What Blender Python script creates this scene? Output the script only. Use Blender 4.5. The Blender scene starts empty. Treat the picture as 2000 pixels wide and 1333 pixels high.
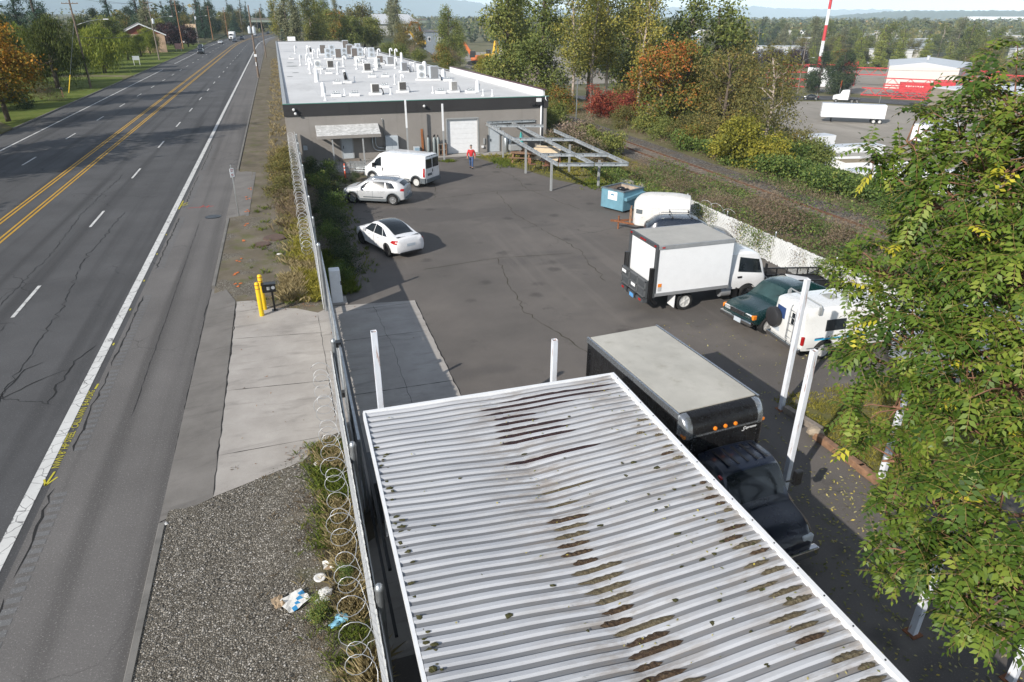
import bpy, bmesh, math, random
import numpy as np
from mathutils import Vector, Matrix
R = math.radians
PI = math.pi
sc = bpy.context.scene
COL = sc.collection
rng = random.Random(7)

# ------------------------------------------------------------------ camera, sky, sun, exposure
# world: +Y runs along the road away from the viewer, X=0 under the drone, metres
YAW, PITCH, ROLL = 17.793, 25.7, 0.2
cam_data = bpy.data.cameras.new('camera')
cam_data.sensor_width = 36.0
cam_data.lens = 36.0 * 1320 / 2000
cam_data.clip_start = 0.1
cam_data.clip_end = 60000
cam = bpy.data.objects.new('camera', cam_data)
COL.objects.link(cam)
cam.matrix_world = (Matrix.Translation((0, 0, 10.8)) @ Matrix.Rotation(R(-YAW), 4, 'Z')
                    @ Matrix.Rotation(R(90 - PITCH), 4, 'X') @ Matrix.Rotation(R(ROLL), 4, 'Z'))
sc.camera = cam

SUN_EL, SUN_TO = 29.0, 33.5        # elevation; compass angle (from +X) the light travels towards
world = bpy.data.worlds.new("World")
sc.world = world
world.use_nodes = True
wn = world.node_tree
bg = wn.nodes['Background']
sky = wn.nodes.new('ShaderNodeTexSky')
sky.sky_type = 'NISHITA'
sky.sun_disc = False
sky.sun_elevation = R(SUN_EL)
sky.sun_rotation = R(90 - (SUN_TO + 180))
sky.altitude = 50
sky.air_density = 1.0
sky.dust_density = 0.0
sky.ozone_density = 1.5
hs = wn.nodes.new('ShaderNodeHueSaturation')
hs.inputs['Saturation'].default_value = 0.5
wn.links.new(sky.outputs[0], hs.inputs['Color'])
wn.links.new(hs.outputs[0], bg.inputs[0])
bg.inputs[1].default_value = 0.14
sun_data = bpy.data.lights.new('sun', 'SUN')
sun_data.energy = 4.6
sun_data.angle = R(0.5)
sun_data.color = (1.0, 0.94, 0.86)
sun = bpy.data.objects.new('sun', sun_data)
COL.objects.link(sun)
sd = Vector((math.cos(R(SUN_TO)) * math.cos(R(SUN_EL)), math.sin(R(SUN_TO)) * math.cos(R(SUN_EL)), -math.sin(R(SUN_EL))))
sun.rotation_euler = sd.to_track_quat('-Z', 'Y').to_euler()
sun.location = (-30, -20, 60)
sc.view_settings.view_transform = 'Standard'
sc.view_settings.look = 'None'
sc.view_settings.exposure = 0.46
sc.view_settings.gamma = 1.0
sc.cycles.max_bounces = 5
sc.cycles.diffuse_bounces = 3
sc.cycles.glossy_bounces = 3
sc.cycles.transmission_bounces = 4
sc.cycles.transparent_max_bounces = 6
sc.cycles.volume_bounces = 0
sc.cycles.caustics_reflective = False
sc.cycles.caustics_refractive = False

# ------------------------------------------------------------------ shader helpers
class Sh:
    def __init__(s, name, coord='object', rough=0.6, metal=0.0, spec=None):
        s.m = bpy.data.materials.new(name)
        s.m.use_nodes = True
        s.t = s.m.node_tree
        s.b = s.t.nodes['Principled BSDF']
        s.b.inputs['Roughness'].default_value = rough
        s.b.inputs['Metallic'].default_value = metal
        if spec is not None:
            s.b.inputs['Specular IOR Level'].default_value = spec
        if coord == 'world':
            s.vec = s.t.nodes.new('ShaderNodeNewGeometry').outputs['Position']
        else:
            s.vec = s.t.nodes.new('ShaderNodeTexCoord').outputs['Object']
    def n(s, kind): return s.t.nodes.new(kind)
    def lk(s, a, b):
        if hasattr(a, 'is_linked') or isinstance(a, bpy.types.NodeSocket): s.t.links.new(a, b)
        elif isinstance(a, (tuple, list)) and len(a) == 3 and b.type == 'RGBA': b.default_value = (*a, 1)
        else: b.default_value = a
    def noise(s, scale, detail=4, rough=0.6, dist=0.0, vec=None):
        n = s.n('ShaderNodeTexNoise'); s.lk(vec or s.vec, n.inputs['Vector'])
        n.inputs['Scale'].default_value = scale; n.inputs['Detail'].default_value = detail
        n.inputs['Roughness'].default_value = rough; n.inputs['Distortion'].default_value = dist
        return n.outputs[0]
    def vor(s, scale, feature='F1', vec=None, out='Distance', rnd=1.0):
        n = s.n('ShaderNodeTexVoronoi'); n.feature = feature; s.lk(vec or s.vec, n.inputs['Vector'])
        n.inputs['Scale'].default_value = scale; n.inputs['Randomness'].default_value = rnd
        return n.outputs[out]
    def scaled(s, sx, sy, sz, vec=None):
        n = s.n('ShaderNodeVectorMath'); n.operation = 'MULTIPLY'; s.lk(vec or s.vec, n.inputs[0])
        n.inputs[1].default_value = (sx, sy, sz); return n.outputs[0]
    def warp(s, scale, amt, vec=None):
        n = s.n('ShaderNodeTexNoise'); s.lk(vec or s.vec, n.inputs['Vector']); n.inputs['Scale'].default_value = scale
        n.inputs['Detail'].default_value = 3
        a = s.n('ShaderNodeVectorMath'); a.operation = 'MULTIPLY_ADD'
        s.t.links.new(n.outputs['Color'], a.inputs[0]); a.inputs[1].default_value = (amt,) * 3
        s.lk(vec or s.vec, a.inputs[2]); return a.outputs[0]
    def xyz(s, i, vec=None):
        n = s.n('ShaderNodeSeparateXYZ'); s.lk(vec or s.vec, n.inputs[0]); return n.outputs[i]
    def attr(s, name):
        n = s.n('ShaderNodeAttribute'); n.attribute_name = name; return n.outputs['Fac']
    def objrand(s): return s.n('ShaderNodeObjectInfo').outputs['Random']
    def math(s, op, a, b=0.0, clamp=False):
        n = s.n('ShaderNodeMath'); n.operation = op; n.use_clamp = clamp
        s.lk(a, n.inputs[0]); s.lk(b, n.inputs[1]); return n.outputs[0]
    def step(s, f, lo, hi):
        n = s.n('ShaderNodeMapRange'); s.lk(f, n.inputs[0]); n.inputs[1].default_value = lo; n.inputs[2].default_value = hi
        n.interpolation_type = 'SMOOTHSTEP'; return n.outputs[0]
    def ramp(s, f, *stops):
        n = s.n('ShaderNodeValToRGB'); s.lk(f, n.inputs[0]); e = n.color_ramp.elements
        while len(e) < len(stops): e.new(0.5)
        for el, (p, c) in zip(e, stops):
            el.position = p; el.color = (*c, 1) if isinstance(c, (tuple, list)) else (c, c, c, 1)
        return n.outputs[0]
    def mix(s, f, a, b, mode='MIX'):
        n = s.n('ShaderNodeMix'); n.data_type = 'RGBA'; n.blend_type = mode
        s.lk(f, n.inputs[0]); s.lk(a, n.inputs[6]); s.lk(b, n.inputs[7]); return n.outputs[2]
    def col(s, c): s.lk(c, s.b.inputs['Base Color']); return s
    def rough(s, r): s.lk(r, s.b.inputs['Roughness']); return s
    def bump(s, h, strength=0.3, dist=0.02):
        n = s.n('ShaderNodeBump'); n.inputs['Strength'].default_value = strength; n.inputs['Distance'].default_value = dist
        s.lk(h, n.inputs['Height']); s.t.links.new(n.outputs[0], s.b.inputs['Normal']); return s

MATS = {}
def plain(name, c, rough=0.5, metal=0.0, var=0.12, scale=4.0, bump=0.0, bscale=30, coat=0.0, dirt=0.0, dirtc=(0.1, 0.085, 0.065)):
    """ordinary painted / plain surface with faint mottling and optional grime"""
    if name in MATS: return MATS[name]
    s = Sh(name, rough=rough, metal=metal)
    n = s.noise(scale, 5, 0.65)
    c2 = tuple(min(1, v * (1 + var)) for v in c); c1 = tuple(v * (1 - var) for v in c)
    col = s.ramp(n, (0.3, c1), (0.7, c2))
    if dirt:
        d = s.step(s.noise(scale * 2.3, 6, 0.7), 0.62 - 0.25 * dirt, 0.8)
        col = s.mix(s.math('MULTIPLY', d, min(1, dirt * 1.5)), col, dirtc)
    s.col(col)
    s.rough(s.ramp(s.noise(scale * 3, 3), (0.3, max(0.02, rough - 0.08)), (0.7, min(1, rough + 0.08))))
    if coat: s.b.inputs['Coat Weight'].default_value = coat; s.b.inputs['Coat Roughness'].default_value = 0.05
    if bump: s.bump(s.noise(bscale, 4), bump, 0.01)
    MATS[name] = s.m
    return s.m
def glass(name='tinted_glass', c=(0.012, 0.016, 0.02)):
    if name in MATS: return MATS[name]
    s = Sh(name, rough=0.09, spec=0.5); s.col(s.ramp(s.noise(2.0, 3), (0.3, tuple(v * 0.7 for v in c)), (0.7, tuple(v * 1.4 for v in c))))
    MATS[name] = s.m; return s.m

# ------------------------------------------------------------------ mesh helpers
class MB:
    def __init__(s): s.v = []; s.f = []; s.mi = []
    def add(s, vs, fs, mi=0, M=None):
        o = len(s.v)
        s.v += [tuple(M @ Vector(p)) for p in vs] if M is not None else [tuple(p) for p in vs]
        s.f += [tuple(i + o for i in f) for f in fs]; s.mi += [mi] * len(fs); return s
    def box(s, c, d, rz=0.0, mi=0, M=None, taper=1.0):
        x, y, z = (v / 2 for v in d); t = taper
        vs = [(-x, -y, -z), (x, -y, -z), (x, y, -z), (-x, y, -z), (-x * t, -y * t, z), (x * t, -y * t, z), (x * t, y * t, z), (-x * t, y * t, z)]
        T = Matrix.Translation(c) @ Matrix.Rotation(rz, 4, 'Z')
        if M is not None: T = M @ T
        return s.add(vs, [(3, 2, 1, 0), (4, 5, 6, 7), (0, 1, 5, 4), (1, 2, 6, 5), (2, 3, 7, 6), (3, 0, 4, 7)], mi, T)
    def bar(s, a, b, w, h=None, mi=0, up=(0, 0, 1)):
        """rectangular bar from a to b, width w across, height h along 'up'"""
        h = h or w; a = Vector(a); b = Vector(b); d = (b - a).normalized(); u = Vector(up)
        if abs(d.dot(u)) > 0.98: u = Vector((0, 1, 0))
        sx = d.cross(u).normalized(); u = sx.cross(d).normalized()
        vs = [p + sx * i * w / 2 + u * j * h / 2 for p in (a, b) for i, j in ((-1, -1), (1, -1), (1, 1), (-1, 1))]
        return s.add(vs, [(0, 1, 2, 3), (7, 6, 5, 4), (0, 4, 5, 1), (1, 5, 6, 2), (2, 6, 7, 3), (3, 7, 4, 0)], mi)
    def tube(s, pts, r, n=8, mi=0, caps=True):
        pts = [Vector(p) for p in pts]; rs = r if isinstance(r, (list, tuple)) else [r] * len(pts)
        o = len(s.v); pu = None
        for i, p in enumerate(pts):
            d = (pts[min(i + 1, len(pts) - 1)] - pts[max(i - 1, 0)]).normalized()
            u = pu if pu is not None else (Vector((0, 0, 1)) if abs(d.z) < 0.9 else Vector((1, 0, 0)))
            sx = d.cross(u)
            if sx.length < 1e-4: sx = d.cross(Vector((0, 1, 0.3)))
            sx.normalize(); u = sx.cross(d).normalized(); pu = u
            for k in range(n):
                a = 2 * PI * k / n; s.v.append(tuple(p + (sx * math.cos(a) + u * math.sin(a)) * rs[i]))
        for i in range(len(pts) - 1):
            for k in range(n):
                s.f.append((o + i * n + k, o + i * n + (k + 1) % n, o + (i + 1) * n + (k + 1) % n, o + (i + 1) * n + k)); s.mi.append(mi)
        if caps:
            s.f.append(tuple(o + k for k in reversed(range(n)))); s.f.append(tuple(o + (len(pts) - 1) * n + k for k in range(n))); s.mi += [mi, mi]
        return s
    def lathe(s, c, prof, n=16, mi=0, M=None):
        """prof: (radius, z) pairs about the vertical through c"""
        vs = []; fs = []
        for r, z in prof:
            for k in range(n):
                a = 2 * PI * k / n; vs.append((c[0] + r * math.cos(a), c[1] + r * math.sin(a), c[2] + z))
        for i in range(len(prof) - 1):
            for k in range(n): fs.append((i * n + k, i * n + (k + 1) % n, (i + 1) * n + (k + 1) % n, (i + 1) * n + k))
        fs.append(tuple(reversed(range(n)))); fs.append(tuple((len(prof) - 1) * n + k for k in range(n)))
        return s.add(vs, fs, mi, M)
    def prism(s, poly, z0, z1, mi=0, M=None):
        n = len(poly)
        a = sum(poly[i][0] * poly[(i + 1) % n][1] - poly[(i + 1) % n][0] * poly[i][1] for i in range(n))
        if a < 0: poly = poly[::-1]
        vs = [(x, y, z0) for x, y in poly] + [(x, y, z1) for x, y in poly]
        fs = [tuple(reversed(range(n))), tuple(range(n, 2 * n))] + [(i, (i + 1) % n, n + (i + 1) % n, n + i) for i in range(n)]
        return s.add(vs, fs, mi, M)
    def blob(s, c, r, seed=0, sub=2, amp=0.2, mi=0):
        bm = bmesh.new(); bmesh.ops.create_icosphere(bm, subdivisions=sub, radius=1.0); q = random.Random(seed)
        ph = [(Vector((q.uniform(-3, 3), q.uniform(-3, 3), q.uniform(-3, 3))), q.uniform(0, 6)) for _ in range(5)]
        r = r if isinstance(r, (tuple, list)) else (r, r, r)
        vs = []
        for v in bm.verts:
            k = 1 + amp * sum(math.sin(v.co.dot(p) + f) for p, f in ph) / 2.2
            vs.append((c[0] + v.co.x * r[0] * k, c[1] + v.co.y * r[1] * k, c[2] + v.co.z * r[2] * k))
        fs = [tuple(v.index for v in f.verts) for f in bm.faces]; bm.free()
        return s.add(vs, fs, mi)
    def build(s, name, mats, parent=None, smooth=False, bevel=0.0, seg=2, auto=None):
        me = bpy.data.meshes.new(name); me.from_pydata(s.v, [], s.f)
        for m in (mats if isinstance(mats, (list, tuple)) else [mats]): me.materials.append(m)
        if any(s.mi): me.polygons.foreach_set('material_index', s.mi)
        if smooth: me.polygons.foreach_set('use_smooth', [True] * len(s.f))
        me.update()
        o = bpy.data.objects.new(name, me); COL.objects.link(o)
        if parent is not None: o.parent = parent
        if bevel:
            b = o.modifiers.new('bevel', 'BEVEL'); b.width = bevel; b.segments = seg; b.limit_method = 'ANGLE'; b.angle_limit = R(40)
        if auto is not None and smooth:
            try: me.set_sharp_from_angle(angle=R(auto))
            except Exception: pass
        return o

def quick_mesh(name, verts, faces_n, idx, mat, tint=None, parent=None):
    """fast path for numpy meshes whose faces all have faces_n corners"""
    me = bpy.data.meshes.new(name); nv = len(verts); nf = len(idx) // faces_n
    me.vertices.add(nv); me.vertices.foreach_set('co', np.asarray(verts, np.float32).ravel())
    me.loops.add(nf * faces_n); me.loops.foreach_set('vertex_index', np.asarray(idx, np.int32))
    me.polygons.add(nf); me.polygons.foreach_set('loop_start', np.arange(0, nf * faces_n, faces_n, dtype=np.int32))
    if tint is not None:
        a = me.attributes.new('tint', 'FLOAT', 'FACE'); a.data.foreach_set('value', np.asarray(tint, np.float32))
    me.materials.append(mat); me.update(calc_edges=True); me.validate()
    return me

def link(name, me, parent=None):
    o = bpy.data.objects.new(name, me); COL.objects.link(o)
    if parent is not None: o.parent = parent
    return o
def tag(o, label=None, cat=None, group=None, kind=None):
    if label: o['label'] = label
    if cat: o['category'] = cat
    if group: o['group'] = group
    if kind: o['kind'] = kind
    return o
def thing(name, label, cat, loc=(0, 0, 0), rz=0.0, group=None):
    o = bpy.data.objects.new(name, None); o.empty_display_size = 0.3; COL.objects.link(o)
    o.location = loc; o.rotation_euler = (0, 0, rz)
    return tag(o, label, cat, group)
def struct(name, mb, mat):
    return tag(mb.build(name, mat), kind='structure')
def dup(root, loc, rz, label=None, scale=None, group=None):
    r = root.copy(); COL.objects.link(r); r.location = loc; r.rotation_euler = (0, 0, rz)
    if scale is not None: r.scale = scale if isinstance(scale, (tuple, list)) else (scale,) * 3
    if label: r['label'] = label
    if group: r['group'] = group
    for ch in list(root.children):
        c = ch.copy(); COL.objects.link(c); c.parent = r
        for g in list(ch.children):
            d = g.copy(); COL.objects.link(d); d.parent = c
    return r
def sheet(name, poly, z, mat):
    m = MB(); a = sum(poly[i][0] * poly[(i + 1) % len(poly)][1] - poly[(i + 1) % len(poly)][0] * poly[i][1] for i in range(len(poly)))
    if a < 0: poly = poly[::-1]
    m.add([(x, y, z) for x, y in poly], [tuple(range(len(poly)))])
    return struct(name, m, mat)

# ------------------------------------------------------------------ ground materials
def cracks(s, scale, warp, width, mask_lo, mask_hi, mscale):
    w = s.warp(1.3, warp)
    e = s.vor(scale, 'DISTANCE_TO_EDGE', vec=w)
    line = s.math('SUBTRACT', 1.0, s.step(e, 0.0, width))
    return s.math('MULTIPLY', line, s.step(s.noise(mscale, 3), mask_lo, mask_hi))
def asphalt(name, lo, hi, speck=0.5, crk=0.8, streak=True, tint=(1, 1, 1)):
    s = Sh(name, coord='world', rough=0.85, spec=0.3)
    a = lambda v: tuple(v * t for t in tint)
    c = s.ramp(s.noise(0.25, 5, 0.6), (0.3, a(lo)), (0.7, a(hi)))
    if streak:
        st = s.noise(1.0, 3, 0.5, vec=s.scaled(1.1, 0.02, 1))
        c = s.mix(s.step(st, 0.45, 0.75), c, a(lo * 0.72))
    sp = s.noise(26, 2, 0.8)
    c = s.mix(s.math('MULTIPLY', s.step(sp, 0.56, 0.72), speck), c, a(hi * 2.6))
    c = s.mix(s.math('MULTIPLY', s.step(s.noise(34, 2, 0.8), 0.56, 0.7), speck), c, a(lo * 0.35))
    if crk: c = s.mix(s.math('MULTIPLY', cracks(s, 0.35, 0.6, 0.012, 0.5, 0.62, 0.11), crk), c, (0.012, 0.012, 0.012))
    s.col(c); s.bump(s.noise(45, 3, 0.7), 0.35, 0.01)
    return s.m
M_road = asphalt('asphalt_road', 0.062, 0.092, 0.35, tint=(1, 1, 1.02))
M_shoulder = asphalt('asphalt_shoulder', 0.108, 0.145, 0.5, 0.6, tint=(1.02, 0.97, 0.93))
def lot_mat():
    s = Sh('asphalt_lot', coord='world', rough=0.85, spec=0.3)
    c = s.ramp(s.noise(0.22, 6, 0.62), (0.28, (0.092, 0.084, 0.076)), (0.5, (0.120, 0.108, 0.098)), (0.75, (0.155, 0.139, 0.124)))
    c = s.mix(s.step(s.noise(0.09, 4, 0.6, vec=s.scaled(1, 1.6, 1)), 0.53, 0.6), c, (0.098, 0.089, 0.082))
    c = s.mix(s.math('MULTIPLY', s.step(s.noise(0.6, 5, 0.7), 0.58, 0.74), 0.6), c, (0.062, 0.057, 0.052))
    c = s.mix(s.math('MULTIPLY', s.step(s.noise(26, 2, 0.8), 0.57, 0.72), 0.4), c, (0.27, 0.25, 0.235))
    c = s.mix(s.math('MULTIPLY', s.step(s.noise(36, 2, 0.8), 0.56, 0.72), 0.4), c, (0.045, 0.042, 0.04))
    c = s.mix(s.math('MULTIPLY', cracks(s, 0.16, 1.0, 0.004, 0.48, 0.6, 0.07), 0.7), c, (0.02, 0.019, 0.016))
    o = s.math('SUBTRACT', 1.0, s.step(s.math('ADD', s.vor(0.45), s.math('MULTIPLY', s.noise(3, 4), .2)), .16, .30)); c = s.mix(s.math('MULTIPLY', o, .6), c, (0.05, 0.046, 0.042))
    tk = s.noise(1, 4, .6, vec=s.scaled(.9, .05, 1)); c = s.mix(s.math('MULTIPLY', s.step(tk, .56, .7), .35), c, (0.17, 0.153, 0.137))
    s.col(c); s.bump(s.noise(45, 3, 0.7), 0.3, 0.01)
    return s.m
M_lot = lot_mat()
def concrete(name, lo, hi, streak=0.5, speck=0.25):
    s = Sh(name, coord='world', rough=0.8, spec=0.3)
    c = s.ramp(s.noise(0.7, 6, 0.65), (0.3, lo), (0.7, hi))
    st = s.noise(1.0, 5, 0.65, dist=0.6, vec=s.scaled(0.5, 2.2, 1))
    c = s.mix(s.math('MULTIPLY', s.step(st, 0.5, 0.75), streak), c, tuple(v * 0.55 for v in lo))
    c = s.mix(s.math('MULTIPLY', s.step(s.noise(30, 3, 0.8), 0.55, 0.75), speck), c, tuple(v * 0.5 for v in lo))
    s.col(c); s.bump(s.noise(40, 4, 0.7), 0.2, 0.006)
    return s.m
M_conc = concrete('driveway_concrete', (0.29, 0.268, 0.245), (0.40, 0.375, 0.345), 0.55, 0.4)
M_kerb = concrete('kerb_concrete', (0.13, 0.125, 0.115), (0.21, 0.20, 0.185), 0.5, 0.4)
M_gutter = concrete('gutter_concrete', (0.13, 0.122, 0.112), (0.19, 0.178, 0.165), 0.5, 0.6)
def dirt_mat(name, gravel):
    s = Sh(name, coord='world', rough=0.95, spec=0.2)
    c = s.ramp(s.noise(0.5, 6, 0.65), (0.3, (0.095, 0.082, 0.058)), (0.55, (0.15, 0.128, 0.095)), (0.8, (0.21, 0.185, 0.145)))
    moss = s.step(s.noise(0.8, 5, 0.7), 0.5, 0.66)
    c = s.mix(s.math('MULTIPLY', moss, 0.65), c, (0.10, 0.108, 0.035))
    st = s.vor(22, 'F1', out='Color', vec=s.warp(9, 0.03))
    stone = s.ramp(s.xyz(0, st), (0.0, (0.11, 0.098, 0.08)), (0.4, (0.205, 0.187, 0.155)), (0.75, (0.29, 0.266, 0.225)), (1.0, (0.44, 0.41, 0.36)))
    edge = s.vor(22, 'DISTANCE_TO_EDGE', vec=s.warp(9, 0.03))
    stone = s.mix(s.step(edge, 0.0, 0.12), (0.065, 0.056, 0.044), stone)
    y = s.xyz(1); x = s.xyz(0)
    if gravel:
        near = s.math('SUBTRACT', 1.0, s.step(s.math('ADD', y, s.math('MULTIPLY', s.noise(0.6, 4), 4.0)), 17.0, 19.0))
        fx = s.math('SUBTRACT', 1.0, s.step(s.math('ADD', x, s.math('MULTIPLY', s.noise(0.9, 4), 2.0)), -0.35, 0.55))
        near = s.math('MULTIPLY', near, fx)
        mid = s.math('MULTIPLY', s.step(s.noise(0.45, 4, 0.6), 0.5, 0.6), s.math('SUBTRACT', 1.0, s.step(y, 38, 46)))
        f = s.math('MAXIMUM', near, s.math('MULTIPLY', mid, 0.8))
        c = s.mix(f, c, stone)
        h = s.math('MULTIPLY', s.step(edge, 0.0, 0.3), f)
        s.bump(h, 0.9, 0.03)
    s.col(c)
    return s.m
M_verge = dirt_mat('verge_dirt', True)
def ground_mat():
    s = Sh('open_ground', coord='world', rough=0.95, spec=0.15)
    c = s.ramp(s.noise(0.12, 6, 0.65), (0.3, (0.09, 0.095, 0.035)), (0.5, (0.14, 0.13, 0.065)), (0.72, (0.22, 0.19, 0.12)))
    c = s.mix(s.step(s.noise(0.004, 5, 0.6), 0.45, 0.6), c, (0.05, 0.06, 0.03))
    s.col(c); s.bump(s.noise(2.0, 5), 0.4, 0.1)
    return s.m
M_ground = ground_mat()
def grass_mat(name, a, b, c_):
    s = Sh(name, coord='world', rough=0.95, spec=0.1)
    c = s.ramp(s.noise(0.35, 6, 0.7), (0.3, a), (0.52, b), (0.75, c_))
    c = s.mix(s.math('MULTIPLY', s.step(s.noise(9, 3, 0.8), 0.5, 0.7), 0.5), c, tuple(v * 0.4 for v in a))
    s.col(c); s.bump(s.noise(14, 3, 0.8), 0.8, 0.05)
    return s.m
M_lawn = grass_mat('lawn_grass', (0.085, 0.115, 0.022), (0.12, 0.155, 0.034), (0.19, 0.19, 0.06))
M_drygrass = grass_mat('dry_turf', (0.09, 0.10, 0.03), (0.15, 0.14, 0.06), (0.2, 0.17, 0.09))
def ballast_mat():
    s = Sh('rail_ballast', coord='world', rough=0.95, spec=0.2)
    st = s.vor(9, 'F1', out='Color'); e = s.vor(9, 'DISTANCE_TO_EDGE')
    c = s.ramp(s.xyz(0, st), (0.0, (0.09, 0.08, 0.07)), (0.6, (0.19, 0.175, 0.16)), (1.0, (0.33, 0.31, 0.28)))
    c = s.mix(s.step(e, 0, 0.12), (0.05, 0.045, 0.04), c)
    c = s.mix(s.math('MULTIPLY', s.step(s.noise(0.5, 5, 0.7), 0.46, 0.66), 0.75), c, (0.17, 0.125, 0.08))
    s.col(c); s.bump(s.step(e, 0, 0.3), 0.8, 0.05)
    return s.m
M_ballast = ballast_mat()
def yard_mat():
    s = Sh('yard_gravel', coord='world', rough=0.95, spec=0.2)
    c = s.ramp(s.noise(0.05, 6, 0.65), (0.3, (0.22, 0.20, 0.17)), (0.55, (0.28, 0.255, 0.22)), (0.75, (0.34, 0.31, 0.27)))
    c = s.mix(s.math('MULTIPLY', s.step(s.noise(0.2, 5, 0.7, vec=s.scaled(1, 0.25, 1)), 0.52, 0.7), 0.5), c, (0.17, 0.155, 0.13))
    s.col(c); return s.m
M_yard = yard_mat()
def paint_mark(name, c, wear=0.5, crk=True):
    s = Sh(name, coord='world', rough=0.7, spec=0.3)
    k = s.step(s.noise(14, 5, 0.8), 0.62 - 0.1 * wear, 0.75)
    col = s.mix(s.math('MULTIPLY', k, wear), s.ramp(s.noise(1.0, 4), (0.3, tuple(v * 0.82 for v in c)), (0.7, c)), (0.07, 0.07, 0.07))
    if crk: col = s.mix(s.math('MULTIPLY', cracks(s, 2.6, 0.35, 0.035, 0.35, 0.5, 0.8), 0.9), col, (0.06, 0.06, 0.06))
    s.col(col); return s.m
M_white = paint_mark('road_paint_white', (0.62, 0.62, 0.60))
M_yellow = paint_mark('road_paint_yellow', (0.52, 0.30, 0.03), 0.5, False)
M_spray = paint_mark('spray_paint_yellow', (0.50, 0.44, 0.04), 0.75, False)
M_spray_r = paint_mark('spray_paint_red', (0.55, 0.06, 0.05), 0.7, False)
M_spray_o = paint_mark('spray_paint_orange', (0.6, 0.16, 0.04), 0.7, False)
M_crack = plain('crack_dark', (0.012, 0.012, 0.012), 0.95)

# ------------------------------------------------------------------ terrain, road, lot, verge
def smooth(t): t = max(0, min(1, t)); return t * t * (3 - 2 * t)
def edge_x(y): return 0.0 if y < 200 else min(60.0, (y - 200) * 0.12)
def terr(x, y):
    if x < -27.6:
        return 0.004 + 3.0 * smooth((-x - 60) / 250) + 10 * smooth((-x - 200) / 1200)
    if x < 26.99: return -0.3
    z = -0.03
    b0 = 40 + edge_x(y); b1 = 63 + edge_x(y)
    if x > b0: z = -0.03 - 10.97 * smooth((x - b0) / (b1 - b0))
    return z
xs = sorted(set([-6000, -3000, -1500, -800, -400, -250, -150, -100, -60, -40, -27.61, -27.59, 26.98, 27.0, 30, 34, 36] + [36 + i * 1.5 for i in range(40)] + [130, 150, 200, 300, 450, 700, 1100, 1800, 3000, 5000, 9000, 14000]))
ys = sorted(set([-400, -200, -100, -60, -30] + [i * 10 for i in range(-2, 60)] + [650, 750, 900, 1200, 1700, 2500, 4000, 7000, 12000, 16000]))
tm = MB()
tm.add([(x, y, terr(x, y)) for y in ys for x in xs],
       [(j * len(xs) + i, j * len(xs) + i + 1, (j + 1) * len(xs) + i + 1, (j + 1) * len(xs) + i) for j in range(len(ys) - 1) for i in range(len(xs) - 1)])
terrain = struct('terrain', tm, M_ground)

def cx(y): return 0.0 if y < 300 else (y - 300) ** 2 / 2600.0
def ysteps(y0, y1): return [y0] + [y for y in range(-40, 1200, 10) if y0 < y < y1] + [y1]
def strip(mb, x0, x1, y0, y1, z):
    yy = ysteps(y0, y1) if y1 - y0 > 20 or y1 > 300 else [y0, y1]
    mb.add([p for y in yy for p in ((x0 + cx(y), y, z), (x1 + cx(y), y, z))], [(2 * i, 2 * i + 1, 2 * i + 3, 2 * i + 2) for i in range(len(yy) - 1)])
    return mb
ZR = -0.12
struct('road', strip(MB(), -27.6, -7.0, -40, 800, ZR), M_road)
struct('road_shoulder', strip(MB(), -7.0, -3.0, -40, 800, ZR + 0.004), M_shoulder)
struct('far_shoulder', strip(MB(), -27.3, -24.8, -40, 800, ZR + 0.004), asphalt('asphalt_far_shoulder', 0.08, 0.11, 0.3))
# markings
m = strip(MB(), -7.50, -7.20, -40, 700, ZR + 0.008); strip(m, -24.6, -24.42, -40, 176, ZR + 0.008); strip(m, -24.6, -24.42, 196, 700, ZR + 0.008)
struct('edge_line', m, M_white)
m = MB()
for k in range(-4, 40):
    y = 29.6 + 13.4 * k
    strip(m, -11.52, -11.38, y, y + 3.7, ZR + 0.008)
    y = 64.2 + 13.4 * (k - 2)
    strip(m, -20.72, -20.58, y, y + 3.7, ZR + 0.008)
struct('lane_dash', m, M_white)
m = MB()
for x in (-16.86, -16.60, -15.62, -15.36): strip(m, x, x + 0.12, -40, 700, ZR + 0.008)
struct('center_line', m, M_yellow)
# pavement seams and cracks: thin dark jagged strips
def seam(mb, pts, w, z, q, jit):
    P = []
    for (x0, y0), (x1, y1) in zip(pts[:-1], pts[1:]):
        n = max(2, int(math.hypot(x1 - x0, y1 - y0) / 0.28))
        P += [(x0 + (x1 - x0) * i / n + q.gauss(0, jit), y0 + (y1 - y0) * i / n) for i in range(n)]
    P.append(pts[-1]); vs = []
    for i, (x, y) in enumerate(P):
        a = P[max(0, i - 1)]; b = P[min(len(P) - 1, i + 1)]; dx, dy = b[0] - a[0], b[1] - a[1]; L = math.hypot(dx, dy) or 1
        ww = w * q.uniform(0.25, 1.2) / 2 if 0 < i < len(P) - 1 else 0.002
        vs += [(x - dy / L * ww, y + dx / L * ww, z), (x + dy / L * ww, y - dx / L * ww, z)]
    mb.add(vs, [(2 * i, 2 * i + 1, 2 * i + 3, 2 * i + 2) for i in range(len(P) - 1)])
q = random.Random(3); m = MB()
seam(m, [(-9.6, 14), (-9.5, 19), (-9.75, 24), (-9.8, 30), (-10.4, 36), (-10.2, 46)], 0.038, ZR + 0.009, q, 0.05)
seam(m, [(-10.6, 16), (-11.2, 24), (-11.5, 29)], 0.03, ZR + 0.009, q, 0.05)
seam(m, [(-8.3, 21.5), (-8.1, 24.6), (-7.7, 25.8)], 0.06, ZR + 0.009, q, 0.06)
seam(m, [(-9.9, 22.2), (-9.0, 23.3), (-8.2, 24.0)], 0.05, ZR + 0.009, q, 0.06)
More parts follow.
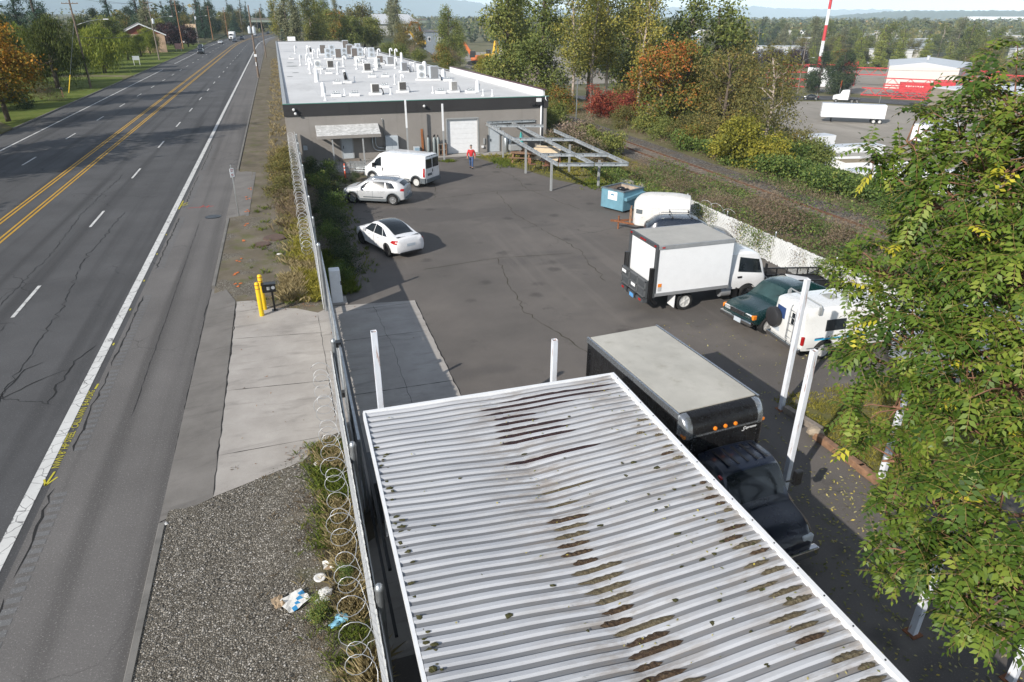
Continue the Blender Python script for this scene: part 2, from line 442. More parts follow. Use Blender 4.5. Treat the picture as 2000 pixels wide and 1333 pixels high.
seam(m, [(-9.75, 22.2), (-9.6, 24.4), (-9.1, 24.9)], 0.05, ZR + 0.009, q, 0.04)
seam(m, [(-12.4, 30), (-12.2, 38), (-12.6, 47), (-12.3, 58)], 0.03, ZR + 0.009, q, 0.05)
seam(m, [(-5.6, 20), (-5.62, 42)], 0.02, ZR + 0.009, q, 0.015)
seam(m, [(-4.1, 14), (-4.15, 28), (-4.1, 31)], 0.045, ZR + 0.009, q, 0.015)
for y0, y1 in ((8.0, 13.0), (13.6, 16.8), (18.5, 23.4), (23.8, 30.6), (34.2, 43.6), (46, 56), (58, 70)):
    seam(m, [(-6.84, y0), (-6.86, y1)], 0.06, ZR + 0.009, q, 0.03)
struct('pavement_crack', m, M_crack)
# milled rumble grooves on the shoulder
m = MB(); mr = MB()
for y0, y1 in ((8.0, 16.6), (18.5, 23.4), (23.8, 30.6), (34.2, 43.6), (46, 56), (58, 70)):
    y = y0
    while y < y1:
        mr.add([(-6.80, y, ZR + .008), (-6.52, y, ZR + .008), (-6.52, y + .17, ZR + .008), (-6.80, y + .17, ZR + .008)], [(0, 1, 2, 3)])
        y += 0.30
struct('rumble_strip', mr, asphalt('rumble_worn', 0.118, 0.15, 0.5, 0, False))
# kerbs
def kerb(mb, x, w, y0, y1, n=1):
    yy = ysteps(y0, y1); z0, z1 = ZR - 0.1, 0.02
    prof = [(0, z0), (0.02, z1 - 0.015), (0.035, z1), (w, z1), (w, z0)]
    vs = [(x + cx(y) + px, y, pz) for y in yy for px, pz in prof]; k = len(prof)
    fs = [(i * k + j, i * k + j + 1, (i + 1) * k + j + 1, (i + 1) * k + j) for i in range(len(yy) - 1) for j in range(k - 1)]
    fs += [tuple(range(k)), tuple(reversed(range((len(yy) - 1) * k, len(yy) * k)))]
    mb.add(vs, [tuple(reversed(f)) for f in fs])
m = MB()
kerb(m, -4.12, 0.16, -40, 14.4); kerb(m, -4.12, 0.16, 30.6, 42.2); kerb(m, -4.2, 0.16, 57, 700)
struct('kerb', m, M_kerb)
m = MB()
for y0, y1 in ((-40, 82), (86, 146), (158, 700)):
    yy = ysteps(y0, y1)
    kerb(m, -27.6, 0.2, y0, y1)
struct('far_kerb', m, M_kerb)
# verge (dirt, gravel, moss) beside the road; dips to road level at the driveways
def vz(y):
    a = smooth((y - 14.2) / 1.0) * (1 - smooth((y - 29.6) / 1.2)); b = smooth((y - 42.2) / 0.8) * (1 - smooth((y - 56) / 1.0))
    return max(a, b)
m = MB(); vy = [-40, -20, 0] + [i * 0.4 for i in range(1, 170)] + [70 + 10 * i for i in range(63)]
vx = [-3.97, -3.6, -3.0, -2.4, -1.5, -0.5, 0.5, 1.0, 4, 10, 18, 27.0]
q = random.Random(5)
def vpt(i, x, y):
    d = vz(y) * max(0, (-2.9 - x) / 1.07)
    bump = 0.05 * math.sin(x * 3 + y * 1.7) * math.sin(y * 0.9) if -2.5 < x < 0.6 and not 15 < y < 28 else 0
    return (x + cx(y), y, -0.006 - d * 0.112 + bump * 0.6)
m.add([vpt(i, x, y) for y in vy for i, x in enumerate(vx)],
      [(j * 12 + i, j * 12 + i + 1, (j + 1) * 12 + i + 1, (j + 1) * 12 + i) for j in range(len(vy) - 1) for i in range(11)])
struct('verge', m, M_verge)
m = MB()  # asphalt ramp strips between gutter and aprons
m.add([(-4.14, 14.6, ZR + .012), (-2.95, 15.05, 0.0), (-3.02, 28.5, 0.0), (-4.1, 30.6, ZR + .012), (-3.55, 30.4, -.05)], [(0, 1, 2, 4, 3)])
m.add([(-4.2, 42.2, ZR + .012), (-2.9, 42.4, 0.002), (-2.75, 55.5, 0.002), (-4.2, 57, ZR + .012)], [(0, 1, 2, 3)])
struct('driveway_ramp', m, M_gutter)
# parking lot and concrete apron
lot = [(0.5, 26.6), (0.5, -30), (16, -30), (16, 10.2), (13.3, 10.4), (13.3, 14.3), (16.2, 14.6), (21.6, 15.2), (21.7, 38.5), (21.3, 42.0), (19.6, 43.6), (18.2, 46.2), (17.2, 50.0),
       (15.3, 54.6), (14.6, 57.1), (12.1, 57.0), (10.3, 54.6), (8.6, 53.5), (7.2, 52.2), (5.6, 50.0), (3.2, 47.8), (2.7, 43.5), (2.1, 39.8), (2.4, 33.5), (1.6, 29.5)]
sheet('parking_lot', lot, 0.0, M_lot)
sheet('driveway', [(-2.98, 28.4), (-2.95, 15.06), (-0.79, 15.95), (0.1, 17.0), (0.5, 17.2), (0.5, 9.0), (4.0, 9.0), (4.12, 17.85), (4.15, 26.35), (0.75, 26.72), (0.2, 26.2), (-0.6, 26.9), (-1.6, 27.3), (-2.3, 28.35)], 0.004, M_conc)
m = MB(); q = random.Random(8)
for (a, b) in (((-2.98, 24.6), (0.4, 24.2)), ((-2.98, 20.6), (0.4, 20.3)), ((-2.96, 16.9), (0.2, 17.0)), ((0.7, 23.2), (4.13, 23.2)), ((0.7, 19.1), (4.13, 19.1)), ((-2.98, 27.2), (-1.4, 27.4)), ((0.7, 26.0), (4.1, 26.1))):
    seam(m, [a, b], 0.03, 0.008, q, 0.0)
seam(m, [(2.55, 17), (2.6, 22), (2.4, 26.3)], 0.012, 0.008, q, 0.02); seam(m, [(0.25, 18), (0.18, 26)], 0.02, 0.008, q, 0.008)
seam(m, [(-2.97, 28.4), (-2.95, 15.1)], 0.04, 0.009, q, 0.01)
seam(m, [(4.12, 17.9), (4.16, 26.3)], 0.04, 0.009, q, 0.012)
struct('driveway_joint', m, M_crack)
m = MB()
for p_ in ([(4.5, 44), (8.5, 43.2), (13, 44.2), (16.4, 43.4)], [(8.6, 43.3), (9.4, 47.5), (9.0, 52)], [(13, 44.2), (12.4, 38), (13.4, 31), (12.8, 26)], [(5.2, 30), (9, 30.6), (13, 30.2)], [(9, 30.6), (8.2, 24), (9.4, 18.4)], [(14.8, 53), (15.6, 48.5), (15.2, 44), (16.6, 38)]): seam(m, p_, .045, .006, q, .06)
struct('lot_crack', m, plain('crack_weedy', (.045, .04, .024), .95))
# concrete walk along the warehouse front and gravel by the office door
sheet('front_walk', [(9.4, 58.4), (9.2, 57.2), (14.6, 57.05), (18.6, 56.9), (18.6, 58.4)], 0.006, M_conc)
def gravel_light():
    s = Sh('pale_gravel', coord='world', rough=0.95, spec=0.2); st = s.vor(14, 'F1', out='Color')
    s.col(s.ramp(s.xyz(0, st), (0.0, (0.14, 0.13, 0.12)), (0.5, (0.27, 0.26, 0.24)), (1.0, (0.45, 0.43, 0.40)))); return s.m
M_palegravel = gravel_light()
sheet('door_gravel', [(1.3, 58.4), (1.6, 55.2), (4.0, 53.0), (6.2, 52.8), (8.6, 54.2), (9.2, 57.0), (9.2, 58.4)], 0.003, M_palegravel)
# right-hand grass strip behind the timbers, rough bank below the railway
sheet('grass_strip', [(13.5, 14.3), (13.3, 10.4), (16.0, 10.2), (27, 6), (27, 15.2), (21.6, 15.1), (16.2, 14.5)], 0.001, M_drygrass)
sheet('canopy_grass', [(14.7, 57.0), (15.4, 54.5), (17.3, 50.0), (18.3, 46.2), (19.7, 43.7), (21.4, 42.1), (26.9, 42.0), (26.9, 58), (18.6, 57.0)], 0.001, M_drygrass)
m = MB(); strip(m, 27.3, 32.6, -60, 420, 0.0)
struct('rail_bed', m, M_ballast)
# lawn on the far side of the road, driveway of the house there
sheet('lawn', [(-27.6, -40), (-27.4, 82), (-29.0, 87), (-34, 92), (-90, 110), (-90, -40)], 0.01, M_lawn)
sheet('lawn_beyond', [(-27.4, 86), (-27.4, 146), (-29, 155), (-45, 158), (-100, 160), (-100, 115), (-33, 97)], 0.012, M_lawn)
sheet('lawn_far', [(-27.4, 158), (-27.4, 330), (-120, 330), (-120, 172), (-40, 164)], 0.012, M_lawn)
# lower yard with trailers and the street below the bluff
sheet('trailer_yard', [(62, 20), (150, 20), (175, 120), (150, 166), (95, 178), (66, 150)], -10.9, M_yard)
sheet('lower_street', [(96, 182), (152, 169), (182, 122), (210, -20), (222, -20), (192, 128), (160, 178), (98, 192), (60, 215), (60, 203)], -10.88, M_road)
sheet('machine_yard', [(70, 235), (130, 235), (170, 470), (60, 470)], -10.9, M_yard)
sheet('crane_yard', [(165, 190), (215, 130), (300, 190), (240, 280)], -10.89, M_yard)

# ------------------------------------------------------------------ the warehouse
def wall_paint(name, c, hi=1.12):
    s = Sh(name, rough=0.75, spec=0.3)
    n = s.ramp(s.noise(0.4, 6, 0.65), (0.3, tuple(v * 0.92 for v in c)), (0.7, tuple(v * hi for v in c)))
    st = s.noise(1.0, 4, 0.6, vec=s.scaled(2.5, 2.5, 0.15))
    n = s.mix(s.math('MULTIPLY', s.step(st, 0.56, 0.75), 0.25), n, tuple(v * 0.6 for v in c))
    s.col(n); s.bump(s.noise(25, 4, 0.7), 0.15, 0.01); return s.m
M_wall = wall_paint('grey_wall_paint', (0.235, 0.218, 0.20))
M_fascia = wall_paint('charcoal_fascia', (0.034, 0.033, 0.034))
def roof_mat():
    s = Sh('white_roof_membrane', rough=0.7, spec=0.3)
    c = s.ramp(s.noise(0.12, 6, 0.65), (0.3, (0.50, 0.50, 0.495)), (0.7, (0.64, 0.64, 0.635)))
    x = s.xyz(0); seam = s.math('PINGPONG', x, 1.5)
    c = s.mix(s.math('MULTIPLY', s.math('SUBTRACT', 1.0, s.step(seam, 0.0, 0.06)), 0.25), c, (0.42, 0.42, 0.42))
    d = s.step(s.noise(0.35, 6, 0.7, vec=s.scaled(1, 0.35, 1)), 0.55, 0.72)
    c = s.mix(s.math('MULTIPLY', d, 0.35), c, (0.36, 0.355, 0.345))
    s.col(c); return s.m
M_roofw = roof_mat()
M_whitemetal = plain('white_metal', (0.72, 0.73, 0.74), 0.4, var=0.06, dirt=0.15)
M_galv = plain('galvanised_steel', (0.42, 0.44, 0.45), 0.38, 0.85, var=0.2, scale=5)
M_greypaint = plain('grey_paint', (0.30, 0.31, 0.31), 0.45, var=0.1)
M_ltblue = plain('pale_grey_blue_paint', (0.42, 0.46, 0.49), 0.45, var=0.08)
M_dark = plain('dark_plastic', (0.02, 0.02, 0.022), 0.55)
M_black = plain('black_paint', (0.010, 0.010, 0.011), 0.35)
M_teal = plain('green_trim', (0.10, 0.24, 0.20), 0.5)
M_maroon = plain('maroon_trim', (0.09, 0.03, 0.04), 0.5)
M_glass = glass()
M_wood = plain('weathered_wood', (0.23, 0.13, 0.075), 0.8, var=0.35, scale=6)
M_woodgrey = plain('grey_timber', (0.20, 0.17, 0.14), 0.85, var=0.3, scale=6)
M_rust = plain('rusty_steel', (0.20, 0.075, 0.03), 0.85, var=0.4, scale=8)
M_ply = plain('plywood', (0.50, 0.40, 0.27), 0.7, var=0.15)

B = thing('warehouse', 'long grey flat-roofed warehouse with charcoal fascia and white roll-up door', 'warehouse', (0, 0, 0))
BX, BY, BYE, BH = 21.9, 58.5, 206.5, 4.42
def bx(*a): return BX + (16.2 - BX) * (a[0] - BY) / (BYE - BY)
wl = MB(); fa = MB()
T = 0.25
# front wall in pieces round the roll-up door (12.9..15.6 x 0..2.87)
wl.box((6.45, BY + T / 2, 1.78), (12.9, T, 3.56)); wl.box(((15.6 + BX) / 2, BY + T / 2, 1.78), (BX - 15.6, T, 3.56)); wl.box((14.25, BY + T / 2, 3.215), (2.7, T, 0.69))
for (a, b) in (((0, BY + T), (0, BYE)), ((BX, BY + T), (16.2, BYE)), ((0, BYE), (16.2, BYE))):
    wl.bar((a[0], a[1], 1.78), (b[0], b[1], 1.78), T, 3.56); fa.bar((a[0], a[1], 3.56 + .46), (b[0], b[1], 3.56 + .46), T + .08, 0.92)
fa.box((BX / 2, BY + T / 2 - 0.03, 3.56 + .46), (BX + .24, T + .08, 0.92))
wl.build('wall', M_wall, B); fa.build('fascia', M_fascia, B)
m = MB(); m.add([(0.1, BY + .3, BH - 0.05), (BX - .1, BY + .3, BH - .05), (16.1, BYE - .1, BH - .05), (.1, BYE - .1, BH - .05)], [(0, 1, 2, 3)])
m.build('roof', M_roofw, B)
m = MB(); m.box((BX / 2, BY - .045, BH + .085), (BX + .34, .12, .05)); m.build('roof_edge_trim', M_teal, B)
m = MB(); m.bar((0, BY, BH + .09), (0, BYE, BH + .09), .3, .05); m.bar((0, BYE, BH + .09), (16.2, BYE, BH + .09), .3, .05); m.bar((bx(90), 90, BH + .06), (16.2, BYE, BH + .06), .26, .06)
m.build('edge_flashing', M_greypaint, B)
m = MB(); m.bar((BX - .1, BY + .6, BH + .25), (bx(90) - .1, 90, BH + .25), .22, .6); m.build('parapet', M_whitemetal, B)
m = MB(); m.bar((BX - .08, BY + .3, BH + .575), (bx(90) - .08, 90, BH + .575), .34, .05); m.build('parapet_cap', M_maroon, B)
# roll-up door
d = MB()
for k in range(7): d.box((14.25, BY + .19, 0.2 + k * 0.41), (2.7, .05, .404))
dr = d.build('roll_up_door', M_whitemetal, B)
m = MB(); m.box((12.86, BY - .015, 1.47), (.09, .04, 2.94)); m.box((15.64, BY - .015, 1.47), (.09, .04, 2.94)); m.box((14.25, BY - .015, 2.92), (2.68, .04, .1)); m.build('door_frame', M_greypaint, B)
def man_door(x0, x1, win):
    d = MB(); d.box(((x0 + x1) / 2, BY - .02, 1.02), (x1 - x0, .05, 2.0)); o = d.build('door', M_ltblue, B)
    f = MB(); f.box((x0 - .05, BY - .03, 1.05), (.09, .07, 2.1)); f.box((x1 + .05, BY - .03, 1.05), (.09, .07, 2.1)); f.box(((x0 + x1) / 2, BY - .03, 2.07), (x1 - x0, .07, .08)); f.build('door_frame', M_greypaint, o)
    h = MB(); h.box((x0 + .1, BY - .07, 1.02), (.05, .06, .22)); h.build('handle', M_black, o)
    if win: w = MB(); [w.box((x0 + .2 + i * .22, BY - .05, 1.86), (.15, .02, .13)) for i in range(3)]; w.build('pane', M_glass, o)
man_door(4.06, 4.90, True); man_door(16.62, 17.5, False)
# shingled awning over the office door
aw = MB(); aw.add([(2.1, BY, 2.80), (7.1, BY, 2.80), (7.1, 57.1, 2.18), (2.1, 57.1, 2.18), (2.1, BY, 2.74), (7.1, BY, 2.74), (7.1, 57.1, 2.12), (2.1, 57.1, 2.12)], [(3, 2, 1, 0), (4, 5, 6, 7), (0, 1, 5, 4), (1, 2, 6, 5), (2, 3, 7, 6), (3, 0, 4, 7)])
def shingle():
    s = Sh('pale_shingle', rough=0.9, spec=0.2); v = s.vor(4.5, 'F1', out='Color', vec=s.scaled(1, 1.6, 1))
    s.col(s.ramp(s.xyz(0, v), (0, (0.36, 0.36, 0.35)), (1, (0.56, 0.56, 0.55)))); return s.m
ao = aw.build('awning', shingle(), B)
m = MB(); m.box((4.6, 57.08, 2.05), (5.06, .05, .24)); m.box((2.08, 57.8, 2.1), (.05, 1.38, .2)); m.box((7.12, 57.8, 2.1), (.05, 1.38, .2)); m.build('awning_fascia', M_wall, ao)
for x in (3.25, 5.65): m = MB(); m.box((x, 57.2, .98), (.11, .11, 1.96)); m.build('post', M_greypaint, ao)
m = MB(); m.box((4.5, 57.9, .06), (1.6, 1.0, .1)); m.build('door_step', M_woodgrey, B)
# electrical cabinet with bent conduits
m = MB(); m.box((8.1, BY - .25, 1.05), (1.05, .5, 1.5)); cab = m.build('electrical_cabinet', M_ltblue, B, bevel=.02)
for x in (7.84, 8.36): m = MB(); m.box((x, BY - .51, 1.05), (.5, .03, 1.42)); m.build('cabinet_door', M_ltblue, cab, bevel=.01)
for dx, r in ((0, .5), (.25, .34)):
    pts = [(6.55 + dx, BY - .12, 2.3), (6.55 + dx, BY - .12, .62 + r + (0 if dx == 0 else .22))]
    zc = .62 + (0 if dx == 0 else .22)
    pts += [(6.55 + dx + r - r * math.cos(a), BY - .12, zc + r - r * math.sin(a)) for a in (PI / 8, PI / 4, 3 * PI / 8, PI / 2)] + [(7.6, BY - .12, zc)]
    m = MB(); m.tube(pts, .055, 8); m.build('conduit', M_galv, B, smooth=True)
m = MB(); m.tube([(7.55, BY - .06, 1.8), (7.5, BY - .06, 3.1), (7.42, BY - .06, 3.15)], .03, 6); m.build('conduit', M_galv, B, smooth=True)
m = MB(); m.box((1.15, BY - .08, 1.12), (.32, .16, .34)); m.build('meter_box', M_ltblue, B)
m = MB(); m.box((16.15, BY - .05, .95), (.14, .09, .5)); m.build('door_intercom', M_greypaint, B)
m = MB(); m.box((16.0, BY - .08, .5), (.18, .14, .16)); m.build('socket_box', M_whitemetal, B)
def flood(x, z, n=2):
    m = MB(); m.box((x, BY - .12, z), (.1, .14, .22)); o = m.build('floodlight', M_dark, B)
    for k in range(n):
        l = MB(); l.lathe((0, 0, 0), [(.04, -.12), (.1, .02), (.1, .08), (.06, .1)], 10, M=Matrix.Translation((x - .12 + .1 * k, BY - .3, z + .12 - .3 * k)) @ Matrix.Rotation(R(110), 4, 'X') @ Matrix.Rotation(R(-20), 4, 'Y')); l.build('lamp_head', M_whitemetal, o, smooth=True, auto=40)
flood(.75, 4.0); flood(11.1, 3.95, 1)
m = MB(); m.box((20.6, BY - .12, 3.86), (.3, .16, .18)); m.build('floodlight', M_dark, B)
m = MB(); m.box((21.1, BY - .15, 4.22), (.42, .22, .28)); o = m.build('alarm_box', M_whitemetal, B)
m = MB(); m.box((21.1, BY - .15, 3.93), (.5, .2, .28)); m.build('alarm_bracket', M_dark, o)
m = MB(); m.tube([(21.35, BY - .1, 3.79), (21.35, BY - .1, 0)], .07, 8); m.build('downpipe', M_whitemetal, B, smooth=True)
m = MB(); m.tube([(21.75, BY - .1, 4.5), (21.7, BY - .2, 4.3), (21.85, BY - .2, 4.1)], .04, 6); m.build('hose', M_whitemetal, B, smooth=True)
for x in (4.9, 10.4, 17.6): m = MB(); m.box((x, BY - .074, 4.0), (.02, .006, .9)); m.build('fascia_joint', M_black, B)
m = MB(); m.box((4.0, 207.0, BH + .4), (2.0, .8, 1.5)); m.build('chimney', M_whitemetal, B)
for x, y, r in ((1.7, 106, .8), (1.8, 93.5, .4), (1.0, 87.6, .35), (1.6, 114, .5)):
    m = MB(); m.lathe((x, y, BH - .047), [(r, 0), (r * .98, .012)], 20); m.build('roof_drain', plain('roof_puddle', (0.10, 0.105, 0.09), 0.4, var=.4), B)

# ---- machines standing on the roof: every condenser, vent and curb is its own thing
RZ = BH - .045
M_coil = plain('condenser_coil', (0.085, 0.08, 0.075), 0.6, 0.3, var=.25, scale=20)
M_coilbr = plain('condenser_coil_brown', (0.16, 0.14, 0.125), 0.6, 0.2, var=.2, scale=20)
M_case = plain('condenser_case', (0.66, 0.66, 0.64), 0.45, var=.05)
M_caseblue = plain('condenser_case_bluish', (0.50, 0.54, 0.58), 0.45, var=.05)
M_curb = plain('roof_curb', (0.70, 0.70, 0.70), 0.7, var=.06)
def condenser(label, w, d, h, kind, case, loc, rz=0, group='condensers on the flat roof'):
    t = thing('air_conditioner', label, 'air conditioner', loc, rz, group)
    m = MB(); m.box((0, 0, .09), (w + .35, d + .3, .18)); m.build('curb', M_curb, t)
    m = MB(); m.box((0, 0, .22 + h / 2), (w, d, h)); m.build('case', case, t, bevel=.02)
    yf = -d / 2 - .012
    if kind in ('coil', 'coilbrown'):
        m = MB(); m.box((0, yf, .22 + h / 2), (w * .88, .02, h * .88)); m.build('coil', M_coil if kind == 'coil' else M_coilbr, t)
    elif kind == 'louvre':
        m = MB()
        for k in range(int(h / .1)): m.box((0, yf, .3 + k * .1), (w * .86, .03, .05))
        m.build('louvre', M_coilbr, t)
    else:
        n = 2 if kind == 'twin' else 1
        for k in range(n):
            zc = .22 + h * (k + .5) / n; r = min(w, h / n) * .40
            m = MB(); m.lathe((0, 0, 0), [(r, 0), (r, .05), (r * .92, .05), (r * .9, .015)], 20, M=Matrix.Translation((0, yf + .02, zc)) @ Matrix.Rotation(R(90), 4, 'X')); f = m.build('fan', M_caseblue, t)
            m = MB()
            for a in range(6): m.box((0, 0, 0), (r * 1.6, .012, .05), M=Matrix.Translation((0, yf - .02, zc)) @ Matrix.Rotation(a * PI / 6, 4, 'Y'))
            m.lathe((0, 0, 0), [(r * .2, 0), (r * .2, .03)], 10, M=Matrix.Translation((0, yf - .02, zc)) @ Matrix.Rotation(R(90), 4, 'X'))
            m.build('fan_grille', M_greypaint, f)
    m = MB(); q2 = random.Random(int(loc[0] * 100 + loc[1]))
    m.tube([(w / 2, 0, .5), (w / 2 + .2, -.05, .55), (w / 2 + .35, 0, .3), (w / 2 + .4, .05, 0)], .045, 6); m.build('pipe', M_dark if q2.random() < .5 else M_whitemetal, t, smooth=True)
    return t
near_lab = 'small dark-fronted condenser near the front roof edge, '
for (x, y, l) in ((7.9, 65.0, 'left one of the two'), (10.55, 66.3, 'right one, beside twin vent pipes')):
    condenser(near_lab + l, .68, .5, .72, 'coil', M_case, (x, y, RZ), .05)
condenser('small condenser with dark coil in the mid-left cluster of the roof', .8, .5, .85, 'coil', M_case, (6.4, 98.7, RZ), .05)
condenser('small dark-coil condenser at the roof centre in front of a fan unit', .85, .5, .85, 'coil', M_case, (10.4, 92, RZ), .05)
condenser('single-fan cream condenser beside the left group of gooseneck vents', .85, .5, .95, 'fan', M_case, (4.8, 98.5, RZ), -.05)
condenser('single-fan cream condenser in the middle of the roof', .9, .5, 1.0, 'fan', M_case, (10.7, 105.3, RZ), -.05)
condenser('narrow side-on white condenser in the middle of the roof', .5, .6, 1.2, 'twin', M_case, (12.2, 95.8, RZ), .5)
condenser('brown-coil condenser right of the roof centre', .9, .5, .95, 'coilbrown', M_case, (14.0, 107, RZ), 0)
condenser('bluish louvred condenser near the right roof edge', 1.0, .6, .95, 'louvre', M_caseblue, (15.1, 104, RZ), 0)
condenser('grey louvred condenser in front of tangled white pipes', .75, .6, .95, 'louvre', M_caseblue, (14.8, 90.8, RZ), .15)
condenser('large grey louvred condenser standing right of the tall twin-fan unit', .95, .7, 1.25, 'louvre', M_caseblue, (16.0, 78.3, RZ), .05)
condenser('tall white twin-fan condenser near the right roof edge', .95, .45, 1.45, 'twin', M_case, (14.7, 78.6, RZ), -.1)
condenser('small louvred condenser near the front right roof corner', .6, .6, .75, 'louvre', M_case, (15.1, 65.1, RZ), .1)
bk = [(7.7, 135.2, 'coilbrown', 1.0, 1.5), (9.2, 120.2, 'coilbrown', .95, 1.45), (11.9, 121.7, 'coilbrown', .95, 1.45), (13.4, 154.1, 'coilbrown', 1.2, 1.6), (12.0, 131, 'coilbrown', 1.0, 1.6),
      (7.7, 121.7, 'twin', .95, 1.4), (9.0, 131, 'twin', 1.0, 1.6), (10.3, 122.1, 'twin', .95, 1.4), (13.2, 125.5, 'twin', .95, 1.35), (14.3, 139, 'twin', 1.0, 1.5), (14.7, 122.2, 'twin', 1.0, 1.45)]
wh = ['leftmost, behind', 'second coil unit, front row', 'third coil unit, front row', 'farthest back', 'behind the front row', 'leftmost, front row', 'left, behind', 'centre, front row', 'right of centre, behind a vent', 'right, farthest back', 'rightmost, by a gooseneck']
for (x, y, k, w, h), l in zip(bk, wh):
    condenser(('tall brown-coil condenser in the roof back row, ' if k != 'twin' else 'tall bluish twin-fan condenser in the roof back row, ') + l, w, .5, h, k, M_caseblue, (x, y, RZ), .03, 'tall condensers in the back row on the roof')
def gooseneck(h, r):
    m = MB(); m.tube([(0, 0, 0), (0, 0, h - .3)] + [(.2 - .2 * math.cos(a), 0, h - .3 + .26 * math.sin(a)) for a in (PI / 6, PI / 3, PI / 2, 2 * PI / 3, 5 * PI / 6, PI)] + [(.4, 0, h - .45)], r, 9)
    m.lathe((0, 0, 0), [(r * 2.2, 0), (r * 1.3, .12)], 10)
    return m
gl = [(3.1, 140.5), (5.2, 140.0), (2.9, 107.3), (3.5, 91.1), (3.7, 99.2), (3.8, 108.8), (6.6, 89.6), (8.5, 103.3), (6.4, 126.6), (9.7, 97.6), (14.5, 129.5), (16.0, 124.2), (18.3, 126.0), (18.8, 123.5), (14.8, 97.7), (11.1, 74.2), (11.7, 74.0), (5.5, 124.5), (13.8, 128.4)]
g0 = gooseneck(1.35, .12).build('vent_pipe', M_whitemetal, smooth=True); tag(g0, 'white gooseneck vent pipe standing on the white warehouse roof', 'vent pipe', 'white gooseneck vent pipes on the warehouse roof')
for i, (x, y) in enumerate(gl):
    o = g0 if i == 0 else g0.copy()
    if i: COL.objects.link(o)
    o.location = (x, y, RZ); o.rotation_euler = (0, 0, random.Random(i).uniform(-1.2, 1.2)); s_ = 1.0 if y > 85 else .72; o.scale = (s_,) * 3
bigp = [(3.6, 79.5, 1.25, .2, 'wide straight white vent pipe left of the roof, behind the low pipe boxes'), (3.4, 65.2, 1.15, .17, 'straight white vent pipe nearest the front left roof corner'), (18.1, 112.7, 1.3, .2, 'tall straight white vent at the right roof edge, far back'),
        (15.9, 82.9, 1.7, .24, 'stout white vent standing behind the tall twin-fan condenser'), (17.5, 80.3, 1.0, .22, 'short stout white vent right of the grey louvred condenser'), (17.3, 64.7, 1.05, .18, 'straight white vent pipe nearest the front right roof corner')]
for x, y, h, r, l in bigp:
    t = thing('roof_vent', l, 'vent', (x, y, RZ)); m = MB(); m.lathe((0, 0, 0), [(r * 1.5, 0), (r * 1.05, .1), (r, h - r), (r * .85, h - r * .4), (r * .4, h)], 14); m.build('pipe', M_whitemetal, t, smooth=True, auto=50)
    m = MB(); m.box((r * 1.1, 0, h * .45), (.06, .1, h * .5)); m.build('bracket', M_galv, t)
c0 = None
cl = [(4.4, 64.2), (6.0, 64.4), (5.6, 90.5), (10.0, 84.0), (11.5, 84.1), (9.6, 71.2), (5.5, 76.6), (2.0, 123.1), (13.7, 64.3), (16.4, 63.9), (17.2, 76.7)]
for i, (x, y) in enumerate(cl):
    if c0 is None:
        c0 = thing('pipe_box', 'low white pipe box with stub outlets on the white roof', 'roof box', group='low pipe boxes on the warehouse roof')
        m = MB(); m.box((0, 0, .12), (.85, .7, .24)); m.build('curb', M_curb, c0, bevel=.02)
        m = MB(); m.box((0, 0, .27), (.6, .45, .06)); [m.tube([(-.2 + .2 * k, 0, .3), (-.2 + .2 * k, -.03, .42), (-.12 + .2 * k, -.05, .44)], .04, 6) for k in range(3)]; m.build('outlet', M_galv, c0)
        c0.location = (x, y, RZ)
    else: dup(c0, (x, y, RZ), 0)
s0 = None
for i, (x, y) in enumerate([(16.9, 61.3), (17.6, 60.8), (13.1, 64.8), (7.4, 78.0), (5.2, 65.0), (3.3, 61.4), (4.7, 90.8), (9.2, 64.6)]):
    if s0 is None:
        m = MB(); m.lathe((0, 0, 0), [(.16, 0), (.1, .1), (.05, .14), (.045, .5), (.07, .51), (.07, .58)], 10); s0 = m.build('stub_vent', M_whitemetal, smooth=True, auto=40)
        tag(s0, 'short thin stub vent on the white warehouse roof', 'stub vent', 'thin stub vents on the warehouse roof'); o = s0
    else: o = s0.copy(); COL.objects.link(o)
    o.location = (x, y, RZ)
for (x, y, l) in ((6.6, 77.4, 'white and black leaning exhaust cowl near the roof middle'), (6.0, 139.8, 'black dome exhaust cowl among the far left vents')):
    t = thing('exhaust_cowl', l, 'exhaust cowl', (x, y, RZ)); m = MB(); m.box((0, 0, .1), (.8, .7, .2)); m.build('curb', M_curb, t)
    m = MB(); m.tube([(0, 0, .2), (-.15, 0, .9), (-.28, 0, 1.3)], [.22, .2, .16], 12); m.build('cowl', M_whitemetal, t, smooth=True); m = MB(); m.tube([(-.12, -.1, .35), (-.24, -.1, 1.1)], [.2, .14], 10); m.build('hood', M_black, t, smooth=True)
# tangled insulated pipes near the right edge
t = thing('pipe_manifold', 'tangle of white insulated pipes and valves on the roof', 'pipes', (15.7, 91.5, RZ))
q = random.Random(4); m = MB()
for k in range(9):
    a = [(q.uniform(-.6, .6), q.uniform(-.4, .4), 0)]; a.append((a[0][0], a[0][1], q.uniform(.5, 1.2))); a.append((a[0][0] + q.uniform(-.5, .5), a[0][1] + q.uniform(-.3, .3), a[1][2] + q.uniform(-.1, .3))); m.tube(a, .06, 6)
m.build('pipe', M_whitemetal, t, smooth=True)
t = thing('pipe_manifold', 'white insulated pipes crossing between the mid roof condensers', 'pipes', (11.6, 99.5, RZ)); m = MB()
for k in range(8):
    a = [(q.uniform(-.9, .9), q.uniform(-.6, .6), 0)]; a.append((a[0][0], a[0][1], q.uniform(.4, 1.1))); a.append((a[0][0] + q.uniform(-.6, .6), a[0][1] + q.uniform(-.3, .3), a[1][2])); m.tube(a, .06, 6)
m.build('pipe', M_whitemetal, t, smooth=True)

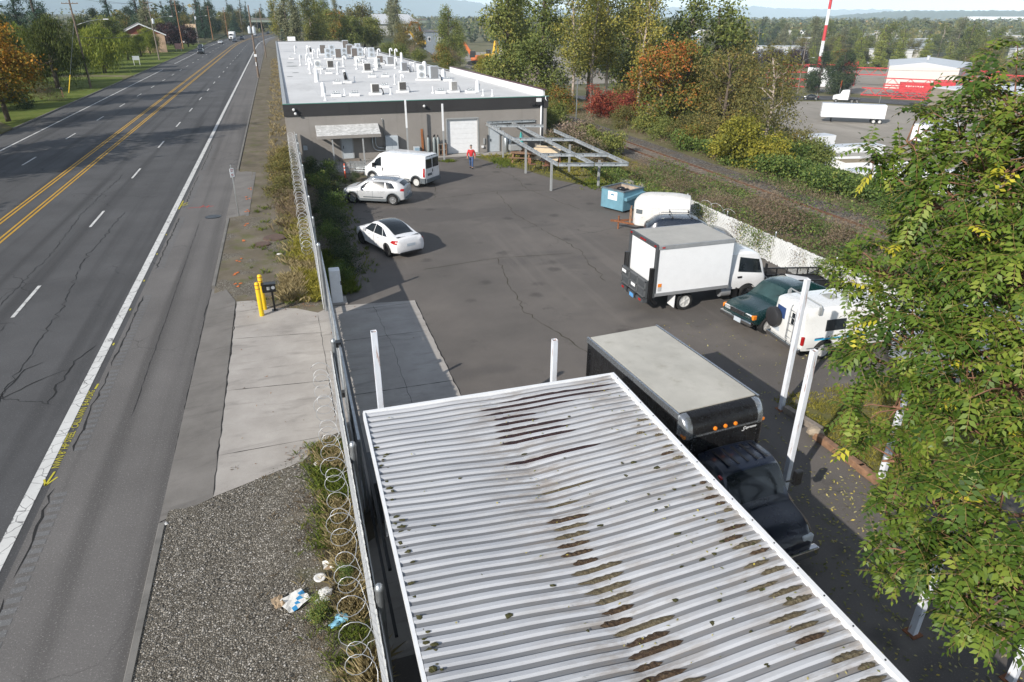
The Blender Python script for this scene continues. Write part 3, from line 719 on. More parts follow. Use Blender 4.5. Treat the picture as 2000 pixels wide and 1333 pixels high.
# ------------------------------------------------------------------ vehicles
def carpaint(name, c, metal=0.0, rough=0.28):
    return plain(name, c, rough, metal, var=0.02, scale=.6, coat=0.6)
M_tyre = plain('tyre_rubber', (0.014, 0.014, 0.014), 0.85, var=.3, scale=9)
M_rim = plain('alloy_rim', (0.45, 0.46, 0.47), 0.3, 0.8)
M_rimdark = plain('dark_alloy_rim', (0.02, 0.02, 0.022), 0.35, 0.5)
M_steelrim = plain('steel_rim', (0.62, 0.62, 0.60), 0.4, 0.2)
M_red = plain('red_lamp_lens', (0.35, 0.012, 0.012), 0.2)
M_amber = plain('amber_lamp_lens', (0.75, 0.22, 0.02), 0.2)
M_clear = plain('headlamp_lens', (0.55, 0.57, 0.58), 0.12)
M_chrome = plain('chrome', (0.6, 0.6, 0.6), 0.12, 1.0)
M_clad = plain('grey_cladding', (0.10, 0.115, 0.125), 0.6)
M_plate = plain('number_plate', (0.45, 0.5, 0.55), 0.5, var=.3, scale=30)
M_white_v = carpaint('white_van_paint', (0.74, 0.74, 0.74))

def wheel(parent, x, y, r, w, rim=M_rim, spokes=5, name='wheel'):
    s = 1 if y > 0 else -1
    T = Matrix.Translation((x, y, r)) @ Matrix.Rotation(R(-90 * s), 4, 'X')
    m = MB(); m.lathe((0, 0, 0), [(r * .62, -w / 2), (r * .9, -w / 2), (r, -w * .36), (r, w * .36), (r * .9, w / 2), (r * .66, w / 2), (r * .62, w * .42), (r * .3, w * .2)], 22, M=T)
    wh = m.build(name, M_tyre, parent, smooth=True, auto=35)
    m = MB(); m.lathe((0, 0, 0), [(r * .66, w * .40), (r * .66, w * .47), (r * .58, w * .47), (r * .55, w * .3)], 22, M=T)
    for k in range(spokes):
        m.box((0, r * .33, w * .40), (r * .15, r * .5, w * .1), M=T @ Matrix.Rotation(2 * PI * k / spokes, 4, 'Z'))
    m.lathe((0, 0, 0), [(r * .17, w * .3), (r * .17, w * .47), (r * .1, w * .5)], 12, M=T)
    m.build('rim', rim, wh)
    return wh

class Loft:
    """car body from stations (x, zb, zbelt, ztop, w, wtop); x forward"""
    def __init__(s, rows, crown=0.03, ns=56):
        rows = sorted(rows); s.rows = np.array(rows, float); X = s.rows[:, 0]
        s.xs = np.unique(np.concatenate([np.linspace(X[0], X[-1], ns), X])); s.crown = crown
        s.rings = [s.ring(x) for x in s.xs]
    def par(s, x):
        A = s.rows; X = A[:, 0]; i = int(np.clip(np.searchsorted(X, x) - 1, 0, len(X) - 2)); t = (x - X[i]) / (X[i + 1] - X[i])
        p0 = A[max(i - 1, 0)]; p1 = A[i]; p2 = A[i + 1]; p3 = A[min(i + 2, len(A) - 1)]
        h = p2[0] - p1[0]
        def tan(a, b, c):
            d1 = (b - a) / max(b[0] - a[0], 1e-6); d2 = (c - b) / max(c[0] - b[0], 1e-6)
            return np.where(d1 * d2 > 0, 2 * d1 * d2 / (d1 + d2 + 1e-9 * np.sign(d1 + d2 + 1e-12)), 0)
        m1 = tan(p0, p1, p2) if i > 0 else (p2 - p1) / h
        m2 = tan(p1, p2, p3) if i < len(A) - 2 else (p2 - p1) / h
        return (2 * t**3 - 3 * t**2 + 1) * p1 + (t**3 - 2 * t**2 + t) * h * m1 + (-2 * t**3 + 3 * t**2) * p2 + (t**3 - t**2) * h * m2
    def ring(s, x):
        _, zb, zk, zt, w, wt = s.par(x); l = lambda a, b, t: a + (b - a) * t
        wk = w * .95
        return [(0, zb), (w * .84, zb), (w * .96, zb + .06), (w, zb + .45 * (zk - zb)), (w * .99, zk - .10), (wk, zk),
                (l(wk, wt, .55), l(zk, zt, .55)), (l(wk, wt, .93), l(zk, zt, .90)), (wt * .93, zt - .015), (wt * .6, zt + s.crown * .6), (0, zt + s.crown)]
    def mesh(s, name, mat, parent, arches=(), auto=32):
        m = MB(); K = len(s.rings[0]); n = 2 * K - 2
        for x, r in zip(s.xs, s.rings):
            m.v += [(x, y, z) for y, z in r] + [(x, -y, z) for y, z in reversed(r[1:-1])]
        N = len(s.xs)
        for i in range(N - 1):
            for k in range(n): m.f.append((i * n + k, (i + 1) * n + k, (i + 1) * n + (k + 1) % n, i * n + (k + 1) % n)); m.mi.append(0)
        m.f.append(tuple(range(n))); m.f.append(tuple(reversed(range((N - 1) * n, N * n)))); m.mi += [0, 0]
        o = m.build(name, mat, parent)
        bm = bmesh.new(); bm.from_mesh(o.data); bmesh.ops.recalc_face_normals(bm, faces=bm.faces); bm.to_mesh(o.data); bm.free()
        if arches:
            c = MB()
            for (x, z, r) in arches: c.lathe((0, 0, 0), [(r, -3), (r, 3)], 26, M=Matrix.Translation((x, 0, z)) @ Matrix.Rotation(R(90), 4, 'X'))
            co = c.build('cut', M_black)
            # inner block keeps the floor closed: cut only the outer flanks
            b = o.modifiers.new('arch', 'BOOLEAN'); b.operation = 'DIFFERENCE'; b.object = co; b.solver = 'EXACT'
            par = o.parent; o.parent = None
            bpy.context.view_layer.update(); dg = bpy.context.evaluated_depsgraph_get()
            me = bpy.data.meshes.new_from_object(o.evaluated_get(dg)); o.modifiers.clear(); o.data = me; o.parent = par
            bpy.data.objects.remove(co)
        o.data.polygons.foreach_set('use_smooth', [True] * len(o.data.polygons)); o.data.set_sharp_from_angle(angle=R(auto))
        return o
    def side(s, x, z):
        r = s.ring(float(np.clip(x, s.xs[0], s.xs[-1])))
        for (y0, z0), (y1, z1) in zip(r[3:-1], r[4:]):
            if z0 <= z <= z1: return y0 + (y1 - y0) * (z - z0) / max(z1 - z0, 1e-6)
        return r[-2][0] if z > r[-2][1] else r[3][0]
    def top(s, x, y):
        r = s.ring(float(np.clip(x, s.xs[0], s.xs[-1]))); y = abs(y)
        for (y0, z0), (y1, z1) in zip(r[5:-1], r[6:]):
            if y1 <= y <= y0: return z0 + (z1 - z0) * (y0 - y) / max(y0 - y1, 1e-6)
        return r[5][1]
    def side_patch(s, name, mat, parent, quad, sgn=1, eps=.014, nu=8, nv=5):
        """quad: (x,z) corners bl, br, tr, tl"""
        m = MB()
        for j in range(nv + 1):
            for i in range(nu + 1):
                u, v = i / nu, j / nv
                x = (1 - v) * ((1 - u) * quad[0][0] + u * quad[1][0]) + v * ((1 - u) * quad[3][0] + u * quad[2][0])
                z = (1 - v) * ((1 - u) * quad[0][1] + u * quad[1][1]) + v * ((1 - u) * quad[3][1] + u * quad[2][1])
                m.v.append((x, sgn * (s.side(x, z) + eps), z))
        m.f = [(j * (nu + 1) + i, j * (nu + 1) + i + 1, (j + 1) * (nu + 1) + i + 1, (j + 1) * (nu + 1) + i) for j in range(nv) for i in range(nu)]; m.mi = [0] * len(m.f)
        return m.build(name, mat, parent, smooth=True)
    def top_patch(s, name, mat, parent, x0, y0, x1, y1, eps=.012, nu=8, nv=10):
        """from half width y0 at x0 to half width y1 at x1, following the upper surface"""
        m = MB()
        for j in range(nv + 1):
            for i in range(nu + 1):
                v = j / nv; x = x0 + (x1 - x0) * v; h = y0 + (y1 - y0) * v; y = -h + 2 * h * i / nu
                m.v.append((x, y, s.top(x, y) + eps))
        m.f = [(j * (nu + 1) + i, j * (nu + 1) + i + 1, (j + 1) * (nu + 1) + i + 1, (j + 1) * (nu + 1) + i) for j in range(nv) for i in range(nu)]; m.mi = [0] * len(m.f)
        return m.build(name, mat, parent, smooth=True)
def lamps(t, name, mat, pos, size, bevel=.015):
    for p in pos: m = MB(); m.box(p, size); m.build(name, mat, t, bevel=bevel)
def mirrors(t, x, y, z, mat):
    for s_ in (1, -1): m = MB(); m.box((x, s_ * y, z), (.12, .2, .13)); m.build('mirror', mat, t, bevel=.03)
def underbody(t, x0, x1, w, z0, z1):
    m = MB(); m.box(((x0 + x1) / 2, 0, (z0 + z1) / 2), (x1 - x0, w, z1 - z0)); m.build('underbody', M_black, t)

# white electric-looking sedan with dark glass roof
def sedan(t, paint, rim, L=4.45, glassroof=True, lampmat=M_red, H=1.42):
    lf = Loft([(-2.23, .42, .78, .86, .55, .45), (-2.17, .30, .84, .97, .76, .60), (-2.0, .26, .88, 1.03, .85, .66), (-1.55, .22, .92, 1.08, .89, .66), (-1.0, .20, .93, H - .14, .905, .60), (-.45, .20, .92, H - .02, .905, .58), (0, .20, .91, H, .905, .57), (.4, .20, .90, H - .07, .905, .56), (.85, .20, .90, H - .28, .905, .60), (1.2, .20, .89, .98, .90, .68), (1.7, .22, .80, .86, .87, .68), (2.05, .26, .68, .72, .78, .60), (2.17, .32, .60, .62, .62, .50), (2.22, .40, .54, .56, .45, .35)])
    lf.mesh('body', paint, t, [(1.36, .33, .375), (-1.36, .33, .375)])
    underbody(t, -1.9, 1.9, 1.2, .18, .62)
    if glassroof: lf.top_patch('glass_roof', M_glass, t, -1.62, .52, .42, .50); 
    else: lf.top_patch('rear_window', M_glass, t, -1.5, .58, -.8, .5)
    lf.top_patch('windshield', M_glass, t, 1.15, .66, .5, .50)
    for s_ in (1, -1):
        lf.side_patch('window', M_glass, t, [(-.02, .93), (.92, .93), (.52, 1.24), (.0, 1.33)], s_)
        lf.side_patch('window', M_glass, t, [(-.92, .95), (-.08, .93), (-.06, 1.33), (-.62, 1.28)], s_)
        lf.side_patch('window', M_glass, t, [(-1.32, .98), (-.97, .955), (-.68, 1.26), (-.78, 1.22)], s_)
        for x in (1.36, -1.36): wheel(t, x, s_ * .80, .335, .23, rim)
        lf.side_patch('tail_light', lampmat, t, [(-2.17, .76), (-1.74, .80), (-1.84, .92), (-2.15, .94)], s_, .012)
        lf.side_patch('headlight', M_clear, t, [(1.7, .66), (2.03, .58), (2.0, .65), (1.72, .74)], s_, .012)
        m = MB(); m.box((-.55, s_ * .915, .80), (.16, .012, .025)); m.box((.35, s_ * .915, .78), (.16, .012, .025)); m.build('door_handle', M_greypaint, t)
        m = MB(); m.bar((-.1, s_ * .907, .25), (-.1, s_ * .907, .9), .012, .006, up=(0, 1, 0)); m.bar((.95, s_ * .905, .3), (.95, s_ * .905, .86), .012, .006, up=(0, 1, 0)); m.build('door_gap', M_clad, t)
    mirrors(t, .78, .98, .95, paint)
    m = MB(); m.box((-2.225, 0, .68), (.03, .46, .13)); m.build('number_plate', M_plate, t)
    m = MB(); m.box((-1.95, 0, 1.045), (.12, 1.2, .02)); m.build('spoiler', M_black, t)
    m = MB(); m.box((-2.14, 0, .29), (.16, 1.2, .1)); m.build('rear_diffuser', M_black, t)
t = thing('sedan', 'white sedan with dark glass roof and black wheels, nose to the weeds', 'car', (4.23, 34.02, 0), R(111))
sedan(t, carpaint('pearl_white_paint', (0.72, 0.72, 0.73)), M_rimdark)

# silver crossover
t = thing('crossover', 'silver crossover with black wheel-arch trim parked beside the white van', 'car', (4.94, 43.80, 0), R(152))
silver = carpaint('silver_paint', (0.46, 0.47, 0.48), .15)
def crossover(t, paint, rails=True, H=1.5, roofdark=None, long=0.0, clad=M_clad, rim=M_rim):
    k = 1 + long
    lf = Loft([(-2.1 * k, .46, .82, 1.0, .55, .40), (-2.05 * k, .34, .92, 1.14, .76, .55), (-1.85 * k, .28, .96, 1.30, .84, .60), (-1.55 * k, .25, .98, H - .07, .88, .62), (-1.0 * k, .22, .97, H, .90, .62), (0, .22, .95, H + .02, .90, .62), (.35, .22, .94, H - .02, .90, .62), (.75, .22, .94, H - .2, .90, .64), (1.2, .22, .93, 1.06, .89, .70), (1.6, .24, .88, .99, .87, .70), (1.95 * k, .28, .78, .86, .80, .62), (2.08 * k, .34, .66, .72, .62, .50), (2.12 * k, .42, .58, .62, .45, .35)])
    lf.mesh('body', paint, t, [(1.33 * k, .34, .385), (-1.33 * k, .34, .385)])
    underbody(t, -1.8, 1.8, 1.2, .2, .65)
    lf.top_patch('windshield', M_glass, t, 1.14, .70, .42, .56)
    lf.top_patch('rear_window', M_glass, t, -2.02 * k, .56, -1.72 * k, .54)
    lf.top_patch('roof_panel', roofdark or plain('grey_blue_roof', (0.16, 0.19, 0.23), .25, .1, var=.03, scale=.5), t, -1.5 * k, .46, .2, .50)
    for s_ in (1, -1):
        lf.side_patch('window', M_glass, t, [(.02, .99), (.86, .98), (.46, 1.30), (.04, 1.40)], s_)
        lf.side_patch('window', M_glass, t, [(-.86 * k, .99), (-.05, .99), (-.03, 1.40), (-.78 * k, 1.39)], s_)
        lf.side_patch('window', M_glass, t, [(-1.5 * k, 1.04), (-.93 * k, 1.0), (-.86 * k, 1.38), (-1.25 * k, 1.34)], s_)
        for x in (1.33 * k, -1.33 * k):
            wheel(t, x, s_ * .80, .335, .23, rim)
            m = MB(); pts = [(x + .42 * math.cos(a), s_ * .90, .34 + .42 * math.sin(a)) for a in np.linspace(-.25, PI + .25, 14)]
            m.tube(pts, .035, 6); m.build('arch_trim', clad, t, smooth=True)
        m = MB(); m.box((0, s_ * .895, .30), (1.9, .05, .14)); m.box((-.05, s_ * .915, .48), (1.3, .02, .05)); m.build('sill_trim', clad, t)
        lf.side_patch('tail_light', M_red, t, [(-2.06 * k, .88), (-1.82 * k, .90), (-1.86 * k, 1.03), (-2.04 * k, 1.03)], s_, .012)
        lf.side_patch('headlight', M_clear, t, [(1.72, .74), (2.0 * k, .66), (1.98 * k, .75), (1.74, .84)], s_, .012)
        if rails: m = MB(); m.tube([(-1.4 * k, s_ * .56, H), (-1.3 * k, s_ * .56, H + .06), (.2, s_ * .56, H + .06), (.32, s_ * .56, H - .02)], .02, 6); m.build('roof_rail', M_chrome, t, smooth=True)
        m = MB(); m.box((-.62, s_ * .905, .84), (.17, .02, .03)); m.box((.3, s_ * .905, .83), (.17, .02, .03)); m.build('door_handle', paint, t)
        m = MB(); m.bar((-.02, s_ * .902, .4), (-.02, s_ * .902, .93), .014, .006, up=(0, 1, 0)); m.bar((.98, s_ * .9, .4), (.98, s_ * .9, .9), .014, .006, up=(0, 1, 0)); m.build('door_gap', M_clad, t)
    mirrors(t, .72, .98, 1.0, paint)
    m = MB(); m.box((-2.11 * k, 0, .42), (.06, 1.2, .16)); m.build('bumper_trim', clad, t)
    m = MB(); m.box((-2.12 * k, 0, .70), (.05, .42, .12)); m.build('number_plate', M_plate, t)
crossover(t, silver)

# white cargo van
t = thing('cargo_van', 'white cargo van with grey bumpers parked by the warehouse office door', 'van', (7.30, 48.85, 0), R(136))
lf = Loft([(-2.66, .42, 1.1, 2.02, .90, .80), (-2.6, .36, 1.1, 2.12, .96, .84), (-2.3, .32, 1.1, 2.17, .98, .84), (.6, .32, 1.1, 2.17, .98, .84), (1.15, .32, 1.12, 2.06, .98, .80), (1.6, .32, 1.12, 1.72, .97, .76), (2.05, .32, 1.12, 1.34, .96, .76), (2.4, .34, 1.0, 1.12, .90, .70), (2.6, .38, .78, .86, .78, .60), (2.66, .45, .62, .66, .6, .45)])
lf.mesh('body', M_white_v, t, [(1.78, .35, .42), (-1.92, .35, .42)])
underbody(t, -2.4, 2.3, 1.3, .3, .75)
for s_ in (1, -1):
    for x in (1.78, -1.92): wheel(t, x, s_ * .86, .36, .24, M_steelrim, 8)
    lf.side_patch('window', M_glass, t, [(1.0, 1.22), (1.78, 1.18), (1.5, 1.62), (1.02, 1.86)], s_)
    m = MB(); m.tube([(x + .0, s_ * .97, .35) for x in (0,)] + [(1.78 + .45 * math.cos(a), s_ * .97, .36 + .45 * math.sin(a)) for a in np.linspace(0, PI, 12)], .05, 6); m.build('arch_trim', M_clad, t, smooth=True)
    m = MB(); m.tube([(-1.92 + .45 * math.cos(a), s_ * .97, .36 + .45 * math.sin(a)) for a in np.linspace(0, PI, 12)], .05, 6); m.build('arch_trim', M_clad, t, smooth=True)
    m = MB(); m.box((-2.45, s_ * .93, .5), (.42, .14, .36)); m.box((-.1, s_ * .985, .46), (2.5, .03, .16)); m.build('sill_trim', M_clad, t)
    lf.side_patch('tail_light', M_red, t, [(-2.64, .75), (-2.5, .75), (-2.5, 1.35), (-2.62, 1.35)], s_, .015)
    m = MB(); m.box((.85, s_ * .985, 1.02), (.06, .03, .22)); m.build('door_handle', M_black, t)
    m = MB(); m.box((1.55, s_ * 1.1, 1.28), (.14, .2, .32)); m.build('mirror', M_black, t, bevel=.04)
    m = MB(); m.box((2.35, s_ * .72, 1.0), (.3, .28, .16)); m.build('headlight', M_clear, t, bevel=.03)
lf.top_patch('windshield', M_glass, t, 1.98, .78, 1.18, .72)
m = MB(); m.box((-2.665, -.42, 1.62), (.03, .74, .62)); m.box((-2.665, .42, 1.62), (.03, .74, .62)); m.build('rear_window', M_glass, t, bevel=.01)
m = MB(); m.box((-2.68, 0, .48), (.16, 1.8, .26)); m.build('bumper', M_clad, t, bevel=.03)
m = MB(); m.box((2.6, 0, .5), (.2, 1.5, .3)); m.build('bumper', M_clad, t, bevel=.03)
m = MB(); m.box((-2.675, .35, .88), (.03, .5, .16)); m.build('number_plate', M_clad, t)
m = MB(); m.box((-2.675, 0, 1.1), (.03, .06, .2)); m.build('rear_handle', M_black, t)
m = MB(); m.box((-2.63, 0, 2.11), (.06, 1.4, .05)); [m.box((-2.665, y, 2.1), (.03, .12, .05), mi=1) for y in (-.6, -.3, 0, .3, .6)]; m.build('roof_lamp_bar', [M_ltblue, M_black], t)

# ---- white box truck with tail-lift
M_boxroof = plain('box_roof_skin', (0.37, 0.36, 0.33), 0.7, var=.12, scale=1.2, dirt=.25, dirtc=(.2, .19, .17))
M_alu = plain('aluminium_rail', (0.40, 0.41, 0.42), 0.4, 0.5, var=.1)
M_dkgrey = plain('dark_grey_steel', (0.06, 0.065, 0.07), 0.5, var=.2)
M_boxwhite = plain('truck_box_white', (0.76, 0.77, 0.78), 0.35, var=.03, dirt=.06)
def box_body(t, x0, x1, w, z0, z1, side, roof, rail=M_alu):
    b = MB(); b.box(((x0 + x1) / 2, 0, (z0 + z1) / 2), (x1 - x0, w, z1 - z0)); bo = b.build('cargo_box', side, t)
    m = MB(); m.box(((x0 + x1) / 2, 0, z1 + .012), (x1 - x0 - .1, w - .1, .03)); m.build('roof', roof, bo)
    for s_ in (1, -1):
        for z, h in ((z1 - .05, .15), (z0 + .06, .13)): m = MB(); m.box(((x0 + x1) / 2, s_ * (w / 2 + .006), z), (x1 - x0 + .02, .05, h)); m.build('rail', rail, bo)
    return bo
t = thing('box_truck', 'white cab-over box truck with tail-lift parked near the green pickup', 'truck', (15.6, 23.05, 0), 0)
bo = box_body(t, -2.68, .66, 2.32, .84, 2.88, M_boxwhite, M_boxroof)
m = MB()
for s_ in (1, -1): m.box((-2.70, s_ * 1.09, 1.84), (.1, .17, 2.12))
m.box((-2.70, 0, 2.84), (.1, 2.1, .16)); m.build('rear_frame', M_dkgrey, bo)
m = MB(); m.box((-2.69, 0, 1.85), (.03, 2.0, 1.85)); m.build('shutter_door', M_boxwhite, bo)
for y in (-1.0, -.16, 0, .16, 1.0): m = MB(); m.box((-2.765, y, 2.86), (.03, .11, .05)); m.build('marker_lamp', M_red, bo)
for s_ in (1, -1): m = MB(); m.box((-2.5, s_ * 1.195, 2.83), (.12, .03, .05)); m.build('marker_lamp', M_red, bo)
m = MB(); m.box((.62, 0, 1.9), (.12, 2.2, 1.9)); m.build('front_wall_trim', M_dkgrey, bo)
m = MB(); m.box((-2.5, -1.166, 1.28), (.16, .01, .14)); m.build('sticker', M_amber, bo)
m = MB(); m.box((-2.5, -1.166, 1.12), (.16, .01, .16)); m.build('sticker', plain('sticker_grey', (.45, .45, .45), .5), bo)
lg = MB(); lg.box((-2.98, 0, 1.10), (.08, 2.1, .72)); lo = lg.build('tail_lift', M_dkgrey, t)
m = MB()
for y in (-1.0, -.35, .35, 1.0): m.box((-3.04, y, 1.10), (.05, .06, .72))
for z in (.78, 1.1, 1.43): m.box((-3.04, 0, z), (.05, 2.06, .05))
m.build('lift_frame', plain('lift_frame_grey', (.10, .105, .11), .5), lo)
for s_ in (1, -1): m = MB(); m.box((-2.86, s_ * 1.08, 1.35), (.14, .13, 1.3)); m.bar((-2.86, s_ * 1.0, .75), (-2.5, s_ * 1.0, .45), .1, .12); m.build('lift_mast', M_black, lo)
for y, z in ((.8, 1.3), (-.05, 1.0)): m = MB(); m.box((-3.07, y, z), (.012, .34, .12)); m.build('lift_label', M_boxwhite, lo)
m = MB(); m.box((-3.0, 0, .62), (.2, 2.0, .14)); m.build('rear_bumper', M_dkgrey, t)
m = MB(); m.box((-3.11, -.05, .56), (.012, .32, .16)); m.build('number_plate', plain('blue_plate', (.1, .3, .6), .4, var=.5, scale=12), t)
lamps(t, 'tail_light', M_red, [(-3.11, .75, .62), (-3.11, -.75, .62)], (.02, .18, .09))
m = MB(); m.box((-.6, .35, .62), (5.0, .1, .2)); m.box((-.6, -.35, .62), (5.0, .1, .2)); m.box((-.9, 0, .74), (3.2, 1.7, .08)); m.build('chassis', M_black, t)
for s_ in (1, -1):
    wheel(t, -1.18, s_ * .80, .38, .42, M_steelrim, 6); wheel(t, 1.75, s_ * .86, .38, .24, M_chrome, 8)
    m = MB(); m.box((-1.72, s_ * .85, .5), (.03, .5, .55)); m.build('mud_flap', M_boxwhite, t)
    m = MB(); m.box((1.22, s_ * .88, .45), (.03, .4, .5)); m.build('mud_flap', M_black, t)
m = MB(); m.tube([(.55, -.75, .5), (1.0, -.75, .5)], .2, 12); m.build('fuel_tank', M_alu, t, smooth=True, auto=40)
cb = Loft([(.80, .62, 1.35, 2.1, .93, .80), (.86, .58, 1.35, 2.16, .97, .82), (1.6, .58, 1.32, 2.17, .98, .82), (2.15, .55, 1.30, 2.06, .97, .80), (2.4, .50, 1.26, 1.74, .95, .78), (2.58, .46, 1.1, 1.22, .92, .78), (2.64, .46, .8, .9, .86, .7), (2.66, .50, .7, .74, .8, .65)])
cb.mesh('cab', M_white_v, t, [(1.75, .38, .45)])
cb.top_patch('windshield', M_glass, t, 2.54, .80, 2.22, .70)
for s_ in (1, -1):
    cb.side_patch('window', M_glass, t, [(1.22, 1.38), (2.40, 1.22), (2.22, 1.80), (1.28, 1.98)], s_)
    m = MB(); m.box((1.3, s_ * .985, 1.15), (.2, .03, .07)); m.build('door_handle', M_black, t)
    m = MB(); m.box((2.45, s_ * 1.08, 1.5), (.06, .14, .34)); m.build('mirror', M_black, t, bevel=.03)
    m = MB(); m.box((2.6, s_ * .68, .78), (.1, .3, .16)); m.build('headlight', M_clear, t, bevel=.02)
m = MB(); m.box((2.62, 0, .5), (.18, 1.9, .24)); m.build('bumper', M_white_v, t, bevel=.04)
wd = Loft([(.78, 2.0, 2.2, 2.74, .9, .8), (.95, 2.0, 2.2, 2.66, .88, .75), (1.35, 2.05, 2.15, 2.40, .8, .62), (1.7, 2.05, 2.1, 2.2, .7, .5)]); wd.mesh('wind_deflector', M_white_v, t)

# ---- black box truck beside the shed
M_blackbox = Sh('black_box_panel', rough=0.22); M_blackbox.col(M_blackbox.ramp(M_blackbox.noise(1.5, 6, .7), (.3, (0.006, 0.006, 0.007)), (.8, (0.02, 0.02, 0.021)))); M_blackbox.rough(M_blackbox.ramp(M_blackbox.noise(4, 5, .7), (.3, .15), (.8, .45))); M_blackbox = M_blackbox.m
M_aluedge = plain('polished_aluminium', (0.36, 0.38, 0.40), 0.28, 0.8, var=.12)
M_boxroof2 = plain('pale_box_roof', (0.42, 0.405, 0.36), 0.75, var=.14, scale=.9, dirt=.4, dirtc=(.24, .22, .17))
M_navy = carpaint('midnight_blue_paint', (0.006, 0.010, 0.022))
t = thing('box_truck', 'black box truck with rounded front box edge parked beside the metal shed', 'truck', (8.42, 12.9, 0), R(-85.6))
bx0, bx1, bw, bz0, bz1 = -2.55, 2.05, 2.2, .9, 2.82
bo = box_body(t, bx0, bx1 - .32, bw, bz0, bz1, M_blackbox, M_boxroof2, M_aluedge)
# rounded front: quarter round at the top, black panel below
pr = [(bx1 - .32, bz0)] + [(bx1, bz0), (bx1, bz1 - .42)] + [(bx1 - .32 + .32 * math.cos(a), bz1 - .42 + .42 * math.sin(a)) for a in (.3, .6, .9, 1.2, PI / 2)]
n = len(pr); m = MB()
def rim_part(y0, y1, grow, name, mat, lo=0):
    m = MB(); P = [(x + grow, z + grow * .5) for x, z in pr]; k = len(P)
    m.add([(x, y0, z) for x, z in P] + [(x, y1, z) for x, z in P], [tuple(range(k)), tuple(reversed(range(k, 2 * k)))] + [(i, k + i, k + (i + 1) % k, (i + 1) % k) for i in range(k)])
    return m.build(name, mat, bo, smooth=True, auto=50)
rim_part(-.92, .92, 0, 'front_panel', M_blackbox)
def corner(s_):
    m = MB(); P = [(bx1 - .32, bz1 - .5)] + [(bx1 + .006, bz1 - .5)] + [(bx1 - .32 + .33 * math.cos(a), bz1 - .42 + .43 * math.sin(a)) for a in (.0, .3, .6, .9, 1.2, PI / 2)]; k = len(P)
    ys = [(.90, 1.0), (1.0, 1.0), (1.06, .93), (1.1, .80)]
    vs = [((bx1 - .32) + (x - (bx1 - .32)) * f, s_ * y, (bz1 - .6) + (z - (bz1 - .6)) * (1 - (1 - f) * .3)) for y, f in ys for x, z in P]
    fs = [(j * k + i, (j + 1) * k + i, (j + 1) * k + (i + 1) % k, j * k + (i + 1) % k) for j in range(len(ys) - 1) for i in range(k)] + [tuple(range(k)), tuple(reversed(range((len(ys) - 1) * k, len(ys) * k)))]
    m.add(vs, fs); m.build('corner_cap', M_aluedge, bo, smooth=True, auto=60)
    m = MB(); m.tube([(bx1 - .13, s_ * 1.01, bz0), (bx1 - .13, s_ * 1.01, bz1 - .5)], .13, 10); m.build('corner_post', M_blackbox, bo, smooth=True, auto=60)
corner(1); corner(-1)
m = MB(); m.box((bx1 + .01, 0, bz1 - .45), (.02, 1.86, .035)); m.build('front_trim', M_aluedge, bo)
m = MB()
for k in range(9): m.lathe((0, 0, 0), [(.012, 0), (.012, .012)], 8, M=Matrix.Translation((bx1 + .02, -.86 + k * .215, bz1 - .45)) @ Matrix.Rotation(R(90), 4, 'Y'))
for s_ in (1, -1):
    for k in range(13): m.lathe((0, 0, 0), [(.012, 0), (.012, .012)], 8, M=Matrix.Translation((bx1 + .004, s_ * .9, bz0 + .1 + k * .105)) @ Matrix.Rotation(R(90), 4, 'Y'))
m.build('rivets', M_aluedge, bo)
for y in (-.28, 0, .28): m = MB(); m.lathe((0, 0, 0), [(.05, 0), (.045, .03), (.02, .04)], 12, M=Matrix.Translation((bx1 + .0, y - .02, bz1 - .36)) @ Matrix.Rotation(R(80), 4, 'Y')); m.build('marker_lamp', M_amber, bo)
for s_ in (1, -1): m = MB(); m.box((bx1 - .08, s_ * 1.09, bz1 - .44), (.14, .05, .06)); m.build('marker_lamp', M_amber, bo)
m = MB()   # rivet rows and seams of the black side
for s_ in (1, -1):
    for k in range(1, 12): m.box((bx0 + k * .38, s_ * (bw / 2 + .003), (bz0 + bz1) / 2), (.012, .006, bz1 - bz0 - .3))
m.build('panel_seam', plain('black_seam', (.03, .03, .032), .4), bo)
# white lettering on the box front
def text_mesh(name, body, size, mat, parent=None, extrude=.002, shear=0.0, align='LEFT', space=1.0):
    c = bpy.data.curves.new(name, 'FONT'); c.body = body; c.size = size; c.extrude = extrude; c.shear = shear; c.align_x = align; c.resolution_u = 2; c.space_character = space
    o = bpy.data.objects.new(name, c); COL.objects.link(o); bpy.context.view_layer.update()
    me = bpy.data.meshes.new_from_object(o.evaluated_get(bpy.context.evaluated_depsgraph_get())); bpy.data.objects.remove(o)
    me.name = name; me.materials.clear(); me.materials.append(mat)
    r = bpy.data.objects.new(name, me); COL.objects.link(r)
    if parent is not None: r.parent = parent
    return r
lt = text_mesh('lettering', 'S', .17, M_boxwhite, bo, shear=.5); lt.location = (bx1 + .012, .46, bz1 - .62); lt.rotation_euler = (R(90), 0, R(90))
lt = text_mesh('lettering', 'upreme', .10, M_boxwhite, bo, shear=.4); lt.location = (bx1 + .012, .56, bz1 - .58); lt.rotation_euler = (R(90), 0, R(90))
cb = Loft([(2.10, .5, 1.25, 1.92, .92, .74), (2.2, .45, 1.25, 2.0, .97, .76), (2.75, .42, 1.22, 2.02, .98, .76), (3.0, .42, 1.2, 1.96, .98, .74), (3.42, .42, 1.18, 1.38, .96, .76), (3.52, .42, 1.12, 1.24, .95, .78), (4.0, .45, 1.0, 1.12, .92, .74), (4.25, .5, .86, .96, .84, .66), (4.36, .56, .74, .80, .7, .55)])
cb.mesh('cab', M_navy, t, [(3.72, .40, .48)])
cb.top_patch('windshield', M_glass, t, 3.42, .80, 3.05, .68)
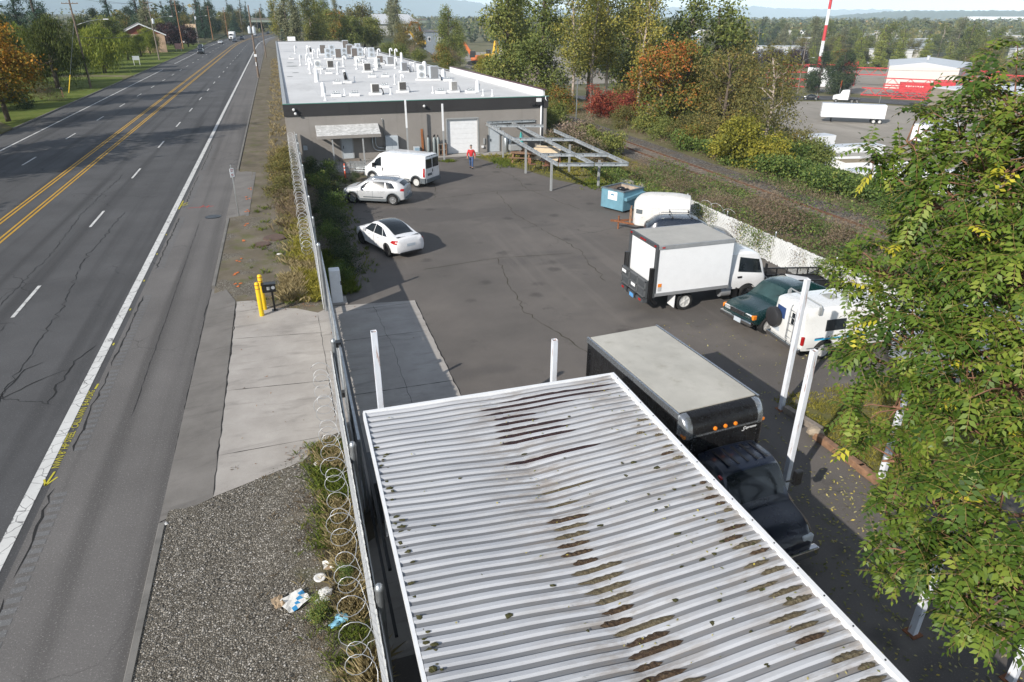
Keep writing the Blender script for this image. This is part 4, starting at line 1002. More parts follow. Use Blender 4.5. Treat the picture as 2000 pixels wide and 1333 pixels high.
for s_ in (1, -1):
    cb.side_patch('window', M_glass, t, [(2.6, 1.28), (3.32, 1.24), (3.02, 1.75), (2.65, 1.86)], s_)
    wheel(t, 3.72, s_ * .84, .40, .26, M_steelrim, 8); wheel(t, -1.1, s_ * .82, .40, .46, M_steelrim, 8)
    m = MB(); m.bar((3.15, s_ * .95, 1.4), (3.2, s_ * 1.16, 1.42), .04); m.box((3.2, s_ * 1.22, 1.48), (.12, .2, .36)); m.build('mirror', M_black, t, bevel=.03)
    m = MB(); m.box((4.28, s_ * .62, .82), (.12, .3, .2)); m.build('headlight', M_clear, t, bevel=.03)
m = MB()
for y in (-.5, -.25, 0, .25, .5): m.box((2.6, y, 2.055), (.6, .05, .02))
m.build('roof_rib', M_black, t)
m = MB(); m.box((3.0, -.8, 1.9), (.1, .05, .05)); m.build('marker_lamp', M_red, t)
m = MB(); m.box((0, .38, .72), (5.4, .1, .22)); m.box((0, -.38, .72), (5.4, .1, .22)); m.build('chassis', M_black, t)
m = MB(); m.box((4.36, 0, .5), (.16, 1.8, .22)); m.build('bumper', M_chrome, t, bevel=.03)

# ---- green pickup
t = thing('pickup_truck', 'dark green pickup facing the lot between box truck and camper van', 'pickup truck', (17.55, 20.15, 0), R(189))
green = carpaint('dark_green_paint', (0.008, 0.035, 0.036), .2)
lf = Loft([(-.55, .40, .98, 1.52, .80, .60), (-.5, .38, .98, 1.58, .82, .62), (.2, .36, .97, 1.62, .83, .62), (.5, .36, .97, 1.56, .83, .62), (1.0, .36, .97, 1.16, .83, .68), (1.2, .36, .96, 1.04, .83, .70), (1.9, .38, .90, .98, .82, .70), (2.2, .44, .82, .88, .78, .66), (2.27, .52, .78, .82, .74, .6)])
lf.mesh('cab', green, t, [(1.48, .34, .41)])
lf.top_patch('windshield', glass('pale_glass', (.03, .06, .06)), t, 1.04, .68, .56, .56)
for s_ in (1, -1):
    lf.side_patch('window', M_glass, t, [(-.1, 1.02), (.86, 1.0), (.5, 1.42), (-.05, 1.48)], s_)
    wheel(t, 1.48, s_ * .72, .35, .24, M_steelrim, 8); wheel(t, -1.5, s_ * .72, .35, .24, M_steelrim, 8)
    m = MB(); m.box((2.2, s_ * .52, .76), (.14, .34, .17)); m.build('headlight', M_clear, t, bevel=.02)
    m = MB(); m.box((2.17, s_ * .74, .76), (.18, .12, .17)); m.build('indicator', M_amber, t, bevel=.02)
    m = MB(); m.box((.85, s_ * .93, 1.02), (.1, .18, .14)); m.build('mirror', M_black, t, bevel=.03)
m = MB(); m.box((2.27, 0, .77), (.06, .72, .17)); g_ = m.build('grille', M_chrome, t); m = MB(); [m.box((2.305, 0, .71 + .055 * k), (.012, .66, .025)) for k in range(3)]; m.build('grille_slot', M_black, g_)
m = MB(); m.box((2.3, 0, .52), (.16, 1.62, .17)); m.build('bumper', M_chrome, t, bevel=.04)
m = MB(); m.box((2.39, .15, .52), (.012, .34, .17)); m.build('number_plate', M_plate, t)
m = MB(); m.box((-1.42, .76, .74), (1.7, .07, .5)); m.box((-1.42, -.76, .74), (1.7, .07, .5)); m.box((-2.25, 0, .74), (.07, 1.5, .5)); m.box((-1.42, 0, .55), (1.65, 1.5, .06)); m.build('bed', green, t, bevel=.02)
m = MB(); m.box((-.4, 0, .48), (3.4, .9, .14)); m.build('chassis', M_black, t)
for y in (-.3, .35): m = MB(); m.bar((1.06, y - .2, 1.1), (.78, y + .2, 1.36), .025, .02); m.build('wiper', M_black, t)

# ---- white camper van with ladder and spare wheel
t = thing('camper_van', 'white raised-roof camper van with blue stripe, ladder and covered spare wheel', 'camper van', (18.25, 17.55, 0), R(-3))
lf = Loft([(-2.42, .40, 1.0, 1.80, .84, .72), (-2.38, .36, 1.0, 1.88, .90, .76), (-2.1, .34, 1.0, 1.93, .92, .77), (1.0, .34, 1.0, 1.95, .92, .77), (1.3, .34, 1.0, 1.88, .92, .74), (1.75, .34, 1.0, 1.40, .92, .74), (2.0, .36, .98, 1.14, .90, .72), (2.4, .42, .84, .94, .84, .66), (2.5, .5, .7, .76, .7, .55)])
cw = carpaint('cream_white_paint', (0.70, 0.70, 0.68))
lf.mesh('body', cw, t, [(1.65, .36, .43), (-1.5, .36, .43)])
underbody(t, -2.2, 2.2, 1.2, .3, .7)
lf.top_patch('windshield', M_glass, t, 1.72, .76, 1.34, .66)
lf.top_patch('roof_vent', plain('worn_roof_patch', (.35, .36, .33), .8, var=.3), t, -1.1, .22, -.7, .22, .02)
for s_ in (1, -1):
    lf.side_patch('window', M_glass, t, [(-1.55, 1.08), (-.72, 1.08), (-.74, 1.48), (-1.53, 1.48)], s_, .012)
    lf.side_patch('window', M_glass, t, [(-.1, 1.12), (.65, 1.12), (.63, 1.50), (-.08, 1.50)], s_, .012)
    lf.side_patch('window', M_glass, t, [(.95, 1.08), (1.6, 1.08), (1.3, 1.5), (.97, 1.5)], s_, .012)
    lf.side_patch('stripe', plain('sky_blue_stripe', (.03, .38, .62), .4), t, [(-1.95, .78), (1.9, .80), (1.9, .86), (-1.95, .84)], s_, .01, 24)
    lf.side_patch('stripe', plain('navy_stripe', (.02, .04, .15), .4), t, [(-1.95, .84), (-1.6, .845), (-1.6, .88), (-1.95, .875)], s_, .013)
    for x in (1.65, -1.5): wheel(t, x, s_ * .80, .36, .24, M_steelrim, 8)
    m = MB(); m.box((-2.39, s_ * .88, .80), (.1, .09, .32)); m.build('tail_light', M_red, t, bevel=.02)
    lf.side_patch('sill', M_clad, t, [(-2.2, .50), (2.1, .50), (2.1, .525), (-2.2, .525)], s_, .008, 24)
for x in (-1.9, .1):
    m = MB(); m.tube([(x, -.86, 1.72), (x, -.86, 2.02), (x, -.82, 2.06), (x, .82, 2.06), (x, .86, 2.02), (x, .86, 1.72)], .028, 6); m.build('roof_rack_bar', M_greypaint, t, smooth=True)
    for s_ in (1, -1): m = MB(); m.box((x, s_ * .86, 1.86), (.12, .05, .26)); m.build('rack_foot', M_greypaint, t)
m = MB(); m.box((-2.435, .42, 1.38), (.02, .46, .42)); m.build('rear_window', glass('blue_glass', (.03, .06, .16)), t, bevel=.008)
m = MB(); m.box((-2.435, -.36, 1.38), (.02, .36, .42)); m.build('rear_window', M_glass, t, bevel=.008)
m = MB(); m.lathe((0, 0, 0), [(.30, 0), (.36, .04), (.36, .2), (.30, .24), (.1, .245)], 24, M=Matrix.Translation((-2.44, .62, 1.12)) @ Matrix.Rotation(R(-90), 4, 'Y')); m.build('spare_wheel_cover', M_dark, t, smooth=True, auto=40)
m = MB()
for y in (-.14, -.46): m.tube([(-2.43, y, 1.86), (-2.52, y, 1.8), (-2.52, y, .6), (-2.44, y, .56)], .016, 6)
for z in (.7, .95, 1.2, 1.45, 1.7): m.tube([(-2.52, -.14, z), (-2.52, -.46, z)], .014, 6)
m.build('ladder', M_alu, t, smooth=True)
m = MB(); m.box((-2.5, 0, .44), (.16, 1.8, .16)); m.build('bumper', M_chrome, t, bevel=.03)
m = MB(); m.box((-2.435, .55, .70), (.02, .34, .15)); m.build('number_plate', M_plate, t)
m = MB(); m.lathe((0, 0, 0), [(.06, 0), (.06, .006)], 14, M=Matrix.Translation((-2.446, -.40, 1.26)) @ Matrix.Rotation(R(-90), 4, 'Y')); m.build('sticker', M_boxwhite, t)

# ---- dark SUV with roof bars
t = thing('suv', 'dark blue SUV with roof bars between horse trailer and white box truck', 'car', (18.85, 29.35, 0), R(-22))
navy = carpaint('dark_navy_paint', (0.012, 0.018, 0.03))
crossover(t, navy, rails=True, H=1.62, roofdark=navy, long=.04, rim=M_rim)
for x in (-.9, .05): m = MB(); m.tube([(x, -.78, 1.76), (x, .78, 1.76)], .022, 6); m.box((x, .56, 1.71), (.08, .06, .1)); m.box((x, -.56, 1.71), (.08, .06, .1)); m.build('roof_bar', M_black, t)
# ---- horse trailer
t = thing('horse_trailer', 'old white rounded-roof horse trailer with dirty sides behind the dark SUV', 'trailer', (19.0, 32.35, 0), R(150))
hw = plain('weathered_white_paint', (0.62, 0.61, 0.58), .55, var=.08, dirt=.45, dirtc=(.28, .24, .19))
lf = Loft([(-1.5, .42, 1.45, 1.88, .70, .50), (-1.45, .40, 1.5, 1.98, .78, .56), (-.5, .40, 1.52, 2.08, .80, .58), (.6, .40, 1.52, 2.06, .80, .58), (1.1, .40, 1.50, 1.96, .78, .54), (1.38, .42, 1.42, 1.74, .62, .42), (1.5, .48, 1.35, 1.55, .40, .26)], crown=.06)
lf.mesh('body', hw, t)
lf.side_patch('vent_window', M_clad, t, [(1.02, 1.12), (1.36, 1.12), (1.36, 1.36), (1.02, 1.36)], 1, .01); lf.side_patch('vent_window', M_clad, t, [(1.02, 1.12), (1.36, 1.12), (1.36, 1.36), (1.02, 1.36)], -1, .01)
for s_ in (1, -1):
    lf.side_patch('trim', M_alu, t, [(-1.45, 1.47), (1.3, 1.44), (1.3, 1.48), (-1.45, 1.51)], s_, .014, 20)
    for x in (-.35, .35): wheel(t, x, s_ * .86, .30, .2, M_steelrim, 6)
    m = MB(); m.box((0, s_ * .9, .66), (1.5, .24, .05)); m.build('mudguard', hw, t)
m = MB(); m.bar((1.4, .5, .45), (2.5, 0, .45), .09); m.bar((1.4, -.5, .45), (2.5, 0, .45), .09); m.bar((2.3, 0, .45), (2.75, 0, .45), .1); m.tube([(2.3, 0, 0), (2.3, 0, .75)], .045, 8); m.build('drawbar', M_rust, t)
m = MB(); m.bar((1.66, .4, .5), (1.66, .4, 1.3), .09); m.bar((1.66, -.4, .5), (1.66, -.4, 1.25), .09); m.bar((1.66, -.4, 1.2), (1.66, .4, 1.2), .07); m.build('front_rack', M_wood, t)
# ---- blue dumpster
t = thing('dumpster', 'blue steel dumpster with rusty rim and white label at canopy end', 'dumpster', (19.15, 37.5, 0), R(24))
dblue = plain('dumpster_blue', (0.13, 0.27, 0.34), .55, var=.12, scale=3, dirt=.3, dirtc=(.14, .12, .10))
W, D, H0, H1 = 1.8, 1.72, 1.35, 1.2
m = MB()
for (a, b) in (((-W / 2, -D / 2), (-W / 2, D / 2)), ((W / 2, -D / 2), (W / 2, D / 2))): m.bar((a[0], a[1], .72), (b[0], b[1], .72), .05, 1.16)
for s_ in (1, -1): m.box((0, s_ * D / 2, .72), (W + .05, .05, 1.16))
m.box((0, 0, .16), (W, D, .06)); m.build('body', dblue, t)
m = MB()
for s_ in (1, -1): m.box((0, s_ * D / 2, 1.31), (W + .16, .1, .07)); m.box((s_ * W / 2, 0, 1.31), (.1, D - .1, .07))
m.build('rim', plain('dumpster_rim', (.10, .15, .18), .6, var=.2, dirt=.8, dirtc=(.16, .08, .04)), t)
m = MB(); m.box((0, 0, 1.0), (W - .08, D - .08, .02)); m.box((0, D / 2 - .03, .8), (W - .1, .012, .95)); m.box((W / 2 - .03, 0, .8), (.012, D - .1, .95)); m.box((-W / 2 + .03, 0, .8), (.012, D - .1, .95)); m.build('inner_lining', plain('rusty_lining', (.34, .27, .21), .8, var=.4, scale=5), t)
m = MB(); m.bar((-.85, -D / 2 - .12, .86), (.9, -D / 2 - .12, 1.02), .2, .18); m.build('fork_pocket', dblue, t)
m = MB(); m.box((-W / 2 - .03, -.02, .95), (.012, .72, .5)); lb = m.build('label', M_boxwhite, t)
m = MB(); m.prism([(-.16, -.05), (.16, -.05), (.1, .05), (.03, .01), (-.04, .08), (-.1, .02)], 0, .004, M=Matrix.Translation((-W / 2 - .037, -.02, 1.02)) @ Matrix.Rotation(R(-90), 4, 'Z') @ Matrix.Rotation(R(90), 4, 'X')); m.build('emblem', plain('emblem_blue', (.05, .2, .33), .5), lb)
for x in (-.7, .7):
    for y in (-.65, .65): m = MB(); m.lathe((0, 0, 0), [(.08, -.03), (.08, .03)], 10, M=Matrix.Translation((x, y, .08)) @ Matrix.Rotation(R(90), 4, 'X')); m.box((x, y, .14), (.05, .08, .1)); m.build('caster', M_black, t)
m = MB(); [m.blob((random.Random(i).uniform(-.5, .5), random.Random(i + 50).uniform(-.5, .5), 1.02), (.28, .22, .16), i, 2, .3) for i in range(5)]; o = m.build('trash_bag', M_black, smooth=True); o.parent = None; o.matrix_world = Matrix.Translation((19.15, 37.5, 0)) @ Matrix.Rotation(R(24), 4, 'Z'); tag(o, 'black bin bags lying inside the open blue dumpster', 'trash bags')
# ---- black utility trailer with mesh sides
t = thing('utility_trailer', 'black mesh-sided utility trailer in front of the white box truck', 'trailer', (19.75, 22.15, 0), R(-14))
m = MB(); m.box((0, 0, .55), (2.9, 1.6, .08)); m.build('bed', plain('trailer_bed', (.02, .022, .03), .4), t)
m = MB()
for s_ in (1, -1):
    for z in (.62, .95): m.box((0, s_ * .78, z), (2.9, .05, .05))
    for k in range(7): m.box((-1.4 + k * .467, s_ * .78, .78), (.04, .04, .36))
for x in (-1.43, 1.43):
    for z in (.62, .95): m.box((x, 0, z), (.05, 1.52, .05))
m.build('side_rail', M_black, t)
def meshmat():
    s = Sh('black_wire_mesh', rough=.5); e = s.math('MAXIMUM', s.math('PINGPONG', s.xyz(0), .02), s.math('PINGPONG', s.xyz(2), .02)); s.col((.012, .012, .013))
    tr = s.n('ShaderNodeBsdfTransparent'); mx = s.n('ShaderNodeMixShader'); s.lk(s.math('GREATER_THAN', e, .0145), mx.inputs[0]); s.t.links.new(tr.outputs[0], mx.inputs[1]); s.t.links.new(s.b.outputs[0], mx.inputs[2])
    s.t.links.new(mx.outputs[0], s.t.nodes['Material Output'].inputs['Surface']); return s.m
M_mesh = meshmat()
m = MB()
for s_ in (1, -1): m.box((0, s_ * .78, .785), (2.8, .006, .28))
m.build('mesh_panel', M_mesh, t)
for s_ in (1, -1): wheel(t, -.1, s_ * .95, .30, .2, M_steelrim, 6)
m = MB(); m.bar((1.4, .4, .5), (2.3, 0, .5), .08); m.bar((1.4, -.4, .5), (2.3, 0, .5), .08); m.build('drawbar', M_black, t)

# ---- traffic on the road (facing the viewer in the far lanes)
def small_car(name, label, loc, rz, paint, kind):
    t = thing(name, label, 'car', loc, rz, None)
    if kind == 'suv': crossover(t, paint, False, 1.55, paint)
    else: sedan(t, paint, M_rim, glassroof=False)
    return t
RV = R(-90)
dark = carpaint('charcoal_paint', (0.012, 0.013, 0.015)); gun = carpaint('gunmetal_paint', (.06, .07, .09), .3)
small_car('crossover', 'black SUV coming down the road, nearest of the traffic', (-22.6, 246, ZR), RV, dark, 'suv')
small_car('crossover', 'dark blue car waiting at the road edge behind the black SUV', (-25.6, 281, ZR), RV, navy, 'suv')
small_car('sedan', 'silver car coming down the road ahead of the white lorry', (-22.5 + cx(330), 330, ZR), RV, silver, 'sedan')
small_car('sedan', 'dark car in the inner lane beside the white lorry', (-18.6 + cx(352), 352, ZR), RV, gun, 'sedan')
small_car('crossover', 'blue-grey car behind the dark one in the inner lane', (-18.5 + cx(385), 385, ZR), RV, gun, 'suv')
small_car('sedan', 'silver car far up the road behind the lorry', (-20.5 + cx(455), 455, ZR), R(-97), silver, 'sedan')
small_car('crossover', 'dark car farthest up the road below the overpass', (-18.0 + cx(490), 490, ZR), R(-98), dark, 'suv')
t = thing('semi_truck', 'white lorry with tall box coming down the far lane of the road', 'truck', (-22.3 + cx(378), 378, ZR), R(-94))
lf = Loft([(0.0, .7, 1.7, 2.75, 1.1, .9), (.1, .6, 1.7, 2.8, 1.15, .95), (.9, .6, 1.7, 2.7, 1.15, .9), (1.3, .6, 1.65, 1.95, 1.12, .9), (2.3, .6, 1.4, 1.6, 1.0, .8), (2.5, .65, 1.2, 1.3, .9, .7)]); lf.mesh('cab', M_white_v, t)
lf.top_patch('windshield', M_glass, t, 1.28, .9, .92, .8)
m = MB(); m.box((-3.6, 0, 2.35), (6.6, 2.4, 2.6)); m.build('cargo_box', M_boxwhite, t)
m = MB(); m.box((2.5, 0, 1.1), (.06, .9, .7)); m.build('grille', M_chrome, t)
for x in (1.6, -1.2, -5.6):
    for s_ in (1, -1): wheel(t, x, s_ * 1.0, .5, .3, M_steelrim, 6)

# ------------------------------------------------------------------ fences and gate on the road side
def slat_mat():
    s = Sh('white_privacy_slats', rough=.5); 
    c = s.ramp(s.noise(2.0, 5, .65), (.3, (.60, .61, .60)), (.7, (.76, .77, .76)))
    d = s.step(s.noise(1.2, 5, .7, vec=s.scaled(1, 1, .4)), .55, .75); c = s.mix(s.math('MULTIPLY', d, .45), c, (.34, .32, .27))
    s.col(c); return s.m
M_slat = slat_mat()
M_wire = plain('galvanised_wire', (.45, .46, .47), .4, .6, var=.15)
def slats(mb, x, y0, y1, z0, z1, q, pitch=.088):
    y = y0
    while y < y1 - pitch * .5:
        mb.box((x + q.gauss(0, .003), y + pitch / 2, (z0 + z1) / 2 + q.uniform(-.03, .03)), (.012, pitch * .95, z1 - z0)); y += pitch
def chain(mb, x, y0, y1, z0, z1, dx, step=.16):
    """diagonal wires of the chain-link woven over the slats"""
    n = int((y1 - y0) / step); H = z1 - z0
    for k in range(-int(H / step), n):
        for sg in (1, -1):
            ya = y0 + k * step; yb = ya + H; a, b = (ya, z0), (yb, z1)
            if sg < 0: a, b = (ya, z1), (yb, z0)
            def cut(p, r, yl): t = (yl - p[0]) / (r[0] - p[0]); return (yl, p[1] + t * (r[1] - p[1]))
            if b[0] < y0 or a[0] > y1: continue
            if a[0] < y0: a = cut(a, b, y0)
            if b[0] > y1: b = cut(a, b, y1)
            mb.bar((x + dx, a[0], a[1]), (x + dx, b[0], b[1]), .004)
def coil(mb, x, z, y0, y1, r, pitch, q, n=14, wire=.0065):
    pts = []; y = y0; th = 0
    N = int((y1 - y0) / pitch * n)
    for i in range(N):
        th = 2 * PI * i / n; k = int(i / n); random_r = r * (1 + .18 * math.sin(k * 2.3) + .1 * math.sin(k * 5.1))
        y = y0 + i * pitch / n + .12 * math.sin(k * 1.7)
        pts.append((x - .06 + random_r * math.cos(th), y + .10 * math.sin(th), z + random_r * .9 * math.sin(th)))
    mb.tube(pts, wire, 4)
def post(parent, x, y, r, h, name='post'):
    m = MB(); m.lathe((x, y, 0), [(r, 0), (r, h), (r * 1.15, h), (r * 1.15, h + .03), (r * .8, h + .09), (r * .2, h + .12)], 12); return m.build(name, M_galv, parent, smooth=True, auto=50)
q = random.Random(11)
def fence(label, x0, x1, y0, y1, H, posts, ph, coil_x, cy0, cy1):
    t = thing('slatted_fence', label, 'fence', (0, 0, 0))
    m = MB(); n = max(1, int((y1 - y0) / 4)); xa = lambda y: x0 + (x1 - x0) * (y - y0) / (y1 - y0)
    for i in range(n): a = y0 + (y1 - y0) * i / n; b = y0 + (y1 - y0) * (i + 1) / n; slats(m, xa((a + b) / 2), a, b, .06, H, q)
    m.build('slats', M_slat, t)
    m = MB(); chain(m, (x0 + x1) / 2 if abs(x1 - x0) < .01 else xa((y0 + min(y1, y0 + 8)) / 2), max(y0, 0), min(y1, y0 + 200), .05, H + .05, -.02, .2 if y1 < 30 else .35); m.build('chain_link', M_wire, t)
    m = MB(); m.tube([(x0 + .05, y0, H - .12), (x1 + .05, y1, H - .12)], .022, 6); m.build('top_rail', M_galv, t, smooth=True)
    for y, r in posts: post(t, xa(y) + .09, y, r, ph)
    m = MB(); coil(m, coil_x, H - .10, cy0, cy1, .22, .40, q); m.build('razor_wire', M_wire, t, smooth=True)
    return t
fence('long white slatted chain-link fence with razor wire between verge and warehouse lot', .45, .45, 26.3, 58.2, 2.45, [(26.3, .07)] + [(26.3 + 4 * k, .045) for k in range(1, 8)], 2.75, .18, 27.0, 57.5)
fence('near white slatted chain-link fence with razor wire beside the metal shed', .34, .34, -8, 17.4, 2.45, [(17.4, .06), (12.2, .07), (8.1, .07), (4.0, .07), (0, .06)], 2.7, .06, 2, 16.6)
# sliding gate
t = thing('sliding_gate', 'open-frame sliding gate with white slats and black brackets behind the fence gap', 'gate', (0, 0, 0))
m = MB(); GY0, GY1, GX, GH = 13.2, 27.4, .62, 2.15
for z in (.14, GH): m.bar((GX, GY0, z), (GX, GY1, z), .06)
for k in range(7): y = GY0 + (GY1 - GY0) * k / 6; m.bar((GX, y, .14), (GX, y, GH), .05)
m.build('gate_frame', M_galv, t)
m = MB(); slats(m, GX + .03, GY0 + .1, 25.5, .2, GH - .06, q); m.build('slats', M_slat, t)
m = MB(); chain(m, GX + .03, GY0 + .1, 25.5, .2, GH, -.02, .3); m.build('chain_link', M_wire, t)
m = MB(); m.bar((GX + .09, GY0 - 4, .35), (GX + .09, GY1 - 1, .35), .06); m.bar((GX + .09, GY0 - 4, GH - .15), (GX + .09, 19, GH - .15), .06); m.build('guide_rail', M_black, t)
for z in (.5, GH + .02): m = MB(); m.box((GX - .08, 18.4, z), (.26, .2, .16)); m.build('roller_bracket', M_black, t)
for y in (2.2, 6.6): m = MB(); m.lathe((.95, y, 0), [(.045, 0), (.045, 1.9), (.05, 1.95), (.02, 2.0)], 10); o = m.build('bollard_post', M_galv, smooth=True, auto=40); tag(o, 'thin grey steel pipe post between near fence and metal shed' + (', nearer the viewer' if y < 4 else ', farther one'), 'post')
t = thing('gate_operator', 'white gate-motor cabinet standing behind the fence post', 'cabinet', (1.05, 27.15, 0))
m = MB(); m.box((0, 0, .74), (.45, .5, 1.4), taper=.94); m.build('cabinet', M_whitemetal, t, bevel=.02); m = MB(); m.box((0, 0, .03), (.75, .8, .06)); m.build('plinth', M_conc, t); m = MB(); m.box((.2, -.245, .9), (.04, .02, .16)); m.build('latch', M_black, t)

# ------------------------------------------------------------------ right-hand fence
t = thing('slatted_fence', 'low white slatted fence with creepers between parked vehicles and railway', 'fence', (0, 0, 0))
m = MB(); mm = MB()
fy = [14, 18, 22, 26, 30, 34]; fx = [21.65, 21.6, 21.55, 21.5, 21.5, 21.5]
for i in range(len(fy) - 1): slats(m, (fx[i] + fx[i + 1]) / 2, fy[i], fy[i + 1], .05, 1.32, q, .10)
m.build('slats', M_slat, t)
for i in range(len(fy) - 1): chain(mm, (fx[i] + fx[i + 1]) / 2, fy[i], fy[i + 1], .05, 1.36, -.02, .2)
mm.build('chain_link', M_wire, t)
for y, x in zip(fy, fx): post(t, x + .08, y, .035, 1.45)
m = MB(); coil(m, 21.9, 1.35, 30, 33, .22, 1.1, q, 12, .010); m.build('razor_wire', M_wire, t, smooth=True)
t = thing('retaining_wall', 'pale broken retaining wall overgrown with vines behind the dumpster', 'wall', (0, 0, 0)); m = MB(); q = random.Random(21)
for k in range(26): m.blob((21.5 + q.uniform(-.2, .35), 34.3 + k * .33, q.uniform(.1, .55)), (q.uniform(.2, .35), q.uniform(.2, .4), q.uniform(.2, .35)), k, 1, .35)
m.build('stones', plain('pale_rubble', (.26, .24, .21), .9, var=.35, dirt=.8), t)

# ------------------------------------------------------------------ foreground metal shed
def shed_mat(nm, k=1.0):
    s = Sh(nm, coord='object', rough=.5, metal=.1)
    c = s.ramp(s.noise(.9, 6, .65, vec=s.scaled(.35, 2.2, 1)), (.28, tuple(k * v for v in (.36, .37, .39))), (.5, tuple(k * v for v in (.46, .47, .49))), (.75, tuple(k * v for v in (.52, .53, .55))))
    st = s.noise(1.0, 5, .7, vec=s.scaled(.5, 9, 1)); c = s.mix(s.math('MULTIPLY', s.step(st, .5, .75), .3), c, (.40, .39, .36))
    x = s.xyz(0); y = s.xyz(1); z = s.xyz(2)
    v = s.math('SUBTRACT', 1.0, s.step(s.math('ABSOLUTE', s.math('SUBTRACT', x, 3.7)), .15, 1.7))
    r = s.math('SUBTRACT', 1.0, s.step(s.math('SUBTRACT', 6.7, x), .1, 2.2))
    near = s.math('ADD', s.math('MULTIPLY', v, .8), s.math('MULTIPLY', r, .9))
    d = s.math('MULTIPLY', near, s.step(s.noise(1.6, 6, .72, vec=s.scaled(.8, 4, 1)), .40, .66))
    c = s.mix(s.math('MULTIPLY', d, .85), c, (.23, .195, .16))
    sp = s.step(s.noise(9, 4, .8), .66, .74); c = s.mix(s.math('MULTIPLY', sp, .5), c, (.2, .18, .15))
    s.col(c); s.rough(s.ramp(s.noise(3, 4), (.3, .35), (.7, .6)))
    s.bump(s.noise(1.4, 4, .6, vec=s.scaled(.5, 2, 1)), .25, .05); return s.m
SH = thing('metal_shed', 'open shed with sagging corrugated metal roof, rust and moss in the valley', 'shed', (0, 0, 0))
X0, X1, Y0, Y1 = .80, 6.62, -1.5, 12.86
def sag(x, y):
    d = .03 + .20 * smooth((12.7 - y) / 3.2) + .03 * math.sin(y * 1.3) * smooth((12.5 - y) / 3)
    u = (x - X0) / (3.68 - X0) if x < 3.68 else (X1 - x) / (X1 - 3.68)
    u = max(0.0, u)
    return 3.0 - d * (u ** 1.15) + .008 * math.sin(x * 3.1 + y * 1.9)
PITCH_R = .205
prof = [(0.0, .0), (.086, .0), (.116, .034), (.184, .034)]
q = random.Random(2)
m = MB(); ys_ = []; nr = int((Y1 - Y0) / PITCH_R)
for k in range(nr):
    jit = q.uniform(-.006, .006)
    for dy, dz in prof: ys_.append((Y1 - (k + 1) * PITCH_R + dy + jit, dz))
ys_.append((Y1, 0)); ys_.sort()
def sheet_part(xa, xb, dz, name):
    nx = 22; m = MB(); xs_ = [xa + (xb - xa) * i / nx for i in range(nx + 1)]
    for y, h in ys_:
        for x in xs_: m.v.append((x, y, sag(x, y) + h + dz))
    n1 = nx + 1
    hs_ = [h for y, h in ys_]
    for j in range(len(ys_) - 1):
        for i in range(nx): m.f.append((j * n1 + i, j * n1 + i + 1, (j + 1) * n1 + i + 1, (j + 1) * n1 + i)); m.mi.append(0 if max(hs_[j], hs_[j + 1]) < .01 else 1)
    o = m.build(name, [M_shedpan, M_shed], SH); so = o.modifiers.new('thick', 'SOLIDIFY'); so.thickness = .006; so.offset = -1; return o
M_shed = shed_mat('shed_roof_metal'); M_shedpan = shed_mat('shed_roof_pan_dark', .44)  # rib-to-pan contrast set by colour: pan faces take a darker copy
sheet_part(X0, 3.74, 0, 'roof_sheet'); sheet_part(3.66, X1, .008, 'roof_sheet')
# edge trims
m = MB(); m.bar((X0 - .04, Y1 + .03, 2.99), (X1 + .04, Y1 + .03, 2.98), .07, .16); m.build('edge_trim', M_whitemetal, SH)
m = MB(); n = 12
for i in range(n): a = Y0 + (Y1 - Y0) * i / n; b = Y0 + (Y1 - Y0) * (i + 1) / n; m.bar((X0 - .03, a, 3.0 - .02 - .05 * math.sin(PI * i / n)), (X0 - .03, b, 3.0 - .02 - .05 * math.sin(PI * (i + 1) / n)), .05, .17)
m.build('edge_trim', M_whitemetal, SH)
m = MB(); m.bar((X1 + .03, Y0, 3.02), (X1 + .03, Y1, 3.02), .09, .16); m.build('edge_trim', M_whitemetal, SH)
m = MB()
for k in range(24): m.lathe((X1 + .03, Y1 - .3 - k * .58, 3.10), [(.014, 0), (.012, .012)], 6)
m.build('screws', M_dark, SH)
for x in (1.0, 3.7, 6.4):
    for y in (12.4, 6.5, .5): m = MB(); m.box((x, y, 1.38), (.12, .12, 2.76)); m.build('post', M_whitemetal, SH)
m = MB()
for x in (1.0, 6.4): m.bar((x, Y0, 2.78), (x, Y1 - .2, 2.78), .1, .12)
m.bar((3.7, Y0, 2.6), (3.7, Y1 - .2, 2.6), .1, .12); m.build('purlin', M_galv, SH)
# debris lenses: wet leaf litter / rust lying in the pans of the valley and along the right eave
def lens(x0, x1, y, mat, name, thick=.02, w=.155):
    k = round((Y1 - y) / PITCH_R); yc = Y1 - k * PITCH_R + .038 + (q.uniform(-.004, .004)); n = 14; m = MB(); vs = []
    for i in range(n + 1):
        u = i / n; x = x0 + (x1 - x0) * u; h = w / 2 * min(1, 3.5 * u, 3.5 * (1 - u)) ** .7 * q.uniform(.6, 1.2) + .002; z = sag(x, yc) + .024
        t_ = thick * min(1, 4 * u, 4 * (1 - u)) * q.uniform(.5, 1.3)
        vs += [(x, yc - h, z), (x, yc, z + t_), (x, yc + h, z)]
    fs = [(3 * i + j, 3 * i + j + 1, 3 * i + 4 + j, 3 * i + 3 + j)[::-1] for i in range(n) for j in range(2)]
    m.add(vs, fs); return m.build(name, mat, SH)
def litter_mat(name, a, b, c_, rough=.9, bs=.8):
    s = Sh(name, rough=rough, spec=.25); s.col(s.ramp(s.noise(18, 5, .75), (.3, a), (.5, b), (.72, c_))); s.bump(s.noise(30, 4, .8), bs, .03); return s.m
M_rustwet = litter_mat('wet_rust_litter', (.012, .006, .006), (.03, .012, .011), (.06, .03, .025), .45, .5)
M_mulch = litter_mat('brown_leaf_mulch', (.025, .015, .01), (.065, .042, .026), (.14, .10, .06))
